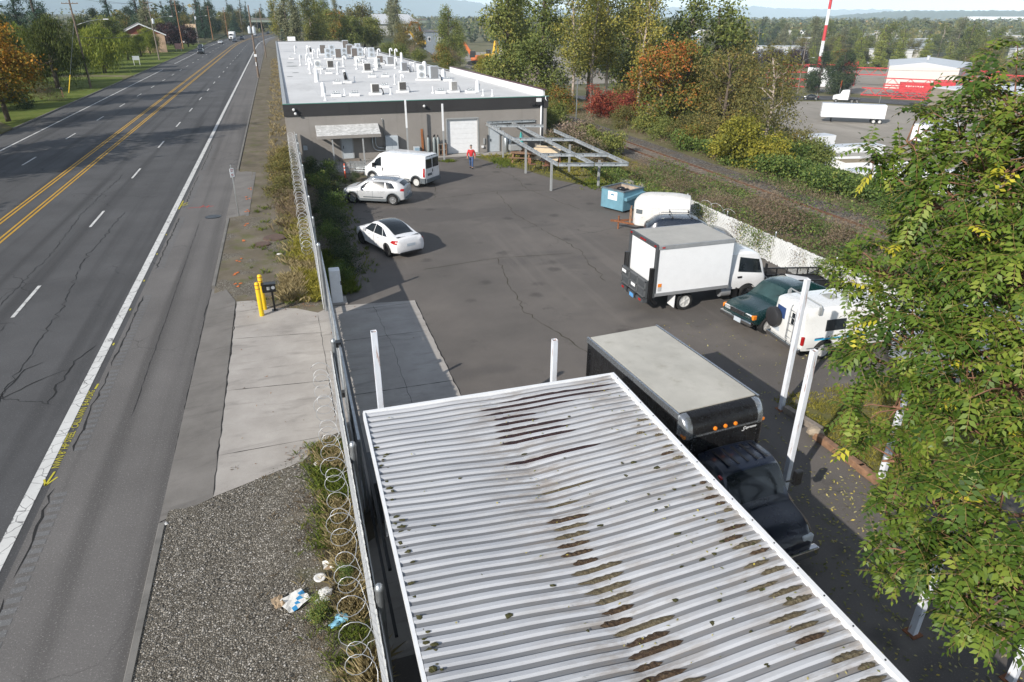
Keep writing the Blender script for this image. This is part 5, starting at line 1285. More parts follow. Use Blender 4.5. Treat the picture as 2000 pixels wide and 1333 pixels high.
M_moss = litter_mat('dry_moss', (.06, .045, .03), (.11, .09, .055), (.19, .165, .11))
top_l = [(4.46, 5.81, 12.88), (3.70, 6.5, 12.64), (3.17, 6.39, 12.44), (3.20, 5.40, 12.21), (3.40, 4.38, 11.93), (3.34, 4.37, 11.72), (3.30, 4.96, 11.53), (3.24, 4.93, 11.34), (3.30, 4.98, 11.13), (3.18, 5.27, 10.55)]
for a, b, y in top_l: lens(a, b, y - .12, M_rustwet, 'rusty_puddle', .006, q.uniform(.13, .18))
for a, b, y in [(3.5, 4.7, 9.29), (3.5, 4.2, 9.05)]: lens(a, b, y, M_moss, 'leaf_litter', .008, .07)
for a, b, y in [(3.38, 4.21, 8.56), (3.45, 4.11, 8.34), (3.37, 4.04, 8.13), (3.35, 3.95, 7.92), (3.34, 3.92, 7.72), (3.47, 3.91, 7.51), (3.35, 4.25, 7.32), (3.38, 4.18, 7.11), (3.40, 4.21, 6.92), (3.49, 4.14, 6.71), (3.51, 4.05, 6.5), (3.39, 3.92, 6.3), (3.51, 4.50, 6.12), (3.6, 4.3, 5.9), (3.54, 4.40, 5.72), (3.51, 3.97, 5.52), (3.41, 4.22, 5.31), (3.6, 4.39, 5.1), (3.5, 4.2, 4.9), (3.45, 4.3, 4.7)]:
    lens(a, b, y - .05, M_mulch if q.random() < .65 else M_moss, 'leaf_litter', .024, q.uniform(.11, .17))
for k in range(34):
    y = 10.9 - k * .205; 
    if y < 4: break
    ln = q.uniform(.08, .3) + (.35 if y < 7.5 else 0) * q.random() + .15 * smooth((9 - y) / 3); e_ = 6.56 - q.choice([0, 0, q.uniform(.05, .3)])
    if q.random() < .86: lens(e_ - ln, e_, y, M_moss if q.random() < .65 else M_mulch, 'leaf_litter', .025, q.uniform(.07, .13))
m = MB()
for k in range(110):
    side = q.random()
    if side < .5: x, y = X0 + .06 + abs(q.gauss(0, .10)), q.uniform(4, 11.6)
    elif side < .8: x, y = q.uniform(1.0, 6.4), q.uniform(4, 12.4)
    else: x, y = q.uniform(5.0, 6.5), q.uniform(4, 10)
    r = q.uniform(.015, .04) if side > .5 else q.uniform(.02, .045); m.blob((x, y, sag(x, y) + .02 + r * .2), (r * q.uniform(1, 2.2), r, r * .6), k, 1, .35)
o = m.build('moss_clump', litter_mat('green_moss', (.03, .032, .012), (.06, .058, .022), (.09, .08, .04)), SH); o['kind'] = 'stuff'

# dark steel bin under the shed edge
t = thing('steel_bin', 'dark steel bin with a small white label under the shed by the fence', 'bin', (1.25, 13.4, 0)); m = MB(); m.box((0, 0, .6), (.9, 1.2, 1.15)); m.build('body', M_dkgrey, t, bevel=.02); m = MB(); m.box((0, 0, 1.2), (.98, 1.28, .06)); m.build('lid', M_dkgrey, t); m = MB(); m.box((-.1, -.62, .95), (.16, .01, .16)); m.build('label', M_boxwhite, t)

# ------------------------------------------------------------------ tall square posts
def post_mat():
    s = Sh('white_painted_post', rough=.45); c = s.ramp(s.noise(3, 5), (.3, (.60, .63, .68)), (.7, (.72, .75, .80)))
    f = s.math('MULTIPLY', s.step(s.noise(1.0, 5, .7, vec=s.scaled(14, 14, .9)), .58, .66), .9); c = s.mix(f, c, (.30, .12, .04)); s.col(c); return s.m
M_post = post_mat()
plab = {'A': 'white rust-streaked square post rising beside the fence behind the shed corner', 'D': 'shorter rusty white post rising behind the middle of the shed edge', 'B': 'tall pale square post standing at the grass edge in front of the camper van',
        'C': 'tall pale square post beside the black truck cab', 'E': 'pale square post standing in the shade under the leafy tree', 'F': 'pale post stub showing between tree leaves near the timber edge', 'G': 'pale square post at the bottom right corner below the tree'}
for k, x, y, h in (('A', 1.27, 14.3, 4.3), ('D', 5.72, 14.3, 3.45), ('B', 13.23, 14.34, 4.22), ('C', 10.61, 10.86, 4.06), ('E', 10.31, 6.56, 3.4), ('F', 13.3, 10.51, 3.2), ('G', 11.15, 5.2, 3.2)):
    t = thing('square_post', plab[k], 'post', (x, y, 0), R(4))
    m = MB(); w = .125
    for sx, sy, dx, dy in ((w / 2, 0, .006, w), (-w / 2, 0, .006, w), (0, w / 2, w - .006, .006), (0, -w / 2, w - .006, .006)): m.box((sx, sy, h / 2), (dx, dy, h))
    m.build('post', M_post, t)
    m = MB(); m.box((0, 0, h - .05), (w - .008, w - .008, .02)); m.build('rusty_core', M_rust, t)
    m = MB(); m.box((0, 0, .01), (.26, .26, .02)); m.build('base_plate', M_rust, t)

# ------------------------------------------------------------------ steel canopy frame by the warehouse
CF = thing('canopy_frame', 'unfinished galvanised steel canopy frame leaning from warehouse wall over the lot', 'canopy', (0, 0, 0))
def cz(y): return 1.98 + (y - 42.1) * (2.42 - 1.98) / (58.4 - 42.1)
M_galvb = plain('bright_galvanised', (.48, .51, .53), .42, .6, var=.3, scale=3)
def chan(a, b, h=.26, w=.085, name='beam'):
    m = MB(); m.bar(a, b, .012, h); d = (Vector(b) - Vector(a)).normalized(); s_ = d.cross(Vector((0, 0, 1))).normalized() * w / 2
    for dz in (h / 2 - .006, -h / 2 + .006):
        m.bar((a[0] + s_.x, a[1] + s_.y, a[2] + dz), (b[0] + s_.x, b[1] + s_.y, b[2] + dz), w, .012)
    L = (Vector(b) - Vector(a)).length
    mm = MB()
    for k in range(int(L / .9)):
        p = Vector(a) + d * (.5 + k * .9)
        for sg in (1, -1): mm.lathe((0, 0, 0), [(.04, 0), (.04, .002)], 10, M=Matrix.Translation(p - s_ * .0 + Vector((d.y, -d.x, 0)) * sg * .008) @ Vector((d.y * sg, -d.x * sg, 0)).to_track_quat('Z', 'Y').to_matrix().to_4x4())
    o = m.build(name, M_galvb, CF); mm.build('bolt_hole', M_dark, o); return o
rails = [((16.35, 58.4), (16.66, 42.1)), ((18.65, 58.4), (19.0, 41.55)), ((20.9, 54), (21.25, 41.0))]
for a, b in rails: chan((a[0], a[1], cz(a[1])), (b[0], b[1], cz(b[1])), .24)
rx = lambda i, y: rails[i][0][0] + (rails[i][1][0] - rails[i][0][0]) * (rails[i][0][1] - y) / (rails[i][0][1] - rails[i][1][1])
for y0, y2 in ((42.1, 41.0), (45.3, 44.0), (51.2, 49.9), (57.3, 56.2)):
    for i, j in ((0, 1), (1, 2)):
        ya = y0 + (y2 - y0) * i / 2; yb = y0 + (y2 - y0) * j / 2; xa, xb = rx(i, ya) + .05, rx(j, yb) - .05
        chan((xa, ya, cz(ya) - .004), (xb, yb, cz(yb) - .004), .22)
chan((16.4, 58.42, 2.5), (20.8, 58.42, 2.5), .2, name='wall_beam')
for x, y in ((16.8, 49.1), (16.63, 43.2), (20.16, 48.65), (20.1, 43.1), (17.0, 55.6)):
    m = MB(); m.box((x, y, (cz(y) - .12) / 2), (.13, .13, cz(y) - .12)); m.build('post', M_greypaint, CF)
# picnic table, chairs, parasol, plywood, tanks underneath
t = thing('picnic_table', 'brown wooden picnic table with benches standing below the steel canopy', 'picnic table', (17.9, 53.4, 0), R(-28))
m = MB(); [m.box((0, -.3 + .15 * k, .74), (1.8, .135, .04)) for k in range(5)]; m.build('tabletop', M_wood, t)
for s_ in (1, -1): m = MB(); m.box((0, s_ * .72, .45), (1.8, .26, .04)); m.build('bench', M_wood, t)
for x in (-.65, .65):
    m = MB(); m.bar((x, -.2, .72), (x, -.62, 0), .09, .04); m.bar((x, .2, .72), (x, .62, 0), .09, .04); m.bar((x, -.8, .40), (x, .8, .40), .04, .09); m.build('leg_frame', M_wood, t)
t = thing('picnic_table', 'second brown picnic table end showing behind the canopy posts', 'picnic table', (18.9, 54.6, 0), R(-28))
m = MB(); [m.box((0, -.3 + .15 * k, .74), (1.5, .135, .04)) for k in range(5)]; m.build('tabletop', M_wood, t)
for s_ in (1, -1): m = MB(); m.box((0, s_ * .72, .45), (1.5, .26, .04)); m.build('bench', M_wood, t)
for x in (-.55, .55): m = MB(); m.bar((x, -.2, .72), (x, -.62, 0), .09, .04); m.bar((x, .2, .72), (x, .62, 0), .09, .04); m.bar((x, -.8, .40), (x, .8, .40), .04, .09); m.build('leg_frame', M_wood, t)
m = MB(); m.box((17.7, 54.5, 1.0), (1.0, .5, .45)); o = m.build('storage_box', M_greypaint, bevel=.03); o.parent = None; tag(o, 'grey storage box set on the picnic table below the canopy', 'box')
o.location = (0, 0, 0)
M_patio = plain('terracotta_paint', (.28, .12, .07), .6)
ch = None
clab = ['reddish slatted patio chair left of the small patio table', 'reddish slatted patio chair nearest the front canopy post', 'reddish slatted patio chair behind the small patio table', 'reddish slatted patio chair right of the small patio table']
for i, (x, y, a) in enumerate([(17.7, 50.2, 10), (18.5, 49.3, 100), (19.0, 50.9, -80), (19.5, 49.5, 170)]):
    if i == 0:
        ch = thing('patio_chair', clab[0], 'chair', (x, y, 0), R(a), 'patio chairs under the canopy')
        m = MB(); [m.box((0, -.2 + .1 * k, .45), (.44, .08, .025)) for k in range(5)]; m.build('seat', M_patio, ch)
        m = MB(); [m.box((-.22, 0, .58 + .1 * k), (.02, .44, .07)) for k in range(4)]; m.build('backrest', M_patio, ch)
        for sx in (.2, -.2):
            for sy in (.2, -.2): m = MB(); m.bar((sx, sy, 0), (sx, sy, .45 if sx > 0 else .95), .025); m.build('leg', M_black, ch)
    else: dup(ch, (x, y, 0), R(a), clab[i])
t = thing('patio_table', 'small dark round patio table between four reddish chairs', 'table', (18.6, 50.1, 0)); m = MB(); m.lathe((0, 0, .70), [(.42, 0), (.42, .03)], 18); m.build('tabletop', M_black, t)
for a in range(3): m = MB(); m.bar((.08 * math.cos(a * 2.1), .08 * math.sin(a * 2.1), .7), (.32 * math.cos(a * 2.1), .32 * math.sin(a * 2.1), 0), .03); m.build('leg', M_black, t)
t = thing('parasol', 'closed teal garden parasol standing under the canopy', 'parasol', (18.7, 56.0, 0)); m = MB(); m.lathe((0, 0, 0), [(.03, 0), (.03, 2.0)], 8); m.build('pole', M_wood, t)
m = MB(); m.lathe((0, 0, 0), [(.26, 1.0), (.2, 1.2), (.13, 1.55), (.09, 1.6), (.1, 1.7), (.03, 1.98)], 9); m.build('canopy', plain('teal_canvas', (.04, .32, .30), .8), t); m = MB(); m.lathe((0, 0, 0), [(.28, 0), (.28, .08), (.06, .14)], 12); m.build('base', M_dark, t)
for i, (x, y, z, mt, l) in enumerate([(20.0, 53.4, .5, M_ply, 'front'), (20.25, 53.75, .52, M_woodgrey, 'middle'), (20.5, 54.1, .55, M_ply, 'rear')]):
    m = MB(); m.box((0, 0, 0), (2.3, 1.25, .05), M=Matrix.Translation((x, y, z)) @ Matrix.Rotation(R(-35), 4, 'Z') @ Matrix.Rotation(R(38), 4, 'X')); o = m.build('plywood_sheet', mt); tag(o, 'plywood sheet leaning in the stack below the canopy, ' + l + ' sheet', 'plywood sheet', 'leaning plywood sheets')
for i, (x, y, h, l) in enumerate([(17.9, 57.7, 1.5, 'left'), (18.3, 57.9, 1.35, 'middle'), (19.3, 57.7, 1.6, 'right')]):
    t = thing('steel_tank', l + ' one of three stainless tanks standing by the wall under the canopy', 'tank', (x, y, 0), group='stainless tanks'); m = MB(); m.lathe((0, 0, 0), [(.18, .0), (.2, .08), (.2, h - .2), (.12, h - .06), (.05, h)], 16); m.build('body', M_galv, t, smooth=True, auto=40); m = MB(); m.lathe((0, 0, h), [(.04, -.02), (.04, .1)], 8); m.build('valve', M_black, t)

# ---- things along the warehouse front
for x, y, h, l in ((9.25, 57.1, 4.7, 'tall thin pole, white above and grey below, left of the gas cylinders'), (11.9, 55.4, 4.5, 'tall thin pole, white above and grey below, beside the roll-up door')):
    t = thing('steel_pole', l, 'pole', (x, y, 0)); m = MB(); m.box((0, 0, h * .27), (.12, .12, h * .54)); m.build('lower_pole', M_greypaint, t); m = MB(); m.box((0, 0, h * .77), (.13, .13, h * .46)); m.build('upper_pole', M_whitemetal, t)
cyl_l = ['left grey gas cylinder beside the brown plank', 'front grey gas cylinder of the close pair', 'rear grey gas cylinder behind the pair', 'right grey gas cylinder beside the wooden rack']
for (x, y), l in zip([(11.15, 58.1), (11.62, 57.95), (11.75, 58.25), (11.97, 58.0)], cyl_l):
    t = thing('gas_cylinder', l, 'gas cylinder', (x, y, 0), 0, 'grey gas cylinders by the wall'); m = MB(); m.lathe((0, 0, 0), [(.11, 0), (.12, .03), (.12, 1.35), (.08, 1.5), (.045, 1.56)], 14); m.build('body', plain('cylinder_grey', (.22, .25, .25), .4), t, smooth=True, auto=40); m = MB(); m.lathe((0, 0, 1.55), [(.05, 0), (.05, .16), (.03, .18)], 8); m.build('cap', M_black, t)
for x, l in ((11.1, 'left'), (11.35, 'right')):
    t = thing('propane_bottle', l + ' small white gas bottle on the walk by the cylinders', 'gas bottle', (x, 57.65, 0)); m = MB(); m.lathe((0, 0, 0), [(.1, 0), (.12, .05), (.12, .35), (.06, .42)], 12); m.build('body', M_whitemetal, t, smooth=True, auto=40); m = MB(); m.lathe((0, 0, .42), [(.06, 0), (.06, .08)], 8); m.build('valve', M_black, t)
m = MB(); m.box((0, 0, 1.1), (.18, .06, 2.2)); o = m.build('steel_plank', plain('brown_plank', (.26, .10, .035), .7, var=.25)); o.location = (10.72, 58.38, 0); o.rotation_euler = (R(-3), 0, 0); tag(o, 'tall orange-brown plank leaning against the warehouse wall', 'plank')
t = thing('crate', 'pale blue metal crate standing by the wall left of the plank', 'crate', (10.15, 58.2, 0)); m = MB(); m.box((0, 0, .42), (.5, .4, .8)); m.build('body', M_ltblue, t, bevel=.02); m = MB(); m.box((0, -.21, .45), (.36, .02, .6)); m.build('panel', plain('panel_blue', (.25, .36, .45), .4), t)
t = thing('wooden_rack', 'small weathered wooden shelf rack beside the roll-up door', 'rack', (12.32, 58.1, 0)); m = MB(); m.box((-.32, 0, .5), (.05, .5, 1.0)); m.box((.32, 0, .5), (.05, .5, 1.0)); m.box((0, -.2, .5), (.1, .05, 1.0)); m.build('upright', M_wood, t)
for z in (.08, .5, .95): m = MB(); m.box((0, 0, z), (.6, .5, .04)); m.build('shelf', M_woodgrey, t)
# slatted grey benches, orange delineator, sleepers in the weedy corner
bl = ['grey slatted metal bench nearest the white van nose', 'grey slatted metal bench behind the first, by the pale gravel']
for (x, y, a), l in zip([(4.75, 51.6, -30), (4.6, 52.9, -20)], bl):
    t = thing('metal_bench', l, 'bench', (x, y, 0), R(a)); m = MB(); [m.box((0, -.16 + .08 * k, .43), (1.3, .06, .02)) for k in range(5)]; m.build('seat', M_galv, t)
    m = MB(); [m.box((0, .26, .55 + .09 * k), (1.3, .02, .06)) for k in range(4)]; m.build('backrest', M_galv, t)
    for sx in (-.55, .55): m = MB(); m.bar((sx, -.2, 0), (sx, -.2, .43), .04); m.bar((sx, .24, 0), (sx, .28, .9), .04); m.build('leg_frame', M_dkgrey, t)
t = thing('delineator', 'orange traffic delineator post with white bands in the weedy corner', 'traffic post', (3.55, 51.0, 0)); orange = plain('safety_orange', (.62, .09, .03), .5)
m = MB(); m.lathe((0, 0, 0), [(.16, 0), (.16, .04), (.05, .07)], 14); m.build('base', M_dark, t); m = MB(); m.lathe((0, 0, 0), [(.05, .06), (.045, 1.1), (.02, 1.14)], 12); m.build('post', orange, t, smooth=True, auto=40)
for z in (.62, .86): m = MB(); m.lathe((0, 0, 0), [(.0485, z), (.0485, z + .11)], 12); m.build('band', M_boxwhite, t)
for i, (y, l) in enumerate([(47.6, 'nearer'), (48.3, 'farther')]): m = MB(); m.box((0, 0, .09), (2.0, .22, .18)); o = m.build('timber_sleeper', M_woodgrey); o.location = (3.3, y, 0); o.rotation_euler = (0, 0, .12); tag(o, 'old grey timber sleeper lying in the weeds, ' + l + ' of the two', 'timber')
m = MB(); m.lathe((0, 0, 0), [(.2, 0), (.24, .3), (.22, .36)], 12); o = m.build('bucket', plain('bucket_yellow', (.6, .36, .02), .5)); o.location = (2.6, 48.8, 0); tag(o, 'yellow bucket half hidden in the weeds by the fence', 'bucket')

# ------------------------------------------------------------------ verge furniture
ylw = plain('safety_yellow', (.72, .47, .01), .45, var=.06)
for (x, y, h, l) in ((-1.94, 26.55, 1.42, 'yellow bollard with red bands, nearer of the pair'), (-1.84, 27.2, 1.5, 'yellow bollard with red bands, behind the first')):
    t = thing('bollard', l, 'bollard', (x, y, 0)); m = MB(); m.lathe((0, 0, 0), [(.09, 0), (.09, h - .06), (.075, h - .02), (.03, h)], 16); m.build('post', ylw, t, smooth=True, auto=50)
    for z in (h - .28, h - .12): m = MB(); m.lathe((0, 0, 0), [(.0925, z), (.0925, z + .025)], 16); m.build('band', plain('band_red', (.35, .05, .02), .5), t)
t = thing('keypad_pedestal', 'black keypad intercom on a bent black post at the driveway', 'keypad', (-1.45, 27.0, 0)); m = MB(); m.bar((0, 0, 0), (-.0, -.0, .82), .08); m.box((0, 0, .01), (.22, .22, .02)); m.build('post', M_black, t)
m = MB(); m.box((-.1, 0, .98), (.52, .16, .36)); kb = m.build('keypad_box', M_black, t, bevel=.015); m = MB(); m.box((-.12, -.082, .98), (.12, .012, .14)); m.build('keypad', M_greypaint, kb); m = MB(); m.lathe((0, 0, 0), [(.07, 0), (.07, .02), (.03, .03)], 14, M=Matrix.Translation((.06, -.08, 1.0)) @ Matrix.Rotation(R(90), 4, 'X')); m.build('camera_dome', M_boxwhite, kb); m = MB(); m.box((-.1, -.06, 1.18), (.56, .3, .03)); m.build('hood', M_black, kb)
t = thing('street_sign', 'thin metal post with a small white and red sign on the verge', 'sign', (-3.44, 42.61, 0), R(48)); m = MB(); m.box((0, 0, 1.5), (.05, .04, 3.0)); m.build('post', M_galv, t); m = MB(); m.box((0, -.03, 2.55), (.3, .012, .5)); sb = m.build('sign_plate', M_boxwhite, t)
m = MB()
for zz, w_ in ((2.72, .2), (2.64, .16), (2.46, .2), (2.38, .14)): m.box((0, -.038, zz), (w_, .004, .035))
m.build('sign_marks', M_red, sb)
for (x, y, r, z, l, g_) in ((-4.95, 43.3, .42, ZR + .005, 'dark manhole cover set in the road shoulder', M_black), (-2.06, 36.3, .38, .05, 'rusty brown manhole cover, smaller one on the dirt verge', M_rust), (-1.40, 37.3, .55, .06, 'rusty brown manhole cover, larger one beside the weeds', M_rust)):
    t = thing('manhole_cover', l, 'manhole cover', (x, y, z)); mt = g_ if g_ is M_black else plain('brown_iron', (.10, .065, .05), .8, var=.25, bump=.5)
    m = MB(); m.lathe((0, 0, 0), [(r * 1.12, -.08), (r * 1.12, 0), (r * 1.05, .01)], 26); m.build('ring', mt, t); m = MB(); m.lathe((0, 0, 0), [(r * .98, .0), (r * .98, .022), (r * .8, .022), (r * .78, .017), (r * .5, .017), (r * .48, .022)], 26); m.build('lid', mt, t)
# sprayed survey marks on the asphalt
tx = text_mesh('sprayed_lettering', 'NWN 8" HP STEEL \u00b7 CALL NWN  B\u00b74\u00b7U\u00b7DIG', .27, M_spray, extrude=0, shear=.12, space=.93); tx.location = (-7.0, 17.75, ZR + .010); tx.rotation_euler = (0, 0, R(90)); tx['kind'] = 'structure'
bb = [v.co.x for v in tx.data.vertices]; k_ = 4.35 / (max(bb) - min(bb)); tx.scale = (k_, 1.0, 1)
m = MB()
def stroke(a, b, w=.05): 
    d = Vector((b[0] - a[0], b[1] - a[1], 0)); nrm = Vector((-d.y, d.x, 0)).normalized() * w / 2; m.add([(a[0] - nrm.x, a[1] - nrm.y, ZR + .010), (a[0] + nrm.x, a[1] + nrm.y, ZR + .010), (b[0] + nrm.x, b[1] + nrm.y, ZR + .010), (b[0] - nrm.x, b[1] - nrm.y, ZR + .010)], [(3, 2, 1, 0)])
stroke((-7.05, 17.6), (-7.12, 17.0)); stroke((-7.12, 17.0), (-7.22, 17.3)); stroke((-7.12, 17.0), (-6.92, 17.32)); stroke((-7.02, 22.2), (-7.0, 22.55), .06)
for y in (25.6, 29.0, 32.5, 36.5, 40): stroke((-7.12, y), (-7.12, y + .2), .06)
for a, b in (((-7.1, 46.6), (-6.7, 46.9)), ((-7.1, 46.9), (-6.75, 47.4)), ((-7.12, 45.8), (-7.08, 48))): stroke(a, b, .08)
struct('sprayed_mark', m, M_spray)
m = MB(); stroke((-6.6, 45.9), (-5.1, 46.0), .06); stroke((-5.9, 45.8), (-5.7, 46.4), .05); stroke((-5.5, 45.7), (-5.4, 46.2), .07); struct('sprayed_mark_red', m, M_spray_r)
m = MB(); q = random.Random(6)
for y in (30.6, 31.8, 34, 37.5, 40.5, 43.6, 47, 50): 
    for _ in range(3): m.blob((-3.05 + q.gauss(0, .1), y + q.gauss(0, .2), .012), (.07, .09, .008), _ + int(y), 1, .4)
struct('sprayed_mark_orange', m, M_spray_o)
# ---- litter
def paper(name, label, cat, x, y, w, d, mat, rz=0, z=.05, crump=.03, seed=0, extra=None):
    q = random.Random(seed); n = 5; m = MB(); H = {}
    for j in range(n + 1):
        for i in range(n + 1): H[i, j] = (-w / 2 + w * i / n + q.gauss(0, .01), -d / 2 + d * j / n + q.gauss(0, .01), abs(q.gauss(0, crump)) + .004)
    m.v = [H[i, j] for j in range(n + 1) for i in range(n + 1)]; m.f = [(j * (n + 1) + i, j * (n + 1) + i + 1, (j + 1) * (n + 1) + i + 1, (j + 1) * (n + 1) + i) for j in range(n) for i in range(n)]; m.mi = [1 if extra and (i - j) in extra else 0 for j in range(n) for i in range(n)]
    o = m.build(name, mat); o.location = (x, y, z); o.rotation_euler = (0, 0, rz); so = o.modifiers.new('thick', 'SOLIDIFY'); so.thickness = .004; return tag(o, label, cat)
M_paper = plain('white_paper', (.62, .61, .58), .7); M_card = plain('cardboard', (.34, .25, .16), .8); M_bluep = plain('blue_print', (.03, .22, .45), .6)
paper('cardboard_box', 'flattened white and blue cardboard box lying on gravel near the fence', 'litter', -1.1, 10.95, .5, .42, [M_paper, M_bluep], .5, .05, .035, 1, (1,))
paper('cardboard_flap', 'brown cardboard flap beside the blue and white box on gravel', 'litter', -1.42, 11.0, .22, .3, M_card, .3, .06, .02, 2)
paper('paper_box', 'crumpled pale carton lying by the fence among weeds', 'litter', -.34, 11.75, .3, .24, [M_paper, M_card], .1, .06, .03, 3, (0, 1))
m = MB(); m.lathe((0, 0, 0), [(.05, 0), (.12, .02), (.13, .05), (.09, .05), (.03, .025)], 18); o = m.build('foam_bowl', M_paper, smooth=True); o.location = (-.58, 11.4, .07); tag(o, 'white foam bowl lying in brown weeds near the fence', 'litter')
for i, (x, y, c, l) in enumerate([(-.55, 10.85, M_paper, 'torn white plastic bag beside the dark green weed'), (-.3, 10.15, plain('pale_blue_plastic', (.2, .45, .6), .5), 'pale blue plastic bag near the grass under the fence'), (-.35, 15.6, M_paper, 'white paper scrap at the driveway corner by the fence'), (-1.2, 34.2, M_paper, 'white crumpled bag in the verge weeds'), (-.9, 28.6, M_paper, 'white plastic scrap in dry grass behind the keypad'), (-.55, 42.5, M_paper, 'white litter bag beside the bushes near the fence'), (-.4, 44, M_paper, 'larger white litter sheet under the razor wire'), (-3.95, 14.35, M_paper, 'white crushed cup on the kerb end'), (-1.35, 57, M_paper, 'white bag in grass near the warehouse corner')]):
    m = MB(); m.blob((0, 0, .05), (.16, .12, .07), i + 30, 2, .5); o = m.build('plastic_bag' if i != 7 else 'paper_cup', c); o.location = (x, y, .03 if i != 7 else -.02); s_ = 1.0 if i < 2 else .75 if i != 7 else .4; o.scale = (s_,) * 3; tag(o, l, 'litter')
# timber edging, rock and white board on the right
for i, (x, y, a, l) in enumerate([(13.36, 13.55, 98, 'farthest grey timber edging beam beside the tall post'), (13.2, 11.9, 93, 'middle brown timber edging beam along the grass'), (13.22, 10.3, 90, 'nearest timber edging beam, partly under tree leaves')]):
    m = MB(); m.box((0, 0, .1), (1.35 if i == 0 else 1.7, .2, .2)); o = m.build('timber_beam', M_woodgrey if i == 0 else M_wood, bevel=.015); o.location = (x, y, 0); o.rotation_euler = (0, 0, R(a)); tag(o, l, 'timber')
m = MB(); m.blob((0, 0, .12), (.24, .2, .15), 4, 2, .3); o = m.build('rock', plain('tan_rock', (.33, .27, .20), .9, var=.2, bump=.4)); o.location = (13.25, 12.85, 0); tag(o, 'tan rock lying between the timber edging beams', 'rock')
m = MB(); m.box((0, 0, 0), (1.5, 1.1, .04), M=Matrix.Translation((0, 0, .62)) @ Matrix.Rotation(R(10), 4, 'Y')); o = m.build('white_board', M_boxwhite); o.location = (20.3, 22.0, 0); o.rotation_euler = (0, 0, R(-14)); tag(o, 'white board lying on the black utility trailer', 'board')
t = thing('white_trailer_body', 'white box trailer mostly hidden by tree leaves next to the camper van', 'trailer', (20.0, 14.6, 0), R(-5)); m = MB(); m.box((0, 0, 1.3), (3.4, 1.7, 1.7)); m.build('body', M_boxwhite, t, bevel=.04); m = MB(); m.box((0, 0, .42), (3.2, 1.2, .12)); m.build('chassis', M_black, t)
for s_ in (1, -1): wheel(t, -.3, s_ * .75, .3, .2, M_steelrim, 6)

# ------------------------------------------------------------------ the person crossing the lot
P = thing('person', 'man in red jacket and blue jeans walking across the lot', 'person', (13.34, 52.13, 0), R(-112))
# local frame: +x is the walking direction
def skin(name, joints, edges, mat, parent, sub=2):
    me = bpy.data.meshes.new(name); me.from_pydata([j[0] for j in joints], edges, []); me.materials.append(mat)
    o = bpy.data.objects.new(name, me); COL.objects.link(o)
    sk = o.modifiers.new('skin', 'SKIN'); sk.use_smooth_shade = True
    for v, j in zip(me.skin_vertices[0].data, joints): v.radius = j[1] if isinstance(j[1], (tuple, list)) else (j[1], j[1])
    me.skin_vertices[0].data[0].use_root = True
    ss = o.modifiers.new('sub', 'SUBSURF'); ss.levels = sub; ss.render_levels = sub
    bpy.context.view_layer.update(); m2 = bpy.data.meshes.new_from_object(o.evaluated_get(bpy.context.evaluated_depsgraph_get()))
    o.modifiers.clear(); o.data = m2; m2.polygons.foreach_set('use_smooth', [True] * len(m2.polygons)); o.parent = parent
    return o
M_skin = plain('skin', (.46, .27, .19), .55, var=.06); M_jacket = plain('red_jacket', (.50, .022, .025), .75, var=.15, scale=9); M_jean = plain('blue_jeans', (.045, .09, .20), .85, var=.2, scale=9); M_hair = plain('grey_hair', (.12, .11, .10), .8)
# body: one continuous surface (legs, torso, arms, hands, neck, head)
J = [((0, 0, .90), .105), ((0, .095, .86), .085), ((.16, .10, .47), .058), ((.20, .10, .08), .042), ((.30, .11, .04), .035),
     ((0, -.095, .86), .085), ((-.06, -.10, .47), .058), ((-.22, -.10, .10), .042), ((-.12, -.11, .04), .035),
     ((.01, 0, 1.10), .115), ((.02, 0, 1.32), (.10, .13)), ((.02, 0, 1.44), .062), ((.03, 0, 1.52), .05),
     ((.02, .19, 1.37), .058), ((-.08, .27, 1.12), .045), ((-.02, .29, .90), .034), ((.01, .29, .83), .03),
     ((.02, -.19, 1.37), .058), ((.06, -.27, 1.12), .045), ((.20, -.27, .93), .034), ((.24, -.27, .87), .03),
     ((.05, 0, 1.62), (.075, .085)), ((.05, 0, 1.72), (.07, .075))]
E_ = [(0, 1), (1, 2), (2, 3), (3, 4), (0, 5), (5, 6), (6, 7), (7, 8), (0, 9), (9, 10), (10, 11), (11, 12), (10, 13), (13, 14), (14, 15), (15, 16), (10, 17), (17, 18), (18, 19), (19, 20), (12, 21), (21, 22)]
body = skin('body', J, E_, M_skin, P)
for s_ in ((.01, .29, .83), (.24, -.27, .87)):   # fingers and thumb
    F = [((s_[0], s_[1] + .012 * (k - 1.5) * 1.6, s_[2]), (s_[0] + .012, s_[1] + .018 * (k - 1.5), s_[2] - .05), (s_[0] + .03, s_[1] + .018 * (k - 1.5), s_[2] - .085 + .008 * abs(k - 1.5))) for k in range(4)] + [((s_[0] + .015, s_[1] - .02 * (1 if s_[1] > 0 else -1), s_[2] + .01), (s_[0] + .045, s_[1] - .03 * (1 if s_[1] > 0 else -1), s_[2] - .02), (s_[0] + .055, s_[1] - .03 * (1 if s_[1] > 0 else -1), s_[2] - .05))]
    m = MB()
    for f in F: m.tube(f, [.011, .009, .007], 6)
    m.build('fingers', M_skin, P, smooth=True)
jk = [((0, 0, .86), .135), ((.01, 0, 1.08), (.14, .15)), ((.02, 0, 1.30), (.13, .16)), ((.02, 0, 1.43), (.085, .09)), ((.02, .205, 1.37), .075), ((-.085, .285, 1.12), .064), ((-.02, .30, .92), .055), ((.02, -.205, 1.37), .075), ((.065, -.285, 1.12), .064), ((.19, -.285, .94), .055)]
skin('jacket', jk, [(0, 1), (1, 2), (2, 3), (2, 4), (4, 5), (5, 6), (2, 7), (7, 8), (8, 9)], M_jacket, P)
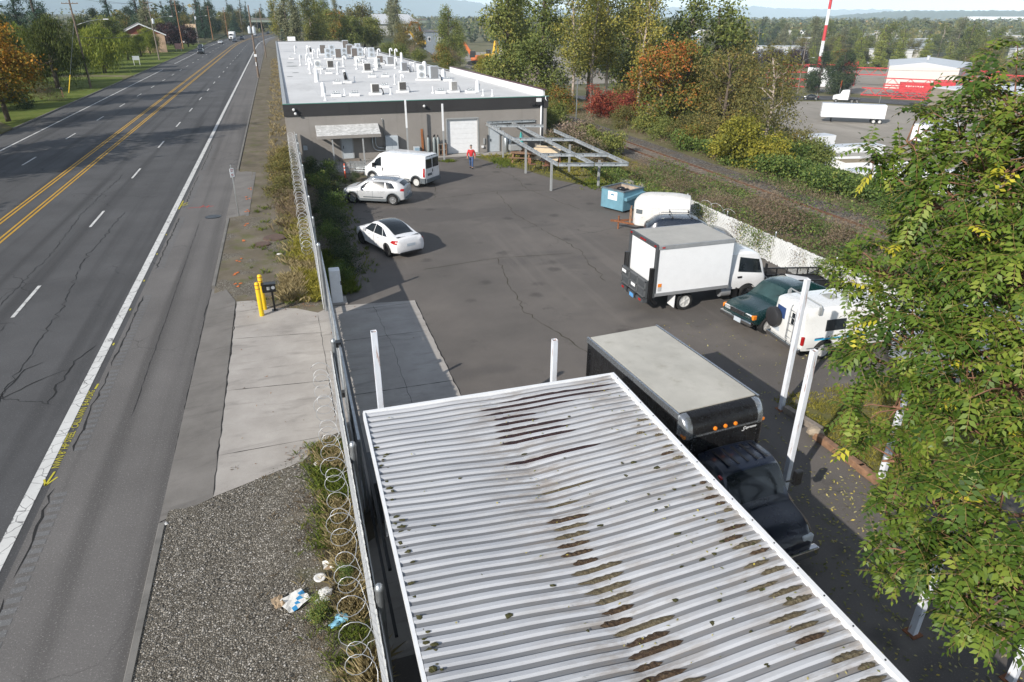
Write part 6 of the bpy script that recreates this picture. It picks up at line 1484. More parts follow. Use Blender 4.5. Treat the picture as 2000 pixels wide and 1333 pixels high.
jn = [((0, 0, .92), (.12, .135)), ((0, .10, .84), .10), ((.16, .105, .47), .075), ((.195, .105, .12), .066), ((0, -.10, .84), .10), ((-.06, -.105, .47), .075), ((-.21, -.105, .13), .066)]
skin('jeans', jn, [(0, 1), (1, 2), (2, 3), (0, 4), (4, 5), (5, 6)], M_jean, P)
for x, y, z in ((.27, .11, .045), (-.15, -.11, .05)):
    m = MB(); m.blob((x, y, z), (.15, .055, .055), 3, 2, .08); m.build('shoe', M_black, P, smooth=True)
m = MB(); m.blob((.02, 0, 1.735), (.10, .095, .075), 5, 2, .08); m.build('hair', M_hair, P, smooth=True)
m = MB(); m.blob((.135, 0, 1.63), (.022, .016, .022), 6, 1, .05); m.box((.118, .03, 1.66), (.012, .025, .012), mi=1); m.box((.118, -.03, 1.66), (.012, .025, .012), mi=1); m.box((.118, 0, 1.585), (.012, .05, .01), mi=1)
for s_ in (1, -1): m.blob((.05, s_ * .09, 1.64), (.02, .012, .03), 7, 1, .05)
m.build('face', [M_skin, M_hair], P, smooth=True)
m = MB(); m.bar((.10, -.05, 1.45), (.10, .05, 1.45), .04, .04); m.build('collar', M_boxwhite, P)

# ------------------------------------------------------------------ vegetation
def leaf_mat(name, stops, trans=.25, rough=.6, objv=.25):
    s = Sh(name, rough=rough, spec=.25)
    t = s.attr('tint')
    if objv: t = s.math('ADD', t, s.math('MULTIPLY', s.math('SUBTRACT', s.objrand(), .5), objv))
    c = s.ramp(t, *stops); s.col(c)
    tr = s.n('ShaderNodeBsdfTranslucent'); s.lk(c, tr.inputs[0]); mx = s.n('ShaderNodeMixShader'); mx.inputs[0].default_value = trans
    s.t.links.new(s.b.outputs[0], mx.inputs[1]); s.t.links.new(tr.outputs[0], mx.inputs[2]); s.t.links.new(mx.outputs[0], s.t.nodes['Material Output'].inputs['Surface'])
    return s.m
L_green = leaf_mat('leaf_green', [(0, (.085, .12, .03)), (.45, (.155, .185, .047)), (.8, (.25, .26, .068)), (1, (.36, .31, .08))])
L_cotton = leaf_mat('leaf_cottonwood', [(0, (.075, .11, .03)), (.5, (.145, .175, .05)), (.8, (.25, .245, .07)), (1, (.38, .32, .075))])
L_birch = leaf_mat('leaf_yellow_birch', [(0, (.10, .12, .033)), (.4, (.20, .205, .05)), (.75, (.34, .30, .06)), (1, (.46, .36, .075))])
L_dark = leaf_mat('leaf_dark', [(0, (.016, .032, .014)), (.5, (.036, .058, .023)), (1, (.075, .095, .036))], .1)
L_conif = leaf_mat('leaf_conifer', [(0, (.016, .038, .022)), (.5, (.032, .068, .038)), (1, (.06, .10, .055))], .05)
L_bluecon = leaf_mat('leaf_blue_conifer', [(0, (.014, .055, .04)), (1, (.035, .11, .075))], .05)
L_orange = leaf_mat('leaf_orange_maple', [(0, (.09, .10, .018)), (.35, (.20, .16, .022)), (.7, (.42, .20, .024)), (1, (.55, .26, .035))])
L_red = leaf_mat('leaf_red', [(0, (.10, .03, .02)), (.5, (.27, .05, .035)), (1, (.42, .13, .06))])
L_redor = leaf_mat('leaf_red_orange', [(0, (.07, .10, .024)), (.5, (.15, .17, .035)), (.72, (.24, .17, .035)), (.88, (.36, .15, .032)), (1, (.46, .14, .038))])
L_willow = leaf_mat('leaf_willow', [(0, (.085, .125, .018)), (.5, (.18, .23, .032)), (1, (.34, .36, .055))], .3)
L_willowd = leaf_mat('leaf_willow_olive', [(0, (.042, .062, .014)), (.5, (.09, .115, .025)), (1, (.17, .185, .04))], .3)
L_plum = leaf_mat('leaf_plum', [(0, (.022, .013, .016)), (.6, (.05, .027, .030)), (1, (.11, .05, .045))], .1)
L_olive = leaf_mat('leaf_olive', [(0, (.07, .078, .024)), (.5, (.145, .14, .042)), (.85, (.23, .19, .058)), (1, (.31, .20, .055))])
L_cedar = leaf_mat('leaf_cedar', [(0, (.11, .14, .026)), (.5, (.20, .235, .042)), (1, (.33, .32, .07))], .1)
L_brown = leaf_mat('leaf_dry_brown', [(0, (.10, .075, .048)), (.5, (.20, .145, .095)), (1, (.31, .245, .165))], .15)
L_pink = leaf_mat('leaf_seedhead_pink', [(0, (.06, .075, .026)), (.4, (.13, .125, .055)), (.7, (.25, .185, .135)), (1, (.36, .27, .21))], .2)
L_yb = leaf_mat('leaf_yellow_bush', [(0, (.085, .095, .016)), (.45, (.20, .20, .028)), (.8, (.35, .31, .042)), (1, (.46, .38, .055))])
L_bramble = leaf_mat('leaf_bramble', [(0, (.045, .085, .022)), (.5, (.105, .165, .038)), (.8, (.20, .245, .055)), (1, (.36, .31, .09))], .25)
L_silver = leaf_mat('leaf_silver_poplar', [(0, (.08, .10, .045)), (.5, (.17, .18, .095)), (1, (.34, .33, .20))])
M_bark = plain('bark', (.11, .085, .065), .95, var=.3, scale=3, bump=.5)
M_barkpale = plain('pale_bark', (.36, .30, .25), .9, var=.25, scale=3)
M_barkdark = plain('dark_bark', (.05, .04, .032), .95, var=.3, scale=3)

def leaf_quads(P, Nn, L, W, rs, droop=None):
    """rhombus leaves at P with normals Nn; returns verts (4n,3)"""
    n = len(P)
    a = rs.normal(size=(n, 3))
    if droop is not None: a = a * (1 - droop) + np.array([0, 0, -1.0]) * droop * 2
    Nn = Nn / np.linalg.norm(Nn, axis=1, keepdims=True)
    u = a - Nn * np.sum(a * Nn, axis=1, keepdims=True); u /= (np.linalg.norm(u, axis=1, keepdims=True) + 1e-9)
    v = np.cross(Nn, u)
    l = (L * rs.uniform(.6, 1.3, n))[:, None]; w = (W * rs.uniform(.6, 1.3, n))[:, None]
    return np.stack([P - u * l * .5, P + v * w * .5 + Nn * l * .06, P + u * l * .5, P - v * w * .5 + Nn * l * .06], 1).reshape(-1, 3)
def crown(name, lobes, n, leaf, seed, mat, per=16, spread=.42, shell=.45, up=.5, aspect=.6, droop=None, tintg=None):
    rs = np.random.RandomState(seed); lob = np.array(lobes, float)
    vol = lob[:, 3] * lob[:, 4] * lob[:, 5]; vol = vol ** .75; nc = max(8, n // per)
    li = rs.choice(len(lob), nc, p=vol / vol.sum()); d = rs.normal(size=(nc, 3)); d /= np.linalg.norm(d, axis=1, keepdims=True)
    r = (shell + (1 - shell) * rs.uniform(0, 1, nc) ** .7)[:, None]
    C = lob[li, :3] + d * r * lob[li, 3:]
    ct = rs.uniform(0, 1, nc)
    csz = rs.uniform(.6, 1.3, nc)
    k = np.repeat(np.arange(nc), per); off = rs.normal(size=(len(k), 3)) * spread * csz[k][:, None]; off[:, 2] *= .75
    if droop is not None: off[:, 2] = -np.abs(rs.exponential(1.0, len(k))) * spread * 1.6; off[:, :2] *= .55
    P = C[k] + off
    keep = P[:, 2] > .02; P = P[keep]; k = k[keep]
    Nn = d[k] * .7 + rs.normal(size=(len(k), 3)) * .75; Nn[:, 2] += up
    V = leaf_quads(P, Nn, leaf, leaf * aspect, rs, droop)
    t = np.clip(.55 * ct[k] + .45 * rs.uniform(0, 1, len(k)), 0, 1)
    if tintg is not None:
        h = (P[:, 2] - P[:, 2].min()) / (np.ptp(P[:, 2]) + 1e-6); t = np.clip(t + tintg * (h - .5), 0, 1)
    return quick_mesh(name, V, 4, np.arange(len(V)), mat, t)
def limbs(m, base, top_z, r0, lobes, seed, wob=.25, n_twigs=2):
    q = random.Random(seed); h = top_z
    tr = [(base[0] + q.gauss(0, wob * .3) * i, base[1] + q.gauss(0, wob * .3) * i, h * i / 4) for i in range(5)]; tr[0] = (base[0], base[1], -.3)
    m.tube(tr, [r0 * 1.25, r0, r0 * .8, r0 * .6, r0 * .35], 8)
    for (x, y, z, rx, ry, rz) in lobes:
        zs = min(max(z - max(rz, 1) * 1.1, h * .22), h * .8); f = zs / h * 4; i = min(3, int(f)); u = f - i
        s = [tr[i][j] + (tr[i + 1][j] - tr[i][j]) * u for j in range(3)]
        mid = [(s[0] + x) / 2 + q.gauss(0, wob), (s[1] + y) / 2 + q.gauss(0, wob), (s[2] + z) / 2 + q.gauss(0, wob)]
        m.tube([s, mid, (x, y, z)], [r0 * .45, r0 * .28, r0 * .08], 6)
        for _ in range(n_twigs):
            e = (x + q.gauss(0, rx * .5), y + q.gauss(0, ry * .5), z + q.gauss(0, rz * .5)); m.tube([mid, e], [r0 * .18, r0 * .04], 5)
def make_tree(kind, lobes, H, r0, n, leaf, seed, mat, bark=None, **kw):
    """returns (crown mesh, trunk mesh) shared by every copy of the kind"""
    cm = crown(kind + '_crown', lobes, n, leaf, seed, mat, **kw)
    m = MB(); limbs(m, (0, 0), H, r0, lobes, seed); o = m.build('trunk', bark or M_bark, smooth=True); tm_ = o.data; bpy.data.objects.remove(o)
    return cm, tm_
def place_tree(name, kit, label, loc, rz=0, s=1.0, group=None, cat='tree', sz=None):
    t = thing(name, label, cat, loc, rz, group); t.scale = (s, s, s if sz is None else sz)
    if kit[1]: link('trunk', kit[1], t)
    link('crown', kit[0], t); return t
def rl(seed, n, R_, z0, z1, r, q=None, flat=1.0, taper=.5):
    """random lobes in a cylinder: n lobes, spread radius R_, heights z0..z1, lobe radius r"""
    q = random.Random(seed); out = []
    for i in range(n):
        f = (i + .5) / n; a = q.uniform(0, 2 * PI); rad = R_ * (1 - taper * abs(f - .35) / .65) * math.sqrt(q.uniform(.1, 1)); k = r * q.uniform(.7, 1.25) * (1 - .35 * f)
        out.append((rad * math.cos(a), rad * math.sin(a), z0 + (z1 - z0) * f, k, k, k * flat * q.uniform(.8, 1.1)))
    return out
K = {}
K['cotton'] = make_tree('cottonwood', rl(1, 16, 3.0, 3.0, 15.5, 2.0, flat=1.2), 16, .26, 9000, .36, 1, L_cotton, M_barkpale, spread=.5)
K['cotton2'] = make_tree('cottonwood', rl(2, 18, 3.4, 1.5, 15, 2.1, flat=1.15), 15.5, .28, 10000, .36, 2, L_green, M_bark, spread=.5)
K['cotton3'] = make_tree('cottonwood', rl(3, 14, 2.4, 4.5, 17.5, 1.7, flat=1.4), 18, .26, 8000, .36, 3, L_cotton, M_barkpale, spread=.5)
K['birch'] = make_tree('birch', rl(4, 11, 1.7, 5.0, 15.5, 1.2, flat=1.4), 16, .17, 4200, .30, 4, L_birch, M_barkpale, spread=.5, per=12)
K['poplar'] = make_tree('poplar', rl(5, 16, 1.5, 1.5, 17, 1.4, flat=1.6, taper=.4), 17.5, .25, 8000, .38, 5, L_silver, M_bark, spread=.45)
K['maple'] = make_tree('maple', rl(6, 14, 3.6, 2.6, 8.6, 1.7, flat=.85), 8, .22, 9000, .30, 6, L_orange, M_bark, spread=.4, tintg=.5)
K['mapleg'] = make_tree('maple', rl(7, 13, 2.9, 1.2, 7.0, 1.5, flat=.9), 6.5, .16, 8500, .24, 7, L_redor, M_bark, spread=.36, tintg=.5)
K['olive'] = make_tree('olive_tree', rl(8, 14, 2.8, 1.0, 7.2, 1.5, flat=1.0), 7, .16, 8000, .22, 8, L_olive, M_bark, spread=.36)
K['olive2'] = make_tree('olive_tree', rl(9, 12, 2.4, 1.8, 8.2, 1.25, flat=1.2), 8, .14, 5200, .20, 9, L_olive, M_barkpale, spread=.42, per=11)
K['willow'] = make_tree('willow', rl(10, 16, 3.6, 3.2, 7.2, 1.5, flat=.8, taper=.8), 6, .26, 11000, .55, 10, L_willow, M_bark, spread=.6, aspect=.16, droop=.8)
K['willowd'] = make_tree('willow', rl(11, 16, 3.8, 3.4, 8.6, 1.6, flat=.9, taper=.7), 7, .26, 11000, .55, 11, L_willowd, M_bark, spread=.65, aspect=.16, droop=.8)
K['round'] = make_tree('round_tree', rl(12, 14, 3.4, 2.6, 8.8, 1.9, flat=.9), 8, .24, 7500, .36, 12, L_green, M_bark, spread=.45)
K['round2'] = make_tree('round_tree', rl(13, 12, 3.0, 2.2, 9.5, 1.8, flat=1.0), 9, .22, 6500, .36, 13, L_olive, M_bark, spread=.45)
K['dark'] = make_tree('dark_tree', rl(14, 16, 3.6, 2.0, 11.5, 2.0, flat=.95), 11, .3, 9500, .38, 14, L_dark, M_barkdark, spread=.45)
K['plum'] = make_tree('plum_tree', rl(15, 12, 2.9, 1.8, 6.2, 1.7, flat=.9), 6, .2, 6000, .32, 15, L_plum, M_barkdark, spread=.4)
K['autumn'] = make_tree('autumn_tree', rl(16, 13, 3.0, 2.4, 8.6, 1.7, flat=.95), 8, .22, 6500, .34, 16, L_redor, M_bark, spread=.42)
def cone_lobes(H, R_, n, seed, z0=.8):
    q = random.Random(seed); out = []
    for i in range(n):
        f = (i + .5) / n; r = R_ * (1 - f) ** .85; k = max(.35, r * .62)
        for a in range(max(1, int(5 * (1 - f)) + 1)):
            an = q.uniform(0, 2 * PI); out.append((r * .55 * math.cos(an), r * .55 * math.sin(an), z0 + (H - z0) * f, k, k, H / n * .55))
    return out
K['conifer'] = make_tree('conifer', cone_lobes(17, 3.6, 12, 1), 16.5, .3, 9000, .42, 17, L_conif, M_barkdark, spread=.38, aspect=.35, up=.2)
K['spruce'] = make_tree('spruce', cone_lobes(8, 1.9, 10, 2, .2), 7.6, .15, 5000, .26, 18, L_bluecon, M_barkdark, spread=.25, aspect=.4, up=.2)
K['cedar'] = make_tree('cedar', cone_lobes(15, 3.4, 11, 3, .3), 14, .25, 9000, .42, 19, L_cedar, M_barkdark, spread=.42, aspect=.5, up=.3)
K['bush'] = (crown('bush_crown', rl(20, 8, 1.2, .4, 2.0, .8, flat=.8), 3600, .16, 20, L_green, spread=.22), None)
K['bushy'] = (crown('yellow_bush_crown', rl(21, 10, 1.5, .5, 2.5, .95, flat=.85), 5200, .17, 21, L_yb, spread=.24), None)
K['bushr'] = (crown('red_bush_crown', rl(22, 9, 1.5, .5, 2.8, .9, flat=.85), 3800, .18, 22, L_red, spread=.26), None)
K['bushro'] = (crown('orange_bush_crown', rl(23, 9, 1.4, .5, 2.6, .9, flat=.85), 3600, .18, 23, L_redor, spread=.26), None)
K['busho'] = (crown('olive_bush_crown', rl(24, 9, 1.4, .4, 2.3, .9, flat=.8), 4200, .16, 24, L_olive, spread=.24), None)
K['bushb'] = (crown('dry_bush_crown', rl(25, 8, 1.3, .3, 1.8, .8, flat=.7), 3200, .15, 25, L_brown, spread=.28, aspect=.2), None)
K['bushp'] = (crown('seedhead_bush_crown', rl(26, 9, 1.3, .4, 2.1, .85, flat=.75), 4600, .15, 26, L_pink, spread=.22, tintg=.5), None)
K['weed'] = (crown('weed_bush_crown', rl(27, 7, .7, .25, 1.2, .5, flat=.8), 2600, .10, 27, L_dark, spread=.16, aspect=.45), None)
K['weed2'] = (crown('weed_bush_crown', rl(28, 7, .65, .25, 1.35, .45, flat=1.0), 2400, .11, 28, L_bramble, spread=.17, aspect=.4), None)

def T(name, k, x, y, label, s=1.0, group=None, cat='tree', sz=None):
    return place_tree(name, K[k], label, (x, y, terr(x, y) if abs(x) > 26.9 else 0), (x * 7.1 + y * 3.3) % 6.28, s, group, cat, sz)
# --- trees to the right of the warehouse and beyond the railway
G1 = 'tall trees between the warehouse and the yard below'
T('cottonwood', 'cotton2', 32.8, 104, 'big dark green cottonwood directly behind the warehouse parapet', 1.12, G1)
T('cottonwood', 'cotton2', 33.9, 93, 'bushy green cottonwood right of the warehouse roof corner', 1.0, G1)
T('cottonwood', 'cotton2', 37.5, 113, 'dense cottonwood behind the two nearest the warehouse corner', 1.1, G1)
T('birch', 'birch', 34.9, 84, 'slender pale-trunked yellow birch beside the grey pole', 1.0, G1)
T('birch', 'birch', 39.0, 87.5, 'pale-trunked birch second from the warehouse, sparse yellow leaves', 1.08, G1)
T('birch', 'birch', 42.5, 90.5, 'pale-trunked birch with bare lower trunk in the middle of the group', 1.05, G1)
T('birch', 'birch', 45.6, 86.5, 'yellow birch at the right of the pale-trunked group', 1.12, G1)
T('cottonwood', 'cotton3', 44.5, 101, 'yellow-green cottonwood behind the pale birches', 1.05, G1)
T('cottonwood', 'cotton', 50, 97, 'leaning pale-trunked cottonwood right of the birches', 1.2, G1)
T('cottonwood', 'cotton', 54.5, 89.5, 'cottonwood above the orange maple', 1.28, G1)
T('cottonwood', 'cotton2', 59, 90, 'dark green cottonwood, tallest at the right end of the group', 1.42, G1)
T('cottonwood', 'cotton3', 56, 106, 'distant cottonwood filling the gap behind the right end', 1.25, G1)
T('cottonwood', 'cotton', 63.5, 91, 'green cottonwood at the open right edge of the group', 1.22, G1)
T('maple', 'mapleg', 37.0, 65.5, 'orange and green maple beyond the railway', 1.12)
T('maple', 'mapleg', 41.5, 68.5, 'second orange-tipped maple behind the first', 1.15)
T('olive_tree', 'olive', 41.0, 60.0, 'olive-green bushy tree right of the orange maple', 1.12)
T('olive_tree', 'olive', 45.5, 64.5, 'broad olive-brown tree above the yellow bush', 1.2)
T('olive_tree', 'olive2', 38.6, 50.0, 'sparse brown-olive tree with bare twigs at the yard edge', .98)
T('olive_tree', 'olive2', 44.0, 57.0, 'thin pale-trunked tree between the olive trees', 1.05)
T('bush', 'bushr', 35.2, 76.5, 'red-leaved shrub at the foot of the birches', 1.1, cat='shrub')
T('bush', 'bushr', 37.6, 74.0, 'bright red shrub right of the grey pole', 1.0, cat='shrub')
T('bush', 'bushro', 32.6, 82.0, 'orange-red shrub by the warehouse corner', 1.1, cat='shrub')
T('bush', 'bushro', 31.0, 86.0, 'reddish shrub behind the warehouse corner', 1.0, cat='shrub')
T('bush', 'bush', 28.6, 73.5, 'green shrub beside the warehouse corner', 1.1, cat='shrub')
T('bush', 'bush', 26.2, 70.0, 'dark green shrub at the warehouse side wall', 1.0, cat='shrub')
T('bush', 'bushy', 33.6, 47.0, 'large yellow-green bush on the far edge of the track', 1.35, cat='shrub')
T('bush', 'bushy', 35.6, 49.6, 'yellow-green bush behind the large yellow one', 1.2, cat='shrub')
T('bush', 'bushy', 34.4, 43.6, 'yellow-green bush nearer along the track', 1.05, cat='shrub')
gs = 'shrubs along the far side of the railway'
labs = {'bush': 'green shrub', 'busho': 'olive shrub', 'bushy': 'yellowish shrub', 'bushro': 'orange-tinged shrub'}
pos = ['below the orange maple', 'at the maple trunk', 'at the bend of the ballast', 'in front of the olive trees', 'beside the yellow bush', 'behind the yellow bush', 'farther along the ballast', 'near the red shrubs', 'above the ballast strip', 'under the birches', 'at the yard edge', 'beside the bramble bank']
for i, (x, y, k, s_) in enumerate([(34.4, 60.5, 'bush', 1.0), (36.0, 57.5, 'busho', 1.0), (35.0, 64.5, 'bush', 1.05), (36.8, 54.3, 'busho', 1.1), (38.6, 52.6, 'bushro', .95), (39.5, 47.2, 'busho', 1.0), (34.6, 68.0, 'busho', .9), (37.2, 78.5, 'bush', 1.0), (34.2, 54.4, 'bushro', .8), (41.5, 82, 'busho', 1.2), (46, 57.5, 'busho', 1.2), (38.6, 44.0, 'bush', 1.1)]):
    T('bush', k, x, y, labs[k] + ' ' + pos[i], s_, gs, 'shrub')
# hedge of seed-headed climber by the canopy
hp = ['nearest the canopy', 'second along the hedge', 'in the middle of the hedge', 'at the hedge crest', 'at the far end by the warehouse', 'facing the railway', 'at the low front end', 'behind the plywood']
for i, (x, y, s_) in enumerate([(22.6, 50.5, .85), (23.4, 53.0, 1.0), (24.4, 55.5, 1.08), (25.6, 57.6, 1.1), (24.0, 58.0, 1.0), (26.4, 54.5, .95), (22.2, 47.6, .65), (22.0, 55.8, .9)]):
    T('hedge_bush', 'bushp' if i % 3 != 2 else 'bush', x, y, ('pinkish seed-headed hedge bush ' if i % 3 != 2 else 'green hedge bush ') + hp[i], s_, 'hedge right of the canopy', 'shrub')
# --- low ground cover as stuff
def scatter(name, pts, heights, leaf, mat, seed, per=14, aspect=.6, spread=.22, up=.6):
    rs = np.random.RandomState(seed); P0 = np.array(pts, float); k = np.repeat(np.arange(len(P0)), per)
    off = rs.normal(size=(len(k), 3)) * spread; h = np.array(heights)[k] * rs.uniform(0, 1, len(k)) ** .6
    P = P0[k] + off; P[:, 2] = P0[k, 2] + h
    Nn = rs.normal(size=(len(k), 3)) * .7; Nn[:, 2] += up
    V = leaf_quads(P, Nn, leaf, leaf * aspect, rs); t = np.clip(.55 * rs.uniform(0, 1, len(P0))[k] + .45 * rs.uniform(0, 1, len(k)), 0, 1)
    o = link(name, quick_mesh(name, V, 4, np.arange(len(V)), mat, t)); return tag(o, kind='stuff')
q = random.Random(31)
def area(n, fx, fy, zf, ok=lambda x, y: True):
    out = []
    while len(out) < n:
        x, y = q.uniform(*fx), q.uniform(*fy)
        if ok(x, y): out.append((x, y, zf(x, y)))
    return out
nz = lambda x, y, s=.5: math.sin(x * s * 1.7 + 1.3) * math.sin(y * s + .7) + .6 * math.sin(x * s * 3.1 + y * s * 2.3)
pts = area(4600, (32.4, 46), (10, 56), lambda x, y: terr(x, y), lambda x, y: x > 33.2 + .5 * math.sin(y) and nz(x, y, .4) > -1.2 and (y > 49 or x < 37.5 + .12 * (y - 36)))
scatter('bramble_bank', pts, [1.35 + .6 * nz(x, y, .35) for x, y, z in pts], .2, L_bramble, 41, per=13)
pts = area(2600, (22.0, 28.4), (12, 47), lambda x, y: 0.0, lambda x, y: nz(x, y, .8) > -.6)
scatter('bramble_verge', pts, [.65 + .35 * nz(x, y, .7) for x, y, z in pts], .13, L_bramble, 42, per=10, spread=.25)
pts = area(3600, (21.9, 28.6), (10, 50), lambda x, y: 0.0)
scatter('dry_brush', pts, [.7 + .45 * nz(x, y, .6) for x, y, z in pts], .22, L_brown, 43, per=9, aspect=.10, spread=.28, up=0)
pts = area(700, (32.8, 35.5), (10, 95), lambda x, y: 0.0, lambda x, y: nz(x, y, .9) > .1)
scatter('dry_brush', pts, [.4 for p in pts], .2, L_brown, 44, per=9, aspect=.14, spread=.25, up=0)
pts = area(420, (21.25, 21.62), (14.5, 33), lambda x, y: .1, lambda x, y: nz(x, y, 1.3) > .25)
scatter('creeper', pts, [1.25 for p in pts], .09, L_bramble, 45, per=9, spread=.10)
pts = area(300, (21.2, 21.62), (14.5, 34), lambda x, y: .05, lambda x, y: nz(x, y + 5, 1.1) > .1)
scatter('creeper_dry', pts, [1.3 for p in pts], .10, L_brown, 46, per=9, spread=.10, aspect=.3)
pts = area(500, (20.6, 22.6), (33.5, 47), lambda x, y: .1, lambda x, y: nz(x, y, 1.0) > -.5)
scatter('creeper', pts, [.9 for p in pts], .12, L_bramble, 47, per=10, spread=.22)
# dry shrubs standing in the brush between fence and track
dl = ['behind the white box truck', 'above the fence middle', 'beside the razor wire hoops', 'near the tree leaves', 'above the horse trailer', 'by the rail']
for i, (x, y, s_) in enumerate([(25.2, 30.5, 1.15), (26.0, 26.0, .9), (24.2, 34.5, .8), (25.5, 21.0, .95), (23.6, 39.0, .7), (27.3, 34.0, .7)]): T('dry_bush', 'bushb', x, y, 'grey-brown leafless bush ' + dl[i], s_, 'dry bushes by the railway', 'shrub')
# --- trees across the road
T('maple', 'maple', -29.6, 92.0, 'orange maple at the left edge of the picture', 1.08)
T('dark_tree', 'dark', -38, 104, 'large dark tree behind the orange maple', 1.35)
T('dark_tree', 'dark', -33.5, 62, 'tall dark tree left of the frame shading the road', 1.5)
T('round_tree', 'round', -36.5, 52, 'green tree left of the frame shading the near lanes', 1.5)
T('round_tree', 'round', -33, 40, 'green tree near the road left of the frame', 1.0)
T('dark_tree', 'dark', -40, 78, 'dark tree left of the frame behind the pavement', 1.1)
T('dark_tree', 'dark', -35, 28, 'dark tree nearest the viewer left of the frame', .9)
T('willow', 'willowd', -34.5, 133, 'olive willow behind the leaning utility pole', 1.18)
T('willow', 'willowd', -43.5, 139, 'willow with white dead branches left of the pole', 1.25)
T('willow', 'willow', -34.1, 166.5, 'bright yellow-green willow on the lawn', 1.2)
T('willow', 'willow', -35.8, 178, 'yellow-green willow behind the brightest one', 1.15)
T('willow', 'willow', -37.5, 213, 'small yellow-green willow by the beige house', .9)
T('willow', 'willow', -37.2, 232, 'last small willow before the beige house', .75)
T('willow', 'willow', -36.5, 243, 'green willow screening the left half of the beige house', 1.0); T('round_tree', 'round', -44, 228, 'green tree behind the small willows', 1.15); T('willow', 'willowd', -41, 190, 'olive willow filling the gap in the lawn row', 1.15); T('dark_tree', 'dark', -46, 122, 'dark tree filling the gap behind the dead-branched willow', 1.25)
T('willow', 'willow', -46, 160, 'wide willow behind the row on the lawn', 1.25)
T('bush', 'bushb', -31.0, 113.5, 'leafless reddish-brown shrub above the mailbox', 1.25, cat='shrub')
T('bush', 'weed', -33.0, 108, 'dark clipped bush at the driveway corner, left one', 1.7, cat='shrub'); T('bush', 'weed', -34.5, 112, 'dark clipped bush at the driveway corner, right one', 1.7, cat='shrub'); T('bush', 'weed', -31.8, 103.5, 'dark low hedge bush below the orange maple', 1.6, cat='shrub')
T('plum_tree', 'plum', -34, 284, 'dark red plum tree right of the beige house', 1.25); T('plum_tree', 'plum', -31.5, 300, 'second dark red plum tree farther up the road', 1.15); T('plum_tree', 'plum', -40, 292, 'dark red tree behind the two plums', 1.2)
T('poplar', 'poplar', -38.5, 262, 'tall ivy-green poplar in front of the beige house', .98)
bl = [('conifer', -62, 236, 1.35, 'huge dark conifer behind the willows'), ('conifer', -72, 255, 1.3, 'dark conifer left of the huge one'), ('conifer', -56, 300, 1.2, 'dark conifer behind the beige house'), ('poplar', -66, 190, 1.0, 'pale poplar beside the leaning pole top'), ('poplar', -62, 196, 1.05, 'second pale poplar beside the leaning pole'), ('poplar', -70, 186, 1.0, 'third pale poplar, left of the pair'),
      ('autumn', -84, 206, 1.5, 'bright red autumn tree at the top left'), ('plum', -96, 200, 1.6, 'reddish-brown tree beside the red autumn one'), ('dark', -62, 150, 1.3, 'dark tree above the house roof at left'), ('round2', -48, 330, 1.3, 'olive tree farther along the left roadside')]
for k, x, y, s_, l in bl: T({'conifer': 'conifer', 'poplar': 'poplar', 'autumn': 'autumn_tree', 'plum': 'plum_tree', 'dark': 'dark_tree', 'round2': 'round_tree'}[k], k, x, y, l, s_)
q = random.Random(77)
side_words = {'conifer': 'dark conifer', 'round': 'green roadside tree', 'round2': 'olive roadside tree', 'autumn': 'reddish roadside tree', 'dark': 'dark roadside tree', 'poplar': 'pale roadside poplar'}
nm = {'conifer': 'conifer', 'round': 'round_tree', 'round2': 'round_tree', 'autumn': 'autumn_tree', 'dark': 'dark_tree', 'poplar': 'poplar', 'cedar': 'cedar', 'plum': 'plum_tree', 'cotton2': 'cottonwood', 'cotton': 'cottonwood'}
for i in range(46):
    y = 310 + i * 9; x = -34 - q.uniform(0, 10) - (i % 3) * 12 + cx(y); k = q.choice(['conifer', 'conifer', 'round', 'round2', 'dark', 'conifer', 'autumn' if i % 5 == 0 else 'round2'])
    T(nm[k], k, x, y, side_words[k] + ' in the far row left of the road', q.uniform(.95, 1.4), 'distant trees left of the road')
# --- trees right of the road beyond the warehouse
for k, x, y, s_, l in [('spruce', 1.8, 213, .95, 'small blue-green conifer at the far warehouse corner'), ('poplar', 6, 226, 1.05, 'silvery poplar beyond the far warehouse end'), ('cotton', 10.5, 232, 1.05, 'green poplar right of the silvery one'), ('poplar', 3.5, 244, 1.1, 'tall poplar at the road side beyond the warehouse'), ('birch', 1.0, 252, 1.0, 'yellow slim tree beside the road beyond the warehouse'), ('cotton2', 13, 246, 1.0, 'dark poplar behind the chimney box'),
                       ('round', 23, 238, 1.15, 'wide green tree beyond the far roof edge, left'), ('round', 30, 245, 1.15, 'wide green tree beyond the far roof edge, right'), ('autumn', 22, 262, 1.35, 'orange-brown tree behind the wide green ones'), ('round2', 30, 266, 1.5, 'tall olive tree behind the wide green ones'), ('round', 18, 280, 1.4, 'green tree behind the orange-brown tree'), ('olive', 40, 240, 1.2, 'yellow-olive tree before the grey metal hall'), ('olive', 47, 262, 1.3, 'second yellow-olive tree before the grey metal hall'),
                       ('cotton2', 41.5, 182, .82, 'dark green tree rising beyond the parapet, before the excavators'), ('cotton2', 66, 300, 1.0, 'green tree behind the excavator yard'), ('poplar', 52, 330, 1.2, 'tall pale tree beside the grey metal hall'), ('poplar', 60, 400, 1.4, 'tall pale tree behind the grey metal hall'), ('cotton2', 80, 330, 1.2, 'green tree right behind the dark one')]:
    T(nm.get(k, {'spruce': 'spruce', 'birch': 'birch', 'olive': 'olive_tree'}.get(k)), k, x, y, l, s_)
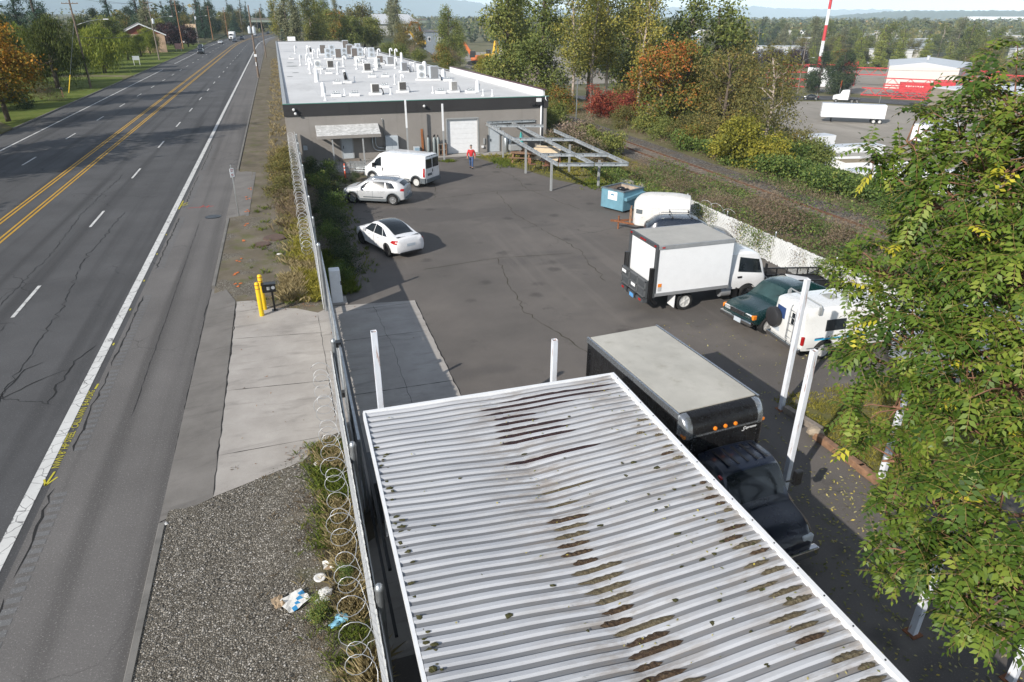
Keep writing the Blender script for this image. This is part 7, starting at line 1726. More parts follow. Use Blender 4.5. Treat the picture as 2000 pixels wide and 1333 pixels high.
for i, (x, y, k, s_) in enumerate([(37, 172, 'bushro', 1.6), (40, 176, 'bushb', 1.8), (35, 188, 'bush', 1.5), (33, 205, 'bush', 1.8), (36, 160, 'bushro', 1.3), (42, 150, 'bushy', 1.3), (40, 140, 'bushy', 1.3), (31, 215, 'bush', 1.8), (38, 215, 'bushb', 1.6)]):
    T('bush', k, x, y, {'bushro': 'reddish', 'bushb': 'brown', 'bush': 'green', 'bushy': 'yellowish'}[k] + ' shrub along the right roof edge, number of rows ' .replace(', number of rows ', '') + ', ' + ['near the dark tree', 'before the excavators', 'below the grey hall', 'farther back', 'beside the dark tree foot', 'behind the parapet', 'behind the parapet nearer', 'farthest back', 'beyond the farthest vents'][i], s_, 'shrubs along the right side of the warehouse', 'shrub')
# --- weeds and grass
for i, (x, y, s_) in enumerate([(1.5, 29.2, .7), (1.7, 31.0, .85), (1.9, 33.2, .8), (1.5, 35.0, .9), (1.6, 36.9, 1.0), (1.4, 38.9, .95), (1.9, 40.6, 1.05), (1.5, 42.4, 1.0), (2.2, 44.2, .95), (1.6, 45.9, 1.1), (2.4, 47.8, .9), (1.5, 49.6, 1.05), (2.2, 51.4, .9), (1.4, 53.4, .8), (2.6, 53.8, .7), (1.3, 55.8, .6), (4.1, 50.2, .5), (3.8, 46.4, .55)]):
    T('weed_bush', 'weed' if i % 3 else 'weed2', x, y, 'dark weedy bush in the fence shade along the lot edge', s_, 'weedy bushes inside the fence', 'weeds')
def grass(name, pts, h, mat, seed, per=9, w=.012, lean=.35):
    rs = np.random.RandomState(seed); P0 = np.array(pts, float); k = np.repeat(np.arange(len(P0)), per); n = len(k)
    a = rs.uniform(0, 2 * PI, n); r = np.abs(rs.normal(size=n)) * .07; B = P0[k].copy(); B[:, 0] += r * np.cos(a); B[:, 1] += r * np.sin(a)
    hh = np.array(h)[k] * rs.uniform(.5, 1.2, n); ln = rs.normal(size=(n, 2)) * lean * hh[:, None] + np.stack([np.cos(a), np.sin(a)], 1) * (hh * .25)[:, None]
    b = rs.uniform(0, 2 * PI, n); d = np.stack([np.cos(b), np.sin(b), np.zeros(n)], 1) * w
    Mid = B.copy(); Mid[:, :2] += ln * .4; Mid[:, 2] += hh * .6; Tp = B.copy(); Tp[:, :2] += ln; Tp[:, 2] += hh * .95
    V = np.stack([B - d, B + d, Mid + d * .7, Tp], 1).reshape(-1, 3); V2 = None
    t = np.clip(.5 * rs.uniform(0, 1, len(P0))[k] + .5 * rs.uniform(0, 1, n), 0, 1)
    o = link(name, quick_mesh(name, V, 4, np.arange(len(V)), mat, t)); return tag(o, kind='stuff')
L_dry = leaf_mat('grass_dry', [(0, (.16, .13, .06)), (.5, (.30, .24, .12)), (1, (.45, .38, .22))], .25, .8, 0)
L_grn = leaf_mat('grass_green', [(0, (.06, .09, .015)), (.5, (.12, .165, .025)), (1, (.24, .25, .05))], .25, .8, 0)
L_ylw = leaf_mat('grass_yellow_green', [(0, (.12, .12, .02)), (.5, (.25, .23, .035)), (1, (.40, .34, .07))], .25, .8, 0)
L_brw = leaf_mat('stalks_brown', [(0, (.07, .05, .03)), (.5, (.13, .095, .055)), (1, (.22, .17, .10))], .15, .9, 0)
q = random.Random(90)
fx0 = lambda y: .3 if y < 18 else .4
def fence_pts(n, y0, y1, wmax, f=lambda x, y: True):
    out = []
    while len(out) < n:
        y = q.uniform(y0, y1); x = fx0(y) - .04 - abs(q.gauss(0, wmax))
        if x > -3.7 and f(x, y) and not (16.6 < y < 27.4): out.append((x, y, 0))
    return out
n1 = lambda x, y: nz(x, y, 1.1)
p = fence_pts(900, 3, 16.5, .32, lambda x, y: n1(x, y) > -.5); grass('dry_grass', p, [.28 if x > -.35 else .16 for x, y, z in p], L_dry, 51, 11, .004)
p = fence_pts(700, 3, 16.6, .45, lambda x, y: n1(x, y) < .1); grass('green_grass', p, [.16] * len(p), L_grn, 52, 11, .005)
p = fence_pts(500, 3, 9, .16); grass('dry_grass', p, [.5] * len(p), L_dry, 58, 11, .004)
p = fence_pts(500, 12.4, 16.6, .38); grass('green_grass', p, [.2] * len(p), L_grn, 59, 11, .005)
p = fence_pts(1800, 27.4, 58, .42, lambda x, y: n1(x, y) > -.5); grass('yellow_grass', p, [.30] * len(p), L_ylw, 53, 10, .006)
p = fence_pts(900, 27.2, 60, .7, lambda x, y: n1(x, y) < .1); grass('dry_grass', p, [.30] * len(p), L_dry, 54, 8, .006)
p = fence_pts(1300, 27.2, 60, .75, lambda x, y: n1(x, y) < .5); grass('green_grass', p, [.16] * len(p), L_grn, 67, 9, .006)
p = fence_pts(900, 38, 62, .75, lambda x, y: nz(x, y, .6) > 0); grass('brown_stalks', p, [.38] * len(p), L_brw, 55, 8, .006)
p = [(q.uniform(-2.6, -.2), q.uniform(28.2, 47), 0) for _ in range(500)]; p = [a for a in p if nz(a[0], a[1], 1.6) > .55]; grass('green_grass', p, [.16] * len(p), L_grn, 56, 12, .012)
p = [(q.uniform(-1.1, -.35), q.uniform(27.7, 30.6), 0) for _ in range(260)]; grass('dry_grass', p, [.42] * len(p), L_dry, 57, 10, .006)
p = [(q.uniform(-3.9, 26.0 if y_ > 206 else -.2), y_, 0) for y_ in [60 + 150 * q.random() ** 1.3 for _ in range(1500)]]; p = [a for a in p if (a[0] > -1.9 and nz(a[0], a[1], .5) > -.4)]; grass('dry_grass', p, [.35] * len(p), L_dry, 60, 7, .015)
p = [(q.uniform(2.4, 3.2) + (.4 if y_ > 44 else 0), y_, 0) for y_ in [q.uniform(29, 52) for _ in range(160)]]; grass('green_grass', p, [.2] * len(p), L_grn, 61, 10, .012)
p = [(q.uniform(.75, 2.0), q.uniform(27.9, 34), 0) for _ in range(420)]; grass('yellow_grass', p, [.3] * len(p), L_grn, 62, 9, .012)
for x, y, s_, l in ((-.72, 10.45, .34, 'dark green weed clump on the gravel by the litter'), (-.12, 11.2, .3, 'yellow-green weed growing through the near fence')):
    T('weed_bush', 'weed2', x, y, l, s_, None, 'weeds')
p = []
for _ in range(6000):
    x, y = q.uniform(13.4, 21.5), q.uniform(9.6, 15.0)
    if nz(x, y, .9) > -.9: p.append((x, y, 0))
grass('dry_grass', p, [.10] * len(p), L_ylw, 63, 5, .006)
p = [(x, y, 0) for x, y in [(q.uniform(14.8, 26.8), q.uniform(42, 57.5)) for _ in range(2600)] if x > 15.2 + (57 - y) * .33]; grass('dry_grass', p, [.14] * len(p), L_ylw, 64, 6, .02)
p = [(20.4 + q.gauss(0, .45), 44.0 + q.gauss(0, .8), 0) for _ in range(300)] + [(16.3 + q.gauss(0, .4), 53.5 + q.gauss(0, 1.0), 0) for _ in range(250)] + [(12.2 + q.gauss(0, .3), 55.3 + q.gauss(0, .2), 0) for _ in range(80)]; grass('green_grass', p, [.18] * len(p), L_grn, 65, 8, .015)
for i, (x, y, s_) in enumerate([(-.6, 44.5, .55), (-.9, 46.5, .6), (-.5, 48.6, .6), (-.8, 50.6, .65), (-.4, 52.5, .6), (-1.0, 54.4, .6), (-.5, 40.5, .5), (-.7, 57.5, .6)]): T('weed_bush', 'busho' if i % 2 else 'bushb', x, y, ('olive' if i % 2 else 'brown') + ' scrubby bush on the verge outside the razor-wire fence', s_, 'scrubby bushes outside the fence', 'weeds')
pts = area(900, (27.2, 33.2), (10, 44), lambda x, y: 0.0, lambda x, y: nz(x, y, .7) > -.2 and abs(x - 29.7) > .9 + (y - 34) * .04)
scatter('brush_on_ballast', pts, [.55 for p in pts], .16, L_brown, 48, per=9, aspect=.2, spread=.26)
pts = area(700, (27.2, 33.4), (8, 42), lambda x, y: 0.0, lambda x, y: nz(x, y + 9, .8) > .1 and abs(x - 29.7) > .6)
scatter('brush_on_ballast', pts, [.5 for p in pts], .14, L_bramble, 49, per=10, spread=.26)
p = [(fx0(5) - .1 - abs(q.gauss(0, .75)), q.uniform(3, 16.4), 0) for _ in range(700)]; p = [a for a in p if nz(a[0], a[1], 1.7) > -.2]; grass('ground_litter', p, [.06] * len(p), L_brw, 68, 9, .006, 1.2)
# lot moss lines and fallen leaves
rs = np.random.RandomState(9)
def leaves(name, xy, mat, seed, size=.05, z=.012):
    rs = np.random.RandomState(seed); P = np.array([(x, y, zz) for x, y, zz in xy], float); Nn = rs.normal(size=(len(P), 3)) * .25; Nn[:, 2] += 1
    V = leaf_quads(P, Nn, size, size * .45, rs); return tag(link(name, quick_mesh(name, V, 4, np.arange(len(V)), mat, rs.uniform(0, 1, len(P)))), kind='stuff')
L_fall = leaf_mat('fallen_leaf', [(0, (.10, .11, .03)), (.4, (.26, .25, .08)), (.7, (.34, .31, .16)), (1, (.42, .33, .05))], 0, .8, 0)
xy = [(x, y, .015) for x, y in [(q.uniform(7, 16.5), q.uniform(3, 15.5)) for _ in range(1500)] if not (7.3 < x < 9.6 and 8 < y < 15.6)] + [(q.gauss(12, 1.6), q.gauss(7.5, 2.2), .015) for _ in range(1600)] + [(q.uniform(9.5, 17), q.uniform(14, 21), .015) for _ in range(260)]
leaves('fallen_leaves', xy, L_fall, 71, .095)
leaves('fallen_leaves', [(q.uniform(1, 6.5), y, sag(3.7, 8) + .25) for y in [q.uniform(4, 12.5) for _ in range(0)]] + [(x, y, sag(x, y) + .055) for x, y in [(q.uniform(1, 6.5) if q.random() < .3 else q.gauss(3.8, .5) if q.random() < .5 else 6.5 - abs(q.gauss(0, .6)), q.uniform(4, 12.6)) for _ in range(170)]], L_fall, 72, .06)
leaves('fallen_leaves', [(q.uniform(-2.8, 4), q.uniform(16, 27), .02) for _ in range(40)] + [(q.gauss(-1.6, .5), q.gauss(28.2, .3), .02) for _ in range(160)] + [(q.gauss(-.5, .5), q.gauss(27.1, .2), .03) for _ in range(120)] + [(q.gauss(-.3, .35), q.gauss(16.3, .3), .03) for _ in range(160)], leaf_mat('fallen_leaf_brown', [(0, (.10, .05, .03)), (.6, (.22, .10, .05)), (1, (.30, .20, .10))], 0, .8, 0), 73, .07)
# loose stones on the near gravel
m = MB(); rs = np.random.RandomState(12); n = 9000
P = np.stack([rs.uniform(-3.9, .2, n), rs.uniform(3.5, 17.2, n) ** 1.0, np.zeros(n)], 1); keep = (nz(P[:, 0], P[:, 1], .9) if False else np.ones(n)) > 0
w_ = rs.uniform(.008, .026, n); octa = np.array([(1, 0, 0), (0, 1, 0), (-1, 0, 0), (0, -1, 0), (0, 0, .75), (0, 0, -.3)]); tri = np.array([(0, 1, 4), (1, 2, 4), (2, 3, 4), (3, 0, 4)])
ang = rs.uniform(0, 2 * PI, n); c_, s2 = np.cos(ang), np.sin(ang); sx = w_ * rs.uniform(.7, 1.4, n)
ok = (P[:, 0] < .15 - .8 * (rs.uniform(0, 1, n) ** 2)) & ~((P[:, 1] > 14.8 + (P[:, 0] + 3.2) * .62) ); idx_ = np.where(ok)[0]
V = []
for o6 in octa: V.append(np.stack([P[idx_, 0] + (o6[0] * c_[idx_] * sx[idx_] - o6[1] * s2[idx_] * w_[idx_]), P[idx_, 1] + (o6[0] * s2[idx_] * sx[idx_] + o6[1] * c_[idx_] * w_[idx_]), .004 + o6[2] * w_[idx_]], 1))
V = np.stack(V, 1).reshape(-1, 3); F = (np.arange(len(idx_))[:, None, None] * 6 + tri[None]).reshape(-1)
ss = Sh('loose_stone', rough=.9, spec=.2); ss.col(ss.ramp(ss.attr('tint'), (0, (.08, .075, .065)), (.5, (.20, .19, .17)), (.85, (.34, .32, .29)), (1, (.5, .48, .45))))
tag(link('gravel_stones', quick_mesh('gravel_stones', V, 3, F, ss.m, np.repeat(rs.uniform(0, 1, len(idx_)), 4))), kind='stuff')

# ------------------------------------------------------------------ the big leafy tree at the right, with feathery compound leaves
def feather_tree():
    t = thing('tree_of_heaven', 'large leafy tree with feathery compound leaves filling the right foreground', 'tree', (13.2, 6.2, 0))
    lob = [(11.8, 8.9, 9.3, 1.20), (11.3, 9.4, 8.9, 0.95), (10.6, 9.8, 8.8, 0.60), (11.2, 8.5, 8.2, 1.25), (10.7, 9.1, 7.8, 0.75), (10.2, 10.1, 8.4, 0.32), (10.7, 8.4, 6.7, 1.15), (10.1, 9.1, 6.5, 0.75), (9.7, 9.6, 6.6, 0.35), (10.9, 7.5, 6.8, 1.35), (10.0, 8.3, 5.7, 1.00), (9.4, 8.5, 5.3, 0.55), (10.3, 7.3, 5.7, 1.20), (10.3, 6.4, 5.6, 1.15), (9.4, 7.6, 4.7, 0.80), (9.8, 6.8, 4.8, 0.60), (8.9, 7.1, 4.0, 0.75), (9.1, 6.2, 3.8, 1.00), (8.4, 6.4, 3.4, 0.50), (9.3, 5.4, 4.1, 1.10), (8.4, 5.7, 3.3, 0.70), (8.7, 5.1, 3.7, 1.00), (8.7, 4.4, 3.8, 1.00), (8.3, 4.6, 3.4, 0.50), (8.2, 4.1, 3.3, 0.55), (11.5, 6.9, 6.6, 1.50), (10.1, 5.0, 4.7, 1.40), (12.0, 7.8, 8.8, 1.50), (13.6, 8.2, 8.6, 1.6), (13.0, 5.6, 7.2, 1.7), (14.8, 6.6, 7.6, 1.6), (12.2, 4.2, 5.2, 1.5)]
    lob = [(x, y, z, max(.22, r - (.02 if x > 9.5 else .12))) for x, y, z, r in lob]
    q = random.Random(5); rs = np.random.RandomState(5)
    base = Vector((13.2, 6.2, 0)); trunk = [base + Vector((0, 0, -.3)), base + Vector((-.15, .05, 1.6)), base + Vector((-.5, .3, 3.4)), base + Vector((-.8, .7, 5.4)), base + Vector((-1.1, 1.2, 7.4))]
    rel = lambda p: tuple(Vector(p) - base)
    m = MB(); m.tube([rel(p) for p in trunk], [.2, .17, .14, .10, .05], 9); m.build('trunk', M_bark, t, smooth=True)
    mb = MB(); tips = []
    for (x, y, z, r) in lob:
        c = Vector((x, y, z)); zs = max(.8, z - 1.2 - (c - base).xy.length * .25); i = max(0, min(3, int((zs + .3) / 1.95))); s = trunk[i].lerp(trunk[i + 1], q.random())
        mid = s.lerp(c, .55) + Vector((q.gauss(0, .15), q.gauss(0, .15), .25)); mb.tube([rel(s), rel(mid), rel(c)], [.055, .04, .02], 6)
        n = max(3, int((26 if z > 5 else 22) * r * r + 4 * r))
        for _ in range(n):
            d = Vector((q.gauss(0, 1), q.gauss(0, 1), q.gauss(0, 1))).normalized(); p = c + d * r * q.uniform(.45, 1.0) ** .6
            if _ % 2 == 0: mb.tube([rel(c.lerp(mid, .25 * q.random())), rel(c.lerp(p, .55) + Vector((0, 0, .06))), rel(p)], [.016, .012, .007], 5)
            ax = (d + Vector((0, 0, .55)) + Vector((-.35, -.1, 0))).normalized(); tips.append((p, ax))
    mb.build('branches', plain('reddish_twig', (.20, .10, .06), .85, var=.3), t, smooth=True)
    V = []; TI = []; RV = []
    up = Vector((0, 0, 1))
    for p, ax in tips:
        ct = q.random() ** 1.25; nl = q.randint(4, 7); a0 = q.uniform(0, 6.28)
        sx = ax.cross(Vector((.3, .2, 1))).normalized(); sy = ax.cross(sx).normalized()
        for k in range(nl):
            a = a0 + k * 2.4; out = (sx * math.cos(a) + sy * math.sin(a)) * q.uniform(.75, 1.0) + ax * q.uniform(.1, .6); out.normalize()
            L = q.uniform(.32, .58); npair = int(L / .078); droop = q.uniform(.25, .75); pts = []; pos = p.copy(); d = out.copy()
            for s in range(npair + 1):
                pts.append((pos.copy(), d.copy())); pos = pos + d * (L / npair); d = (d - up * droop * (1.0 / npair) * (1.1)).normalized()
            yellow = q.random() < .010; lt = min(1, max(0, .5 * ct + .45 * q.random() - .02))
            for s in range(1, npair + 1):
                P0, dd = pts[s]; side = dd.cross(up); 
                if side.length < .1: side = dd.cross(Vector((1, 0, 0)))
                side.normalize(); nn = side.cross(dd).normalized()
                lf = (.138 if s < npair - 1 else .115) * q.uniform(.85, 1.12) * (.75 + .35 * math.sin(PI * s / npair))
                for sg in ((1, -1) if s < npair else (0,)):
                    ld = (side * sg * .95 + dd * .38 - up * q.uniform(.0, .55) + nn * q.uniform(-.4, .4)).normalized() if sg else dd
                    w = ld.cross(nn).normalized() * lf * .25; mid = P0 + ld * lf * .42 + nn * .006; tip = P0 + ld * lf - up * lf * .10
                    V += [P0, mid + w, tip, mid - w]; TI.append(.97 + .03 * q.random() if yellow else min(.93, max(0, lt + q.uniform(-.10, .10))))
            RV.append([x for x, _ in pts])
    base3 = np.array(base); V = np.array([tuple(v) for v in V]) - base3
    mt = leaf_mat('leaf_feathery', [(0, (.032, .068, .012)), (.35, (.08, .14, .02)), (.7, (.17, .23, .034)), (.94, (.30, .34, .06)), (.97, (.42, .40, .04)), (1, (.56, .50, .05))], .30, .42, 0)
    link('foliage', quick_mesh('foliage', V, 4, np.arange(len(V)), mt, TI), t)
    m = MB()
    for pts in RV: m.tube([tuple(p - base) for p in pts[::2]], .0035, 3, caps=False)
    m.build('leaf_stalks', plain('leaf_stalk', (.22, .16, .05), .8), t)
feather_tree()

# ------------------------------------------------------------------ railway
for x, l in ((29.0, 'rusty rail nearer the lot'), (30.45, 'rusty rail on the far side of the track')):
    m = MB(); m.bar((x, -40, .07), (x, 420, .07), .07, .14); o = m.build('rail', plain('rail_rust', (.11, .055, .032), .8, var=.3)); tag(o, l, 'rail')
m = MB()
for k in range(330): m.box((29.72, -20 + k * .62, .01), (2.5, .22, .06))
tag(m.build('railway_sleepers', M_woodgrey), 'dark timber sleepers of the track beyond the right fence', 'sleepers')
m = MB(); m.lathe((30.9, 73.1, 0), [(.07, 0), (.07, 4.6)], 8); tag(m.build('steel_pole', M_galv), 'plain grey steel pole standing by the hedge and red shrubs', 'pole')

# ------------------------------------------------------------------ utility poles, street lamps, wires
M_polewood = plain('pole_wood', (.17, .13, .10), .9, var=.25, scale=2); M_poleor = plain('pole_wood_orange', (.30, .15, .075), .9, var=.25, scale=2)
def utility_pole(label, x, y, H=12.5, lamp=None, trans=0, arm=True, mat=None, group=None, z=0, r=.17, rz=0.0, sign=False):
    t = thing('utility_pole', label, 'utility pole', (x, y, z), rz, group); m = MB(); m.lathe((0, 0, 0), [(r, -.3), (r * .85, H * .5), (r * .62, H)], 10); m.build('pole', mat or M_polewood, t, smooth=True, auto=50)
    if arm:
        for zz in ([H - .5, H - 1.7] if H > 11 else [H - .4]):
            m = MB(); m.box((0, -.16, zz), (2.3, .1, .12)); a = m.build('crossarm', M_polewood, t); m = MB(); [m.lathe((xx, -.16, zz + .06), [(.05, 0), (.06, .08), (.03, .16)], 8) for xx in (-1.05, -.45, .45, 1.05)]; m.build('insulators', M_greypaint, a)
    if lamp is not None:
        zz, s_, L = lamp; pts = [(0, 0, zz)] + [(s_ * L * u, 0, zz + .9 * math.sin(u * PI / 2)) for u in (.25, .5, .75, 1)]; m = MB(); m.tube(pts, .035, 6); a = m.build('lamp_arm', M_galv, t, smooth=True); m = MB(); m.box((s_ * (L + .3), 0, zz + .9), (.75, .24, .14)); m.build('lamp_head', M_whitemetal, a, bevel=.04)
    for k in range(trans): m = MB(); m.lathe((-.38 + .76 * k if trans > 1 else .38, -.1, H * .62), [(.05, -.05), (.3, 0), (.3, 1.0), (.2, 1.12), (.06, 1.3)], 14); m.build('transformer', M_ltblue, t, smooth=True, auto=40)
    if sign: m = MB(); m.box((0, -r - .02, 3.9), (.5, .03, .45)); m.build('notice', M_boxwhite, t); m = MB(); m.box((-.1, -r - .02, 2.4), (.16, .1, .7)); m.build('meter', M_boxwhite, t)
    return t
utility_pole('leaning dark utility pole with street lamp beside the lawn, nearest on the left', -29.7, 132.4, 14, (9.2, 1, 4.2), 0, True)
utility_pole('grey utility pole with transformer and lamp in front of the beige house', -29.8, 211, 14, (9.5, 1, 4.5), 1, True, M_woodgrey)
utility_pole('orange-brown utility pole beside the red plum trees', -31.2, 280, 15.5, None, 0, True, M_poleor)
for i, (y, l) in enumerate([(332, 'grey pole with lamp behind the plum trees'), (380, 'far pole level with the white lorry'), (430, 'farther pole past the lorry'), (480, 'pole before the overpass, left side'), (530, 'last pole beside the overpass')]):
    utility_pole(l, -31 + cx(y), y, 14.5, (9.5, 1, 4.2) if i < 2 else None, 1 if i == 0 else 0, True, M_poleor if i in (1, 2) else M_woodgrey, 'utility poles far along the road')
utility_pole('dark utility pole with twin grey transformers right of the road', -4.05, 146.4, 12.4, None, 2, False, None, sign=True, r=.19)
utility_pole('plain brown utility pole right of the road beyond the one with transformers', -3.2, 216.5, 12.5, None, 0, False)
# wires hang between poles
def wire(label, pts, sag_=.8, r=.018):
    m = MB()
    for a, b in zip(pts[:-1], pts[1:]):
        m.tube([tuple(a[j] + (b[j] - a[j]) * u - (sag_ * 4 * u * (1 - u) if j == 2 else 0) for j in range(3)) for u in [i / 10 for i in range(11)]], r, 4, caps=False)
    return tag(m.build('power_line', M_dark), label, 'power line')
py = [(-29.7, 132.4, 0), (-29.8, 211, 0), (-31.2, 280, 1.4), (-31 + cx(332), 332, .5), (-31 + cx(380), 380, .5), (-31 + cx(430), 430, .5)]
for dx, l in ((-1.05, 'left'), (1.05, 'right')): wire('power line strung along the left roadside poles, ' + l + ' conductor', [(x + dx, y - .16, 13.65 + e) for x, y, e in py])
wire('low cable strung along the left roadside poles below the crossarms', [(x, y, 7.6) for x, y, e in py], 1.0, .03)
wire('black service cable from the transformer pole down to the warehouse corner', [(-4.05, 146.4, 7.2), (.1, 170, 4.2)], .6, .025)
t = thing('guy_wire', 'steel guy wire with yellow guard beside the leaning utility pole', 'guy wire', (-31.0, 124.2, 0)); m = MB(); m.tube([(0, 0, 0), (1.2, 8.0, 9.5)], .02, 4); m.build('wire', M_galv, t); m = MB(); m.tube([(0, 0, 0), (.3, 2.0, 2.4)], .07, 6); m.build('guard', ylw, t)
t = thing('mailbox', 'black mailbox on a wooden post at the kerb of the lawn', 'mailbox', (-30.3, 118.0, 0)); m = MB(); m.box((0, 0, .5), (.14, .14, 1.0)); m.build('post', M_wood, t); m = MB(); m.box((0, 0, 1.16), (.32, .6, .32)); m.build('box', M_black, t, bevel=.08); m = MB(); m.box((.17, -.1, 1.2), (.02, .2, .12)); m.build('flag', M_boxwhite, t)
def board_sign(label, x, y, w, h, z, mat, two=True):
    t = thing('sign', label, 'sign', (x, y, 0)); m = MB(); m.box((0, 0, z), (w, .04, h)); m.build('board', mat, t)
    for sx in ((-w * .4, w * .4) if two else (0,)): m = MB(); m.box((sx, .04, z / 2), (.07, .06, z)); m.build('post', M_boxwhite, t)
board_sign('pale grey board sign on the lawn beside the small willows', -31.8, 190, 1.5, .9, 1.6, M_ltblue)
board_sign('white and red board sign in front of the beige house', -30.6, 262, 2.0, 1.7, 1.5, plain('pale_red_print', (.55, .3, .28), .6, var=.5, scale=3))
board_sign('orange-topped shop sign far along the left roadside', -34, 345, 4.5, 1.4, 6.5, plain('shop_sign_orange', (.6, .45, .3), .6, var=.4, scale=1))
# ------------------------------------------------------------------ houses across the road
def house(name, label, x, y, w, d, h, rh, wall, roof, rz=0, cat='house', gable='x', wins=2, z=0):
    t = thing(name, label, cat, (x, y, z), rz); m = MB(); m.box((0, 0, h / 2), (w, d, h))
    if gable == 'x': m.add([(-w / 2, -d / 2, h), (w / 2, -d / 2, h), (0, -d / 2, h + rh), (-w / 2, d / 2, h), (w / 2, d / 2, h), (0, d / 2, h + rh)], [(0, 1, 2), (5, 4, 3)])
    else: m.add([(-w / 2, -d / 2, h), (-w / 2, d / 2, h), (-w / 2, 0, h + rh), (w / 2, -d / 2, h), (w / 2, d / 2, h), (w / 2, 0, h + rh)], [(2, 1, 0), (3, 4, 5)])
    m.build('wall', wall, t); e = .5; m = MB()
    if gable == 'x':
        for s_ in (1, -1): m.bar((s_ * (w / 4 + e / 2), -d / 2 - e, h + rh / 2 - .02), (s_ * (w / 4 + e / 2), d / 2 + e, h + rh / 2 - .02), .1, .1) if False else m.add([(0, -d / 2 - e, h + rh + .05), (s_ * (w / 2 + e), -d / 2 - e, h - rh * 2 * e / w + .05), (s_ * (w / 2 + e), d / 2 + e, h - rh * 2 * e / w + .05), (0, d / 2 + e, h + rh + .05), (0, -d / 2 - e, h + rh + .25), (s_ * (w / 2 + e), -d / 2 - e, h - rh * 2 * e / w + .25), (s_ * (w / 2 + e), d / 2 + e, h - rh * 2 * e / w + .25), (0, d / 2 + e, h + rh + .25)], [(0, 1, 2, 3), (7, 6, 5, 4), (0, 4, 5, 1), (1, 5, 6, 2), (2, 6, 7, 3)])
    else:
        for s_ in (1, -1): m.add([(-w / 2 - e, 0, h + rh + .05), (-w / 2 - e, s_ * (d / 2 + e), h - rh * 2 * e / d + .05), (w / 2 + e, s_ * (d / 2 + e), h - rh * 2 * e / d + .05), (w / 2 + e, 0, h + rh + .05), (-w / 2 - e, 0, h + rh + .25), (-w / 2 - e, s_ * (d / 2 + e), h - rh * 2 * e / d + .25), (w / 2 + e, s_ * (d / 2 + e), h - rh * 2 * e / d + .25), (w / 2 + e, 0, h + rh + .25)], [(0, 1, 2, 3), (7, 6, 5, 4), (0, 4, 5, 1), (1, 5, 6, 2), (2, 6, 7, 3)])
    m.build('roof', roof, t)
    for k in range(wins):
        xx = -w / 2 + w * (k + .5) / wins; m = MB(); m.box((xx, -d / 2 - .02, h * .55), (1.3, .06, 1.3)); f = m.build('window', M_boxwhite, t); m = MB(); m.box((xx, -d / 2 - .055, h * .55), (1.08, .02, 1.08)); m.build('pane', M_glass, f)
    return t
M_beige = plain('beige_siding', (.52, .36, .25), .7, var=.06); M_shingle = plain('grey_shingle', (.15, .145, .15), .9, var=.2); M_brown = plain('brown_wall', (.14, .11, .09), .8); M_taupe = plain('taupe_roof', (.22, .205, .195), .85, var=.12)
h_ = house('house', 'beige gabled house with white trim behind the small willows', -41.0, 262, 13, 16, 5.2, 3.0, M_beige, M_shingle, R(10), wins=2)
m = MB(); m.add([(-5.6, -8.03, 5.35), (5.6, -8.03, 5.35), (0, -8.03, 8.0)], [(0, 1, 2)]); m.build('gable_panel', plain('red_brown_shingle', (.22, .06, .04), .85), h_)
for s_ in (1, -1): m = MB(); m.bar((0, -8.55, 8.2), (s_ * 7.0, -8.55, 4.95), .14, .3); m.build('verge_board', M_boxwhite, h_)
house('house', 'low taupe-roofed house behind the dark tree at far left', -64, 176, 24, 14, 4.5, 3.4, M_boxwhite, M_taupe, R(-10), gable='y', wins=3)
house('shop', 'white low shop with flat sign beyond the plum trees', -42, 352, 12, 12, 4.2, .8, M_boxwhite, M_taupe, 0, 'shop', wins=2)
house('house', 'grey-roofed house farther along the left roadside', -48, 415, 14, 12, 5, 3.2, M_greypaint, M_shingle, .2, wins=2)
house('house', 'small dark-roofed house between far conifers', -44, 470, 12, 11, 5, 3, M_brown, M_shingle, .1, wins=2)
# overpass
t = thing('overpass', 'grey-green road bridge crossing high over the far end of the road', 'bridge', (0, 0, 0)); m = MB(); m.bar((-60, 585, 6.8), (110, 560, 6.8), 11, 1.6); m.build('deck', plain('bridge_green', (.20, .24, .20), .7), t); m = MB(); m.bar((-60, 579.2, 8.1), (110, 554.2, 8.1), .3, 1.0); m.build('parapet', M_kerb, t)
for x in (-26, 3, 34, 66): m = MB(); m.box((x, 575 - x * .15, 3), (1.2, 8, 6.0)); m.build('pier', M_kerb, t)
# ------------------------------------------------------------------ grey metal hall and machines beyond the warehouse
M_metalwall = plain('pale_metal_siding', (.40, .40, .39), .6, var=.05); M_metalroof = plain('pale_metal_roof', (.52, .54, .56), .5, .2, var=.06)
t = thing('metal_hall', 'grey metal industrial hall with roll-up door behind the excavators', 'industrial hall', (72, 470, -11), R(-3))
m = MB(); m.box((0, 0, 8.5), (26, 46, 17)); m.build('wall', M_metalwall, t)
m = MB(); m.add([(-27, -24, 17.1), (14, -24, 17.1), (14, 24, 17.1), (-27, 24, 17.1), (-12, -10, 22.5), (8, -10, 22.5), (8, 24, 22.5), (-12, 24, 22.5)], [(3, 2, 1, 0), (0, 1, 5, 4), (1, 2, 6, 5), (2, 3, 7, 6), (3, 0, 4, 7), (4, 5, 6, 7)]); m.build('roof', M_metalroof, t)
m = MB(); m.box((4, -23.1, 8.2), (9, .3, 5.6)); d_ = m.build('roll_up_door', M_ltblue, t); m = MB(); m.box((4, -23.15, 2.7), (9, .3, 5.4)); m.build('door_opening', M_black, d_)
for x in (-3, 11): m = MB(); m.box((x, -23.2, 8.5), (.6, .4, 17)); m.build('downpipe', M_boxwhite, t)
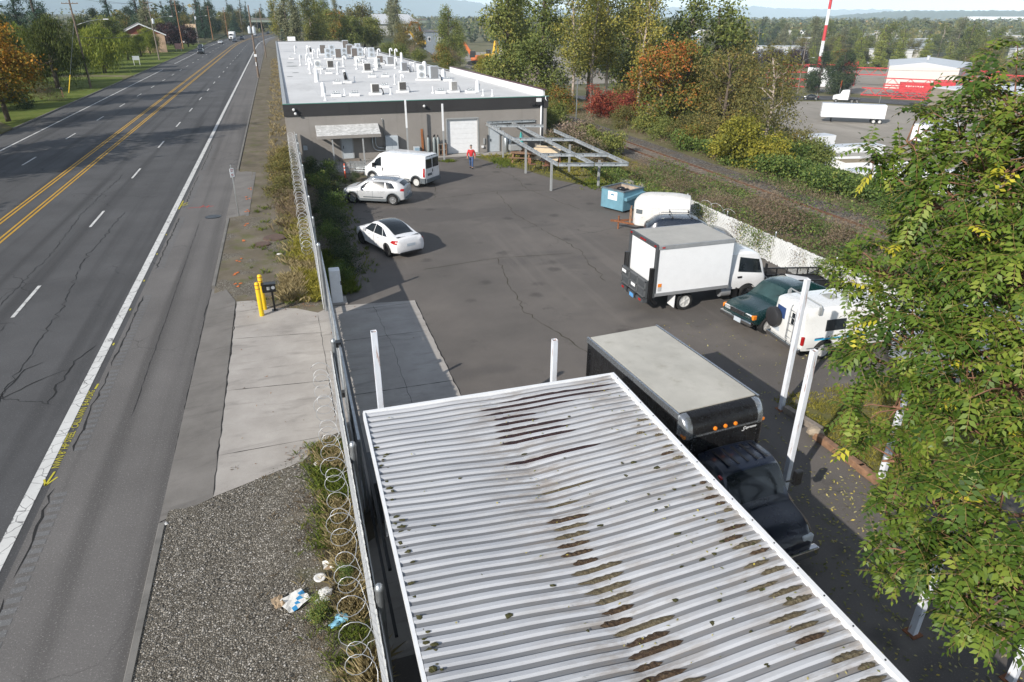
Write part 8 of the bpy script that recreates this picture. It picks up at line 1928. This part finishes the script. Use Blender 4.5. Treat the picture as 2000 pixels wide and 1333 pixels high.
t = thing('shed_annex', 'darker grey lean-to with small white windows beside the metal hall', 'building', (92, 455, -11), R(-3)); m = MB(); m.box((0, 0, 6.5), (11, 30, 13)); m.build('wall', plain('blue_grey_siding', (.20, .23, .26), .6), t); m = MB(); m.box((0, 0, 13.2), (12, 31, .6)); m.build('roof', M_shingle, t)
for x in (-3, 3): m = MB(); m.box((x, -15.05, 9), (1.8, .2, 2.4)); f = m.build('window', M_boxwhite, t); m = MB(); m.box((x, -15.2, 9), (1.3, .1, 1.8)); m.build('pane', M_glass, f)
M_exy = plain('machine_yellow', (.62, .36, .015), .5); M_exo = plain('machine_orange', (.55, .13, .02), .5)
def excavator(label, x, y, mat, rz, s=1.0, dozer=False):
    t = thing('excavator' if not dozer else 'bulldozer', label, 'excavator' if not dozer else 'bulldozer', (x, y, terr(x, y)), rz); t.scale = (s,) * 3
    for s_ in (1, -1):
        m = MB(); P = [(2 * math.cos(a), .55 + .55 * math.sin(a)) if abs(math.cos(a)) < .3 else (1.6 * (1 if math.cos(a) > 0 else -1) + .5 * math.cos(a), .5 + .5 * math.sin(a)) for a in np.linspace(0, 2 * PI, 20, endpoint=False)]
        m.prism([(a, b) for a, b in P], 0, .55, M=Matrix.Translation((0, s_ * 1.2 + .27, 0)) @ Matrix.Rotation(R(90), 4, 'X')); m.build('track', M_black, t)
    m = MB(); m.box((-.5, 0, 1.75), (3.4, 2.6, 1.3), taper=.92); m.build('body', mat, t, bevel=.12); m = MB(); m.box((.7, .7, 2.6), (1.5, 1.1, 1.6), taper=.85); c = m.build('cab', M_black, t, bevel=.08)
    if dozer: m = MB(); m.box((2.6, 0, .8), (.3, 3.4, 1.4)); m.build('blade', mat, t, bevel=.05)
    else:
        m = MB(); m.bar((1.0, -.5, 1.9), (3.4, -.5, 5.2), .5, .8); m.bar((3.3, -.5, 5.1), (6.0, -.5, 5.0), .45, .7); m.build('boom', mat, t, bevel=.05); m = MB(); m.bar((5.9, -.5, 5.2), (6.9, -.5, 2.2), .4, .55); m.build('stick', mat, t); m = MB(); m.box((6.8, -.5, 1.6), (.9, 1.2, 1.1), taper=.6); m.build('bucket', M_black, t)
excavator('yellow excavator with bent boom before the grey hall door', 74, 395, M_exy, R(170), 1.5); excavator('orange excavator left of the yellow one before the grey hall', 67, 405, M_exo, R(20), 1.5); excavator('orange excavator with raised arm right of the dark tree', 92, 345, M_exo, R(150), 1.9)
excavator('yellow excavator with rounded counterweight beside the white container', 102, 355, M_exy, R(60), 1.9); excavator('small orange machine behind the brown shrubs', 78, 350, M_exo, R(90), 1.2); excavator('yellow bulldozer near the roof edge by the brown shed', 62, 240, M_exy, R(-120), 1.3, True)
t = thing('container', 'white container with green top edge beside the yellow excavator', 'container', (113, 350, -11), R(-5)); m = MB(); m.box((0, 0, 4.5), (13, 12, 9)); m.build('body', M_boxwhite, t); m = MB(); m.box((0, 0, 9.6), (13.3, 12.3, 1.3)); m.build('green_band', M_teal, t)
t = thing('brown_shed', 'low brown shed with dark roof below the white container', 'shed', (84, 262, -11), R(-15)); m = MB(); m.box((0, 0, 3), (22, 12, 6)); m.build('wall', plain('brown_shed_wall', (.22, .17, .15), .8), t); m = MB(); m.box((0, 0, 6.3), (23, 13, .6)); m.build('roof', M_shingle, t)
# ------------------------------------------------------------------ trailers in the lower yard
M_trroof = plain('trailer_roof', (.50, .53, .57), .5, var=.08, scale=.5, dirt=.2); M_trroofd = plain('weathered_trailer_roof', (.34, .32, .28), .7, var=.15, scale=.6, dirt=.4); M_trroofb = plain('brown_trailer_roof', (.24, .19, .12), .8, var=.2, scale=.6)
def trailer(label, x, y, rz, roof, L=14.0, z=-10.9, full=False):
    t = thing('semi_trailer', label, 'trailer', (x, y, z), rz, 'semi-trailers parked in the lower yard'); m = MB(); m.box((0, 0, 2.6), (L, 2.6, 2.8)); m.build('box', M_boxwhite, t)
    m = MB(); m.box((0, 0, 4.02), (L - .12, 2.48, .04)); m.build('roof', roof, t); m = MB()
    m.box((0, 0, 1.14), (L + .02, 2.64, .12)); m.build('rail', M_alu, t)
    for xx in (-L * .34, -L * .34 - 1.25):
        for s_ in (1, -1): wheel(t, xx, s_ * 1.0, .5, .45, M_steelrim, 6)
    for s_ in (1, -1): m = MB(); m.box((L * .32, s_ * .8, .55), (.16, .16, 1.1)); m.build('landing_leg', M_black, t)
    m = MB(); m.box((L / 2 + .02, 0, 2.5), (.04, 2.4, 2.5)); nose = m.build('front_panel', M_boxwhite, t)
    if full:
        q = random.Random(3)
        m = MB(); [m.lathe((0, 0, 0), [(.13, 0), (.13, .02)], 10, M=Matrix.Translation((L / 2 + .045, yy, zz)) @ Matrix.Rotation(R(90), 4, 'Y')) for yy in (-.7, 0, .7) for zz in (1.7, 2.3, 2.9)]; m.build('panel_discs', plain('disc_grey', (.4, .38, .38), .6), nose)
    return t
trailer('white semi-trailer standing alone on its landing legs in the lower yard', 122.6, 129.6, R(145), M_trroof, 13.2, full=True)
trailer('pale-roofed trailer, farthest of the row behind the sparse tree', 79.5, 95.0, R(2), M_trroof); trailer('pale-roofed trailer second in the row beside the bramble bank', 80.0, 85.6, R(-4), M_trroof); trailer('weathered grey-roofed trailer in the row behind the bramble bank', 74.5, 79.2, R(-8), M_trroofd, 12); trailer('brown-roofed trailer partly behind tree leaves', 77.0, 74.5, R(-10), M_trroofb, 12)
trailer('pale-roofed trailer nearest in the row, above the brambles', 74.5, 68.4, R(-14), M_trroof); trailer('white trailer behind the top of the leafy tree', 117, 102, R(20), M_trroof); trailer('trailer showing white between the olive trees', 74, 99.5, R(4), M_trroof, 12); trailer('white trailer behind tree leaves at the right edge', 98, 60, R(-30), M_trroof)
t = thing('semi_tractor', 'white semi tractor parked behind the lone white trailer', 'truck', (150, 163, -10.9), R(140)); lf = Loft([(-1.2, .9, 2.2, 3.3, 1.1, .9), (-1.1, .7, 2.2, 3.4, 1.2, 1.0), (.6, .7, 2.2, 3.2, 1.2, .95), (1.2, .7, 2.0, 2.2, 1.1, .9), (2.6, .7, 1.7, 1.85, .95, .75), (2.8, .8, 1.5, 1.6, .9, .7)]); lf.mesh('cab', M_white_v, t); lf.top_patch('windshield', M_glass, t, 1.15, .9, .65, .85)
for xx in (1.9, -2.2, -3.5):
    for s_ in (1, -1): wheel(t, xx, s_ * 1.0, .5, .4, M_chrome, 6)
m = MB(); m.box((-2.4, 0, .9), (4, .9, .3)); m.build('chassis', M_black, t)
for s_ in (1, -1): m = MB(); m.lathe((-1.4, s_ * .95, .8), [(.1, 0), (.1, 3.2)], 8); m.build('exhaust', M_chrome, t)
small_car('sedan', 'dark car driving on the street below the yard', (146, 171.5, -10.87), R(140), dark, 'sedan'); small_car('crossover', 'blue car parked between trees near the red steelwork', (174, 235, -10.9), R(150), plain('bright_blue_paint', (.03, .18, .42), .3), 'suv')
# ------------------------------------------------------------------ crane parts, mast and pale hall beyond the street
M_crane = plain('crane_red', (.50, .035, .04), .5, var=.15); M_cranew = plain('crane_white', (.65, .63, .58), .5)
def lattice(name, label, a, b, w, mat, n=None, cat='crane section', group='red crane sections laid out in the yard', r=.15):
    A = Vector(a); Bv = Vector(b); d = (Bv - A); L = d.length; dn = d.normalized(); u = Vector((0, 0, 1)) if abs(dn.z) < .9 else Vector((1, 0, 0)); sx = dn.cross(u).normalized(); u = sx.cross(dn); n = n or max(3, int(L / w / 1.0))
    t = thing(name, label, cat, a, 0, group); C_ = lambda i, j, s: (sx * i + u * j) * (w / 2) + dn * s; m = MB()
    for i in (-1, 1):
        for j in (-1, 1): m.bar(C_(i, j, 0), C_(i, j, L), r)
    m.build('chords', mat, t); m = MB()
    for k in range(n):
        s0, s1 = L * k / n, L * (k + 1) / n
        if k % 2: s0, s1 = s1, s0
        for i in (-1, 1): m.bar(C_(i, -1, s0), C_(i, 1, s1), r * .7); m.bar(C_(-1, i, s0), C_(1, i, s1), r * .7)
    m.build('lacing', mat, t); return t
lattice('crane_section', 'long red lattice boom lying in front of the pale hall', (176, 176, -9), (200, 150, -9), 2.6, M_crane); lattice('crane_section', 'long red lattice section along the street fence', (170, 178, -9.8), (195, 152, -9.8), 2.0, M_crane); lattice('crane_section', 'red lattice section with white lacing near the grey building', (172, 168, -9.8), (186, 152, -9.8), 2.2, M_crane)
lattice('crane_section', 'red lattice standing upright before the pale hall', (188, 205, -11), (188, 205, -3), 4.0, M_crane); lattice('crane_section', 'red lattice jib stacked high before the pale hall', (190, 203, -6), (222, 176, -6), 2.2, M_crane); lattice('crane_section', 'red lattice section left of the dark tree pair', (162, 214, -9.5), (172, 200, -9.5), 2.4, M_crane)
lattice('crane_section', 'red lattice frame at the foot of the mast', (174, 222, -6), (196, 210, -6), 2.6, M_crane); lattice('crane_section', 'red lattice sections beside the blue car', (164, 232, -9), (190, 240, -9), 3.0, M_crane); lattice('crane_section', 'red lattice section lying before the solid red block', (180, 180, -7.6), (196, 162, -7.6), 2.4, M_crane); lattice('crane_section', 'red lattice stack right of the pale hall', (214, 176, -7), (226, 150, -7), 3.0, M_crane)
for (x, y, w, d_, h, l) in ((193, 180, 9, 3, 3.0, 'solid red crane base block with pale lettering'), (199, 175, 6, 3, 3.6, 'taller red steel block behind the crane base')):
    t = thing('steel_block', l, 'crane part', (x, y, -11), R(-42)); m = MB(); m.box((0, 0, h / 2), (w, d_, h)); m.build('body', M_crane, t, bevel=.1); m = MB()
    if h < 5: [m.box((-2.6 + k * .65, -d_ / 2 - .05, 1.8), (.42, .04, .7)) for k in range(8)]; m.build('pale_lettering', M_cranew, t)
    else: m.box((0, -d_ / 2 - .05, 2), (w * .9, .1, .3)); m.build('rib', M_crane, t)
for (x, y, w, h, l, mt) in ((178, 206, 9, 6, 'white container beside the mast foot', M_boxwhite), (186, 160, 7, 3.4, 'stack of cream counterweight blocks', M_cranew), (192, 166, 4, 1.6, 'small blue boat-like cover between red steelwork', plain('cover_blue', (.05, .25, .5), .5))):
    t = thing('yard_block', l, 'container', (x, y, -11), R(-40)); m = MB(); m.box((0, 0, h / 2), (w, 3.2, h)); m.build('body', mt, t, bevel=.1)
    m = MB(); [m.box((-w / 2 + w * (k + .5) / 6, -1.63, h / 2), (.12, .06, h * .95)) for k in range(6)]; m.build('rib', mt, t)
t = thing('radio_mast', 'tall slim red and white banded mast', 'mast', (226.8, 265, -11)); 
for k in range(9): m = MB(); m.lathe((0, 0, 0), [(.75 - .03 * k, 6.2 * k), (.72 - .03 * k, 6.2 * (k + 1))], 12); m.build('band', M_crane if k % 2 == 0 else M_boxwhite, t)
t = thing('pale_hall', 'large plain cream metal hall behind the red steelwork', 'industrial hall', (0, 0, -11))
P4 = [(186.5, 186.0), (199, 171.5), (229, 197), (212, 222)]; P4 = [(193.2, 192.4), (205, 176), (236, 198), (222, 222)]
m = MB(); m.prism(P4, 0, 7.2); m.build('wall', plain('cream_metal_siding', (.56, .53, .49), .55, var=.04), t)
cxm, cym = sum(p[0] for p in P4) / 4, sum(p[1] for p in P4) / 4; m = MB(); A_, B_, C4, D_ = P4; e1 = tuple((A_[i] + B_[i]) / 2 for i in (0, 1)); e2 = tuple((C4[i] + D_[i]) / 2 for i in (0, 1))
m.add([(*A_, 7.2), (*e1, 8.6), (*e2, 8.6), (*D_, 7.2), (*B_, 7.2), (*C4, 7.2)], [(0, 1, 2, 3), (1, 4, 5, 2), (0, 4, 1), (2, 5, 3)]); m.build('roof', M_metalroof, t)
m = MB(); m.lathe((cxm, cym, 8.4), [(.5, 0), (.5, 1.4), (.7, 1.5)], 10); m.build('roof_vent', M_metalroof, t)
t = thing('block_building', 'long brown-grey block building with pale flat roof at the right', 'building', (0, 0, -11))
PB = [(155, 139.5), (153, 100), (190, 85), (197, 141)]; m = MB(); m.prism(PB, 0, 5.9)
def block_mat():
    s = Sh('brown_block_wall', rough=.9); z = s.math('PINGPONG', s.xyz(2), .3); c = s.ramp(s.noise(.6, 5), (.3, (.20, .175, .14)), (.7, (.26, .23, .185))); c = s.mix(s.math('MULTIPLY', s.math('LESS_THAN', z, .05), .5), c, (.14, .12, .10)); s.col(c); return s.m
m.build('wall', block_mat(), t); m = MB(); m.prism([(155.2, 139.2), (153.2, 100.2), (189.8, 85.3), (196.6, 140.7)], 5.9, 6.15); m.build('roof', plain('pale_flat_roof', (.55, .58, .62), .6), t)
for y in (131, 121, 111): m = MB(); m.box((153.9, y, 2.95), (.5, .8, 5.8)); m.build('pilaster', M_palegravel, t)
utility_pole('grey utility pole with street lamp beside the lower street', 154.5, 187.8, 15, (9.5, 1, 3.4), 0, True, M_woodgrey, z=-11); utility_pole('weathered utility pole behind the block building at right', 205, 150, 15.5, None, 0, True, M_woodgrey, z=-11); utility_pole('slim distant double-arm pole above the plum hedge, left one', 196, 290, 17, None, 0, True, M_woodgrey, z=-11); utility_pole('slim distant double-arm pole above the plum hedge, right one', 208, 285, 17, None, 0, True, M_woodgrey, z=-11)
for zz, l in ((3.4, 'top'), (2.2, 'middle'), (-2.5, 'low')): wire(l + ' power line crossing the lower yard between the grey poles', [(60, 240, zz), (154.5, 187.8, zz), (205, 150, zz + .3), (262, 105, zz)], 1.2, .035)
for i in range(7): m = MB(); m.lathe((0, 0, 0), [(.08, 0), (.08, 2.0)], 6); o = m.build('fence_post', M_galv); o.location = (138 + i * 8.5 if i < 3 else 158 + (i - 3) * 5, 172.5 - i * 3 if i < 3 else 158 - (i - 3) * 9, -10.9); tag(o, 'thin grey fence post standing along the lower street', 'fence post', 'fence posts along the lower street')
t = thing('road_sign', 'orange diamond road-work sign by the lower street', 'sign', (161.5, 177.5, -11), R(40)); m = MB(); m.box((0, 0, 0), (1.7, .06, 1.7), M=Matrix.Translation((0, 0, 3.4)) @ Matrix.Rotation(R(45), 4, 'Y')); m.build('plate', plain('sign_orange', (.75, .14, .02), .5), t); m = MB(); m.box((0, .08, 1.3), (.12, .08, 2.6)); m.build('post', M_galv, t)
# ------------------------------------------------------------------ trees and buildings over the plain
for i, (x, y) in enumerate([(245, 292), (254, 287), (263, 282), (272, 278), (283, 277), (291, 270), (238, 300), (303, 268)]): T('cedar', 'cedar', x, y, 'yellow-green pointed cedar in the row behind the pale hall', [.85, 1.05, 1.2, 1.25, 1.2, 1.15, .7, .9][i], 'pointed cedars behind the pale hall')
for i in range(9): T('plum_tree', 'plum', 170 + i * 8.0, 262 + i * 3.0, 'dark purple plum tree in the clipped-looking row behind the red steelwork', 1.3, 'purple plum trees in a row')
for i, (x, y, s_) in enumerate([(160.5, 186, 1.0), (164.5, 181.5, 1.05), (167, 184, .95)]): T('dark_tree', 'dark', x, y, 'dark green tree before the pale hall, ' + ['left', 'right', 'rear'][i] + ' of three', s_)
for i, (x, y, k) in enumerate([(150, 210, 'olive'), (158, 219, 'olive'), (139, 232, 'round2'), (166, 224, 'olive'), (128, 216, 'round2')]): T('olive_tree', k, x, y, 'brownish roadside tree left of the grey lamp pole', .95, 'roadside trees by the lower street')
for i, (x, y, k) in enumerate([(240, 205, 'olive2'), (252, 212, 'olive'), (262, 205, 'olive'), (250, 190, 'olive'), (272, 196, 'bushb')]): T('olive_tree' if k != 'bushb' else 'dry_bush', k, x, y, 'brown leafless-looking tree right of the pale hall', 1.1 if k != 'bushb' else 2.5, 'brownish trees right of the pale hall')
q = random.Random(123); kinds = ['round', 'round2', 'olive', 'cotton2', 'cotton', 'poplar', 'dark', 'conifer', 'autumn', 'olive', 'round2', 'cotton2', 'poplar', 'cotton', 'birch']
nmk = {'olive': 'olive_tree', 'birch': 'birch'}; cnt = 0
wd = {'round': 'green', 'round2': 'olive', 'olive': 'brown-olive', 'cotton2': 'dense green', 'cotton': 'yellow-green', 'poplar': 'silvery', 'dark': 'dark', 'conifer': 'pointed dark', 'autumn': 'orange', 'birch': 'yellow'}
while cnt < 215:
    d_ = 230 + 800 * q.random() ** .9; az = R(q.uniform(22, 62)); x, y = d_ * math.sin(az), d_ * math.cos(az)
    if x < 105 and y < 480: continue
    if d_ < 330 and (160 < x < 300 and 140 < y < 262): continue
    if 60 < x < 135 and 300 < y < 500 or (90 < x < 215 and y < 200): continue
    k = q.choice(kinds); T(nm.get(k, nmk.get(k)), k, x, y, wd[k] + ' tree out on the wooded plain', q.uniform(1.1, 1.9), 'trees on the plain', sz=q.uniform(.8, 1.35)); cnt += 1
for i in range(46):
    y = 330 + q.uniform(0, 330); x = cx(y) + 10 + q.uniform(4, 90); k = q.choice(['round', 'round2', 'cotton2', 'poplar', 'autumn', 'cotton', 'conifer'])
    if 50 < x < 112 and y < 500: continue
    T(nm.get(k, nmk.get(k)), k, x, y, wd[k] + ' tree beyond the warehouse toward the overpass', q.uniform(.9, 1.3), 'trees beyond the warehouse')
bm_ = [plain('far_white_wall', (.66, .66, .66), .6), plain('far_cream_wall', (.5, .47, .42), .6), plain('far_blue_grey', (.35, .40, .46), .6)]
spots = [(291, 379, 40, 12), (330, 330, 24, 14), (262, 338, 26, 10), (300, 300, 18, 9), (345, 345, 30, 12), (556, 611, 40, 20), (520, 640, 60, 16), (610, 600, 50, 18), (650, 560, 34, 20), (700, 590, 70, 18), (420, 500, 26, 14), (303, 536, 50, 24), (451, 720, 60, 22), (380, 420, 20, 10), (470, 450, 30, 14), (750, 520, 60, 22), (620, 480, 30, 14), (560, 420, 24, 12), (400, 300, 22, 8), (440, 330, 20, 8), (820, 640, 80, 20), (520, 340, 30, 9), (380, 270, 30, 8)]
for i, (x, y, w, d_) in enumerate(spots):
    t = thing('far_building', 'small distant pale flat building among trees on the plain', 'building', (x, y, -11), R(q.uniform(-40, -10)), 'pale buildings on the plain'); hh = q.uniform(5, 8) if w < 45 else 9; m = MB(); m.box((0, 0, hh / 2), (w, d_, hh)); m.build('wall', bm_[i % 3 if i % 3 else 0], t); m = MB(); m.box((0, 0, hh + .2), (w + .6, d_ + .6, .4)); m.build('roof', M_metalroof, t)
# far woods read as one mass: leaf clumps over the plain
def woods(name, seed, n, d0, d1, a0, a1, hmin, hmax, mat, leaf, per=26):
    rs = np.random.RandomState(seed); d = d0 + (d1 - d0) * rs.uniform(0, 1, n); a = np.radians(rs.uniform(a0, a1, n)); H = rs.uniform(hmin, hmax, n); W = H * rs.uniform(.30, .5, n)
    X = d * np.sin(a); Y = d * np.cos(a); k = np.repeat(np.arange(n), per); dr = rs.normal(size=(len(k), 3)); dr /= np.linalg.norm(dr, axis=1, keepdims=True)
    P = np.stack([X[k] + dr[:, 0] * W[k], Y[k] + dr[:, 1] * W[k], -11 + H[k] * (.52 + .48 * dr[:, 2])], 1); Nn = dr + rs.normal(size=dr.shape) * .5; Nn[:, 2] += .3
    V = leaf_quads(P, Nn, leaf, leaf * .7, rs); tt = np.clip(.7 * rs.uniform(0, 1, n)[k] + .3 * rs.uniform(0, 1, len(k)), 0, 1)
    return tag(link(name, quick_mesh(name, V, 4, np.arange(len(V)), mat, tt)), kind='stuff')
L_far = leaf_mat('leaf_far_wood', [(0, (.035, .055, .022)), (.4, (.08, .10, .036)), (.75, (.16, .155, .06)), (.93, (.25, .20, .075)), (1, (.34, .18, .06))], .1, .7, 0)
woods('far_wood', 1, 900, 650, 1500, 14, 66, 11, 20, L_far, 3.0, 60); woods('far_wood', 2, 1500, 1300, 3000, 8, 70, 12, 21, L_far, 6.0, 30)
woods('far_wood', 3, 500, 520, 1500, -40, 10, 14, 30, L_far, 3.2, 46)
# ridges on the horizon, real hills kilometres away
M_ridge = grass_mat('wooded_ridge', (.03, .05, .025), (.06, .075, .035), (.11, .10, .05)); 
def ridge(name, dist, depth, a0, a1, prof, seed, rough):
    q = random.Random(seed); m = MB(); n = 260; rows = 5; ph = [(q.uniform(0, 6.28), q.uniform(.5, 1)) for _ in range(6)]
    for j in range(rows):
        f = j / (rows - 1); d = dist + depth * f
        for i in range(n + 1):
            a = a0 + (a1 - a0) * i / n; h = prof(a) * math.sin(PI * min(1, f + .02)) + rough * math.sin(PI * f) * (sum(w * math.sin(a * (3 + 4.1 * k) + p) for k, (p, w) in enumerate(ph)) / 3 + q.uniform(-.25, .25))
            m.v.append((d * math.sin(R(a)), d * math.cos(R(a)), -12 + max(0, h)))
    for j in range(rows - 1):
        for i in range(n): k = j * (n + 1) + i; m.f.append((k, k + 1, k + n + 2, k + n + 1)); m.mi.append(0)
    o = m.build(name, M_ridge, smooth=True); return tag(o, kind='structure')
bump = lambda a, c, w, h: h * math.exp(-((a - c) / w) ** 2)
ridge('hills', 4200, 1500, 38, 75, lambda a: 22 + 36 * smooth((a - 39) / 7), 3, 4)
ridge('far_hills', 11000, 2600, -30, 45, lambda a: 120 + bump(a, 4, 7, 150) + bump(a, -8, 8, 190) + bump(a, 12, 5, 120) + bump(a, 33, 5, 55), 4, 16)
for i, (a, d_, w) in enumerate([(50.3, 3700, 190), (51.6, 3700, 130), (53.0, 3800, 150)]):
    t = thing('far_building', 'long white building at the foot of the distant ridge', 'building', (d_ * math.sin(R(a)), d_ * math.cos(R(a)), -11), R(-a), 'white buildings below the ridge'); m = MB(); m.box((0, 0, 12), (w, 60, 24)); m.build('wall', bm_[0], t); m = MB(); m.box((0, 0, 24.6), (w + 2, 62, 1.2)); m.build('roof', M_metalroof, t)
# ------------------------------------------------------------------ the air: one even closed box of haze
m = MB(); m.box((3000, 4000, 195), (26000, 30000, 420)); hz = m.build('haze', plain('haze_tmp', (1, 1, 1)))
hm = bpy.data.materials.new('haze'); hm.use_nodes = True; ht_ = hm.node_tree; ht_.nodes.remove(ht_.nodes['Principled BSDF']); pv = ht_.nodes.new('ShaderNodeVolumePrincipled')
pv.inputs['Color'].default_value = (.68, .86, 1.0, 1); pv.inputs['Anisotropy'].default_value = -.3; pv.inputs['Density'].default_value = 1.2e-4; ht_.links.new(pv.outputs[0], ht_.nodes['Material Output'].inputs['Volume'])
hz.data.materials.clear(); hz.data.materials.append(hm); hz['kind'] = 'stuff'
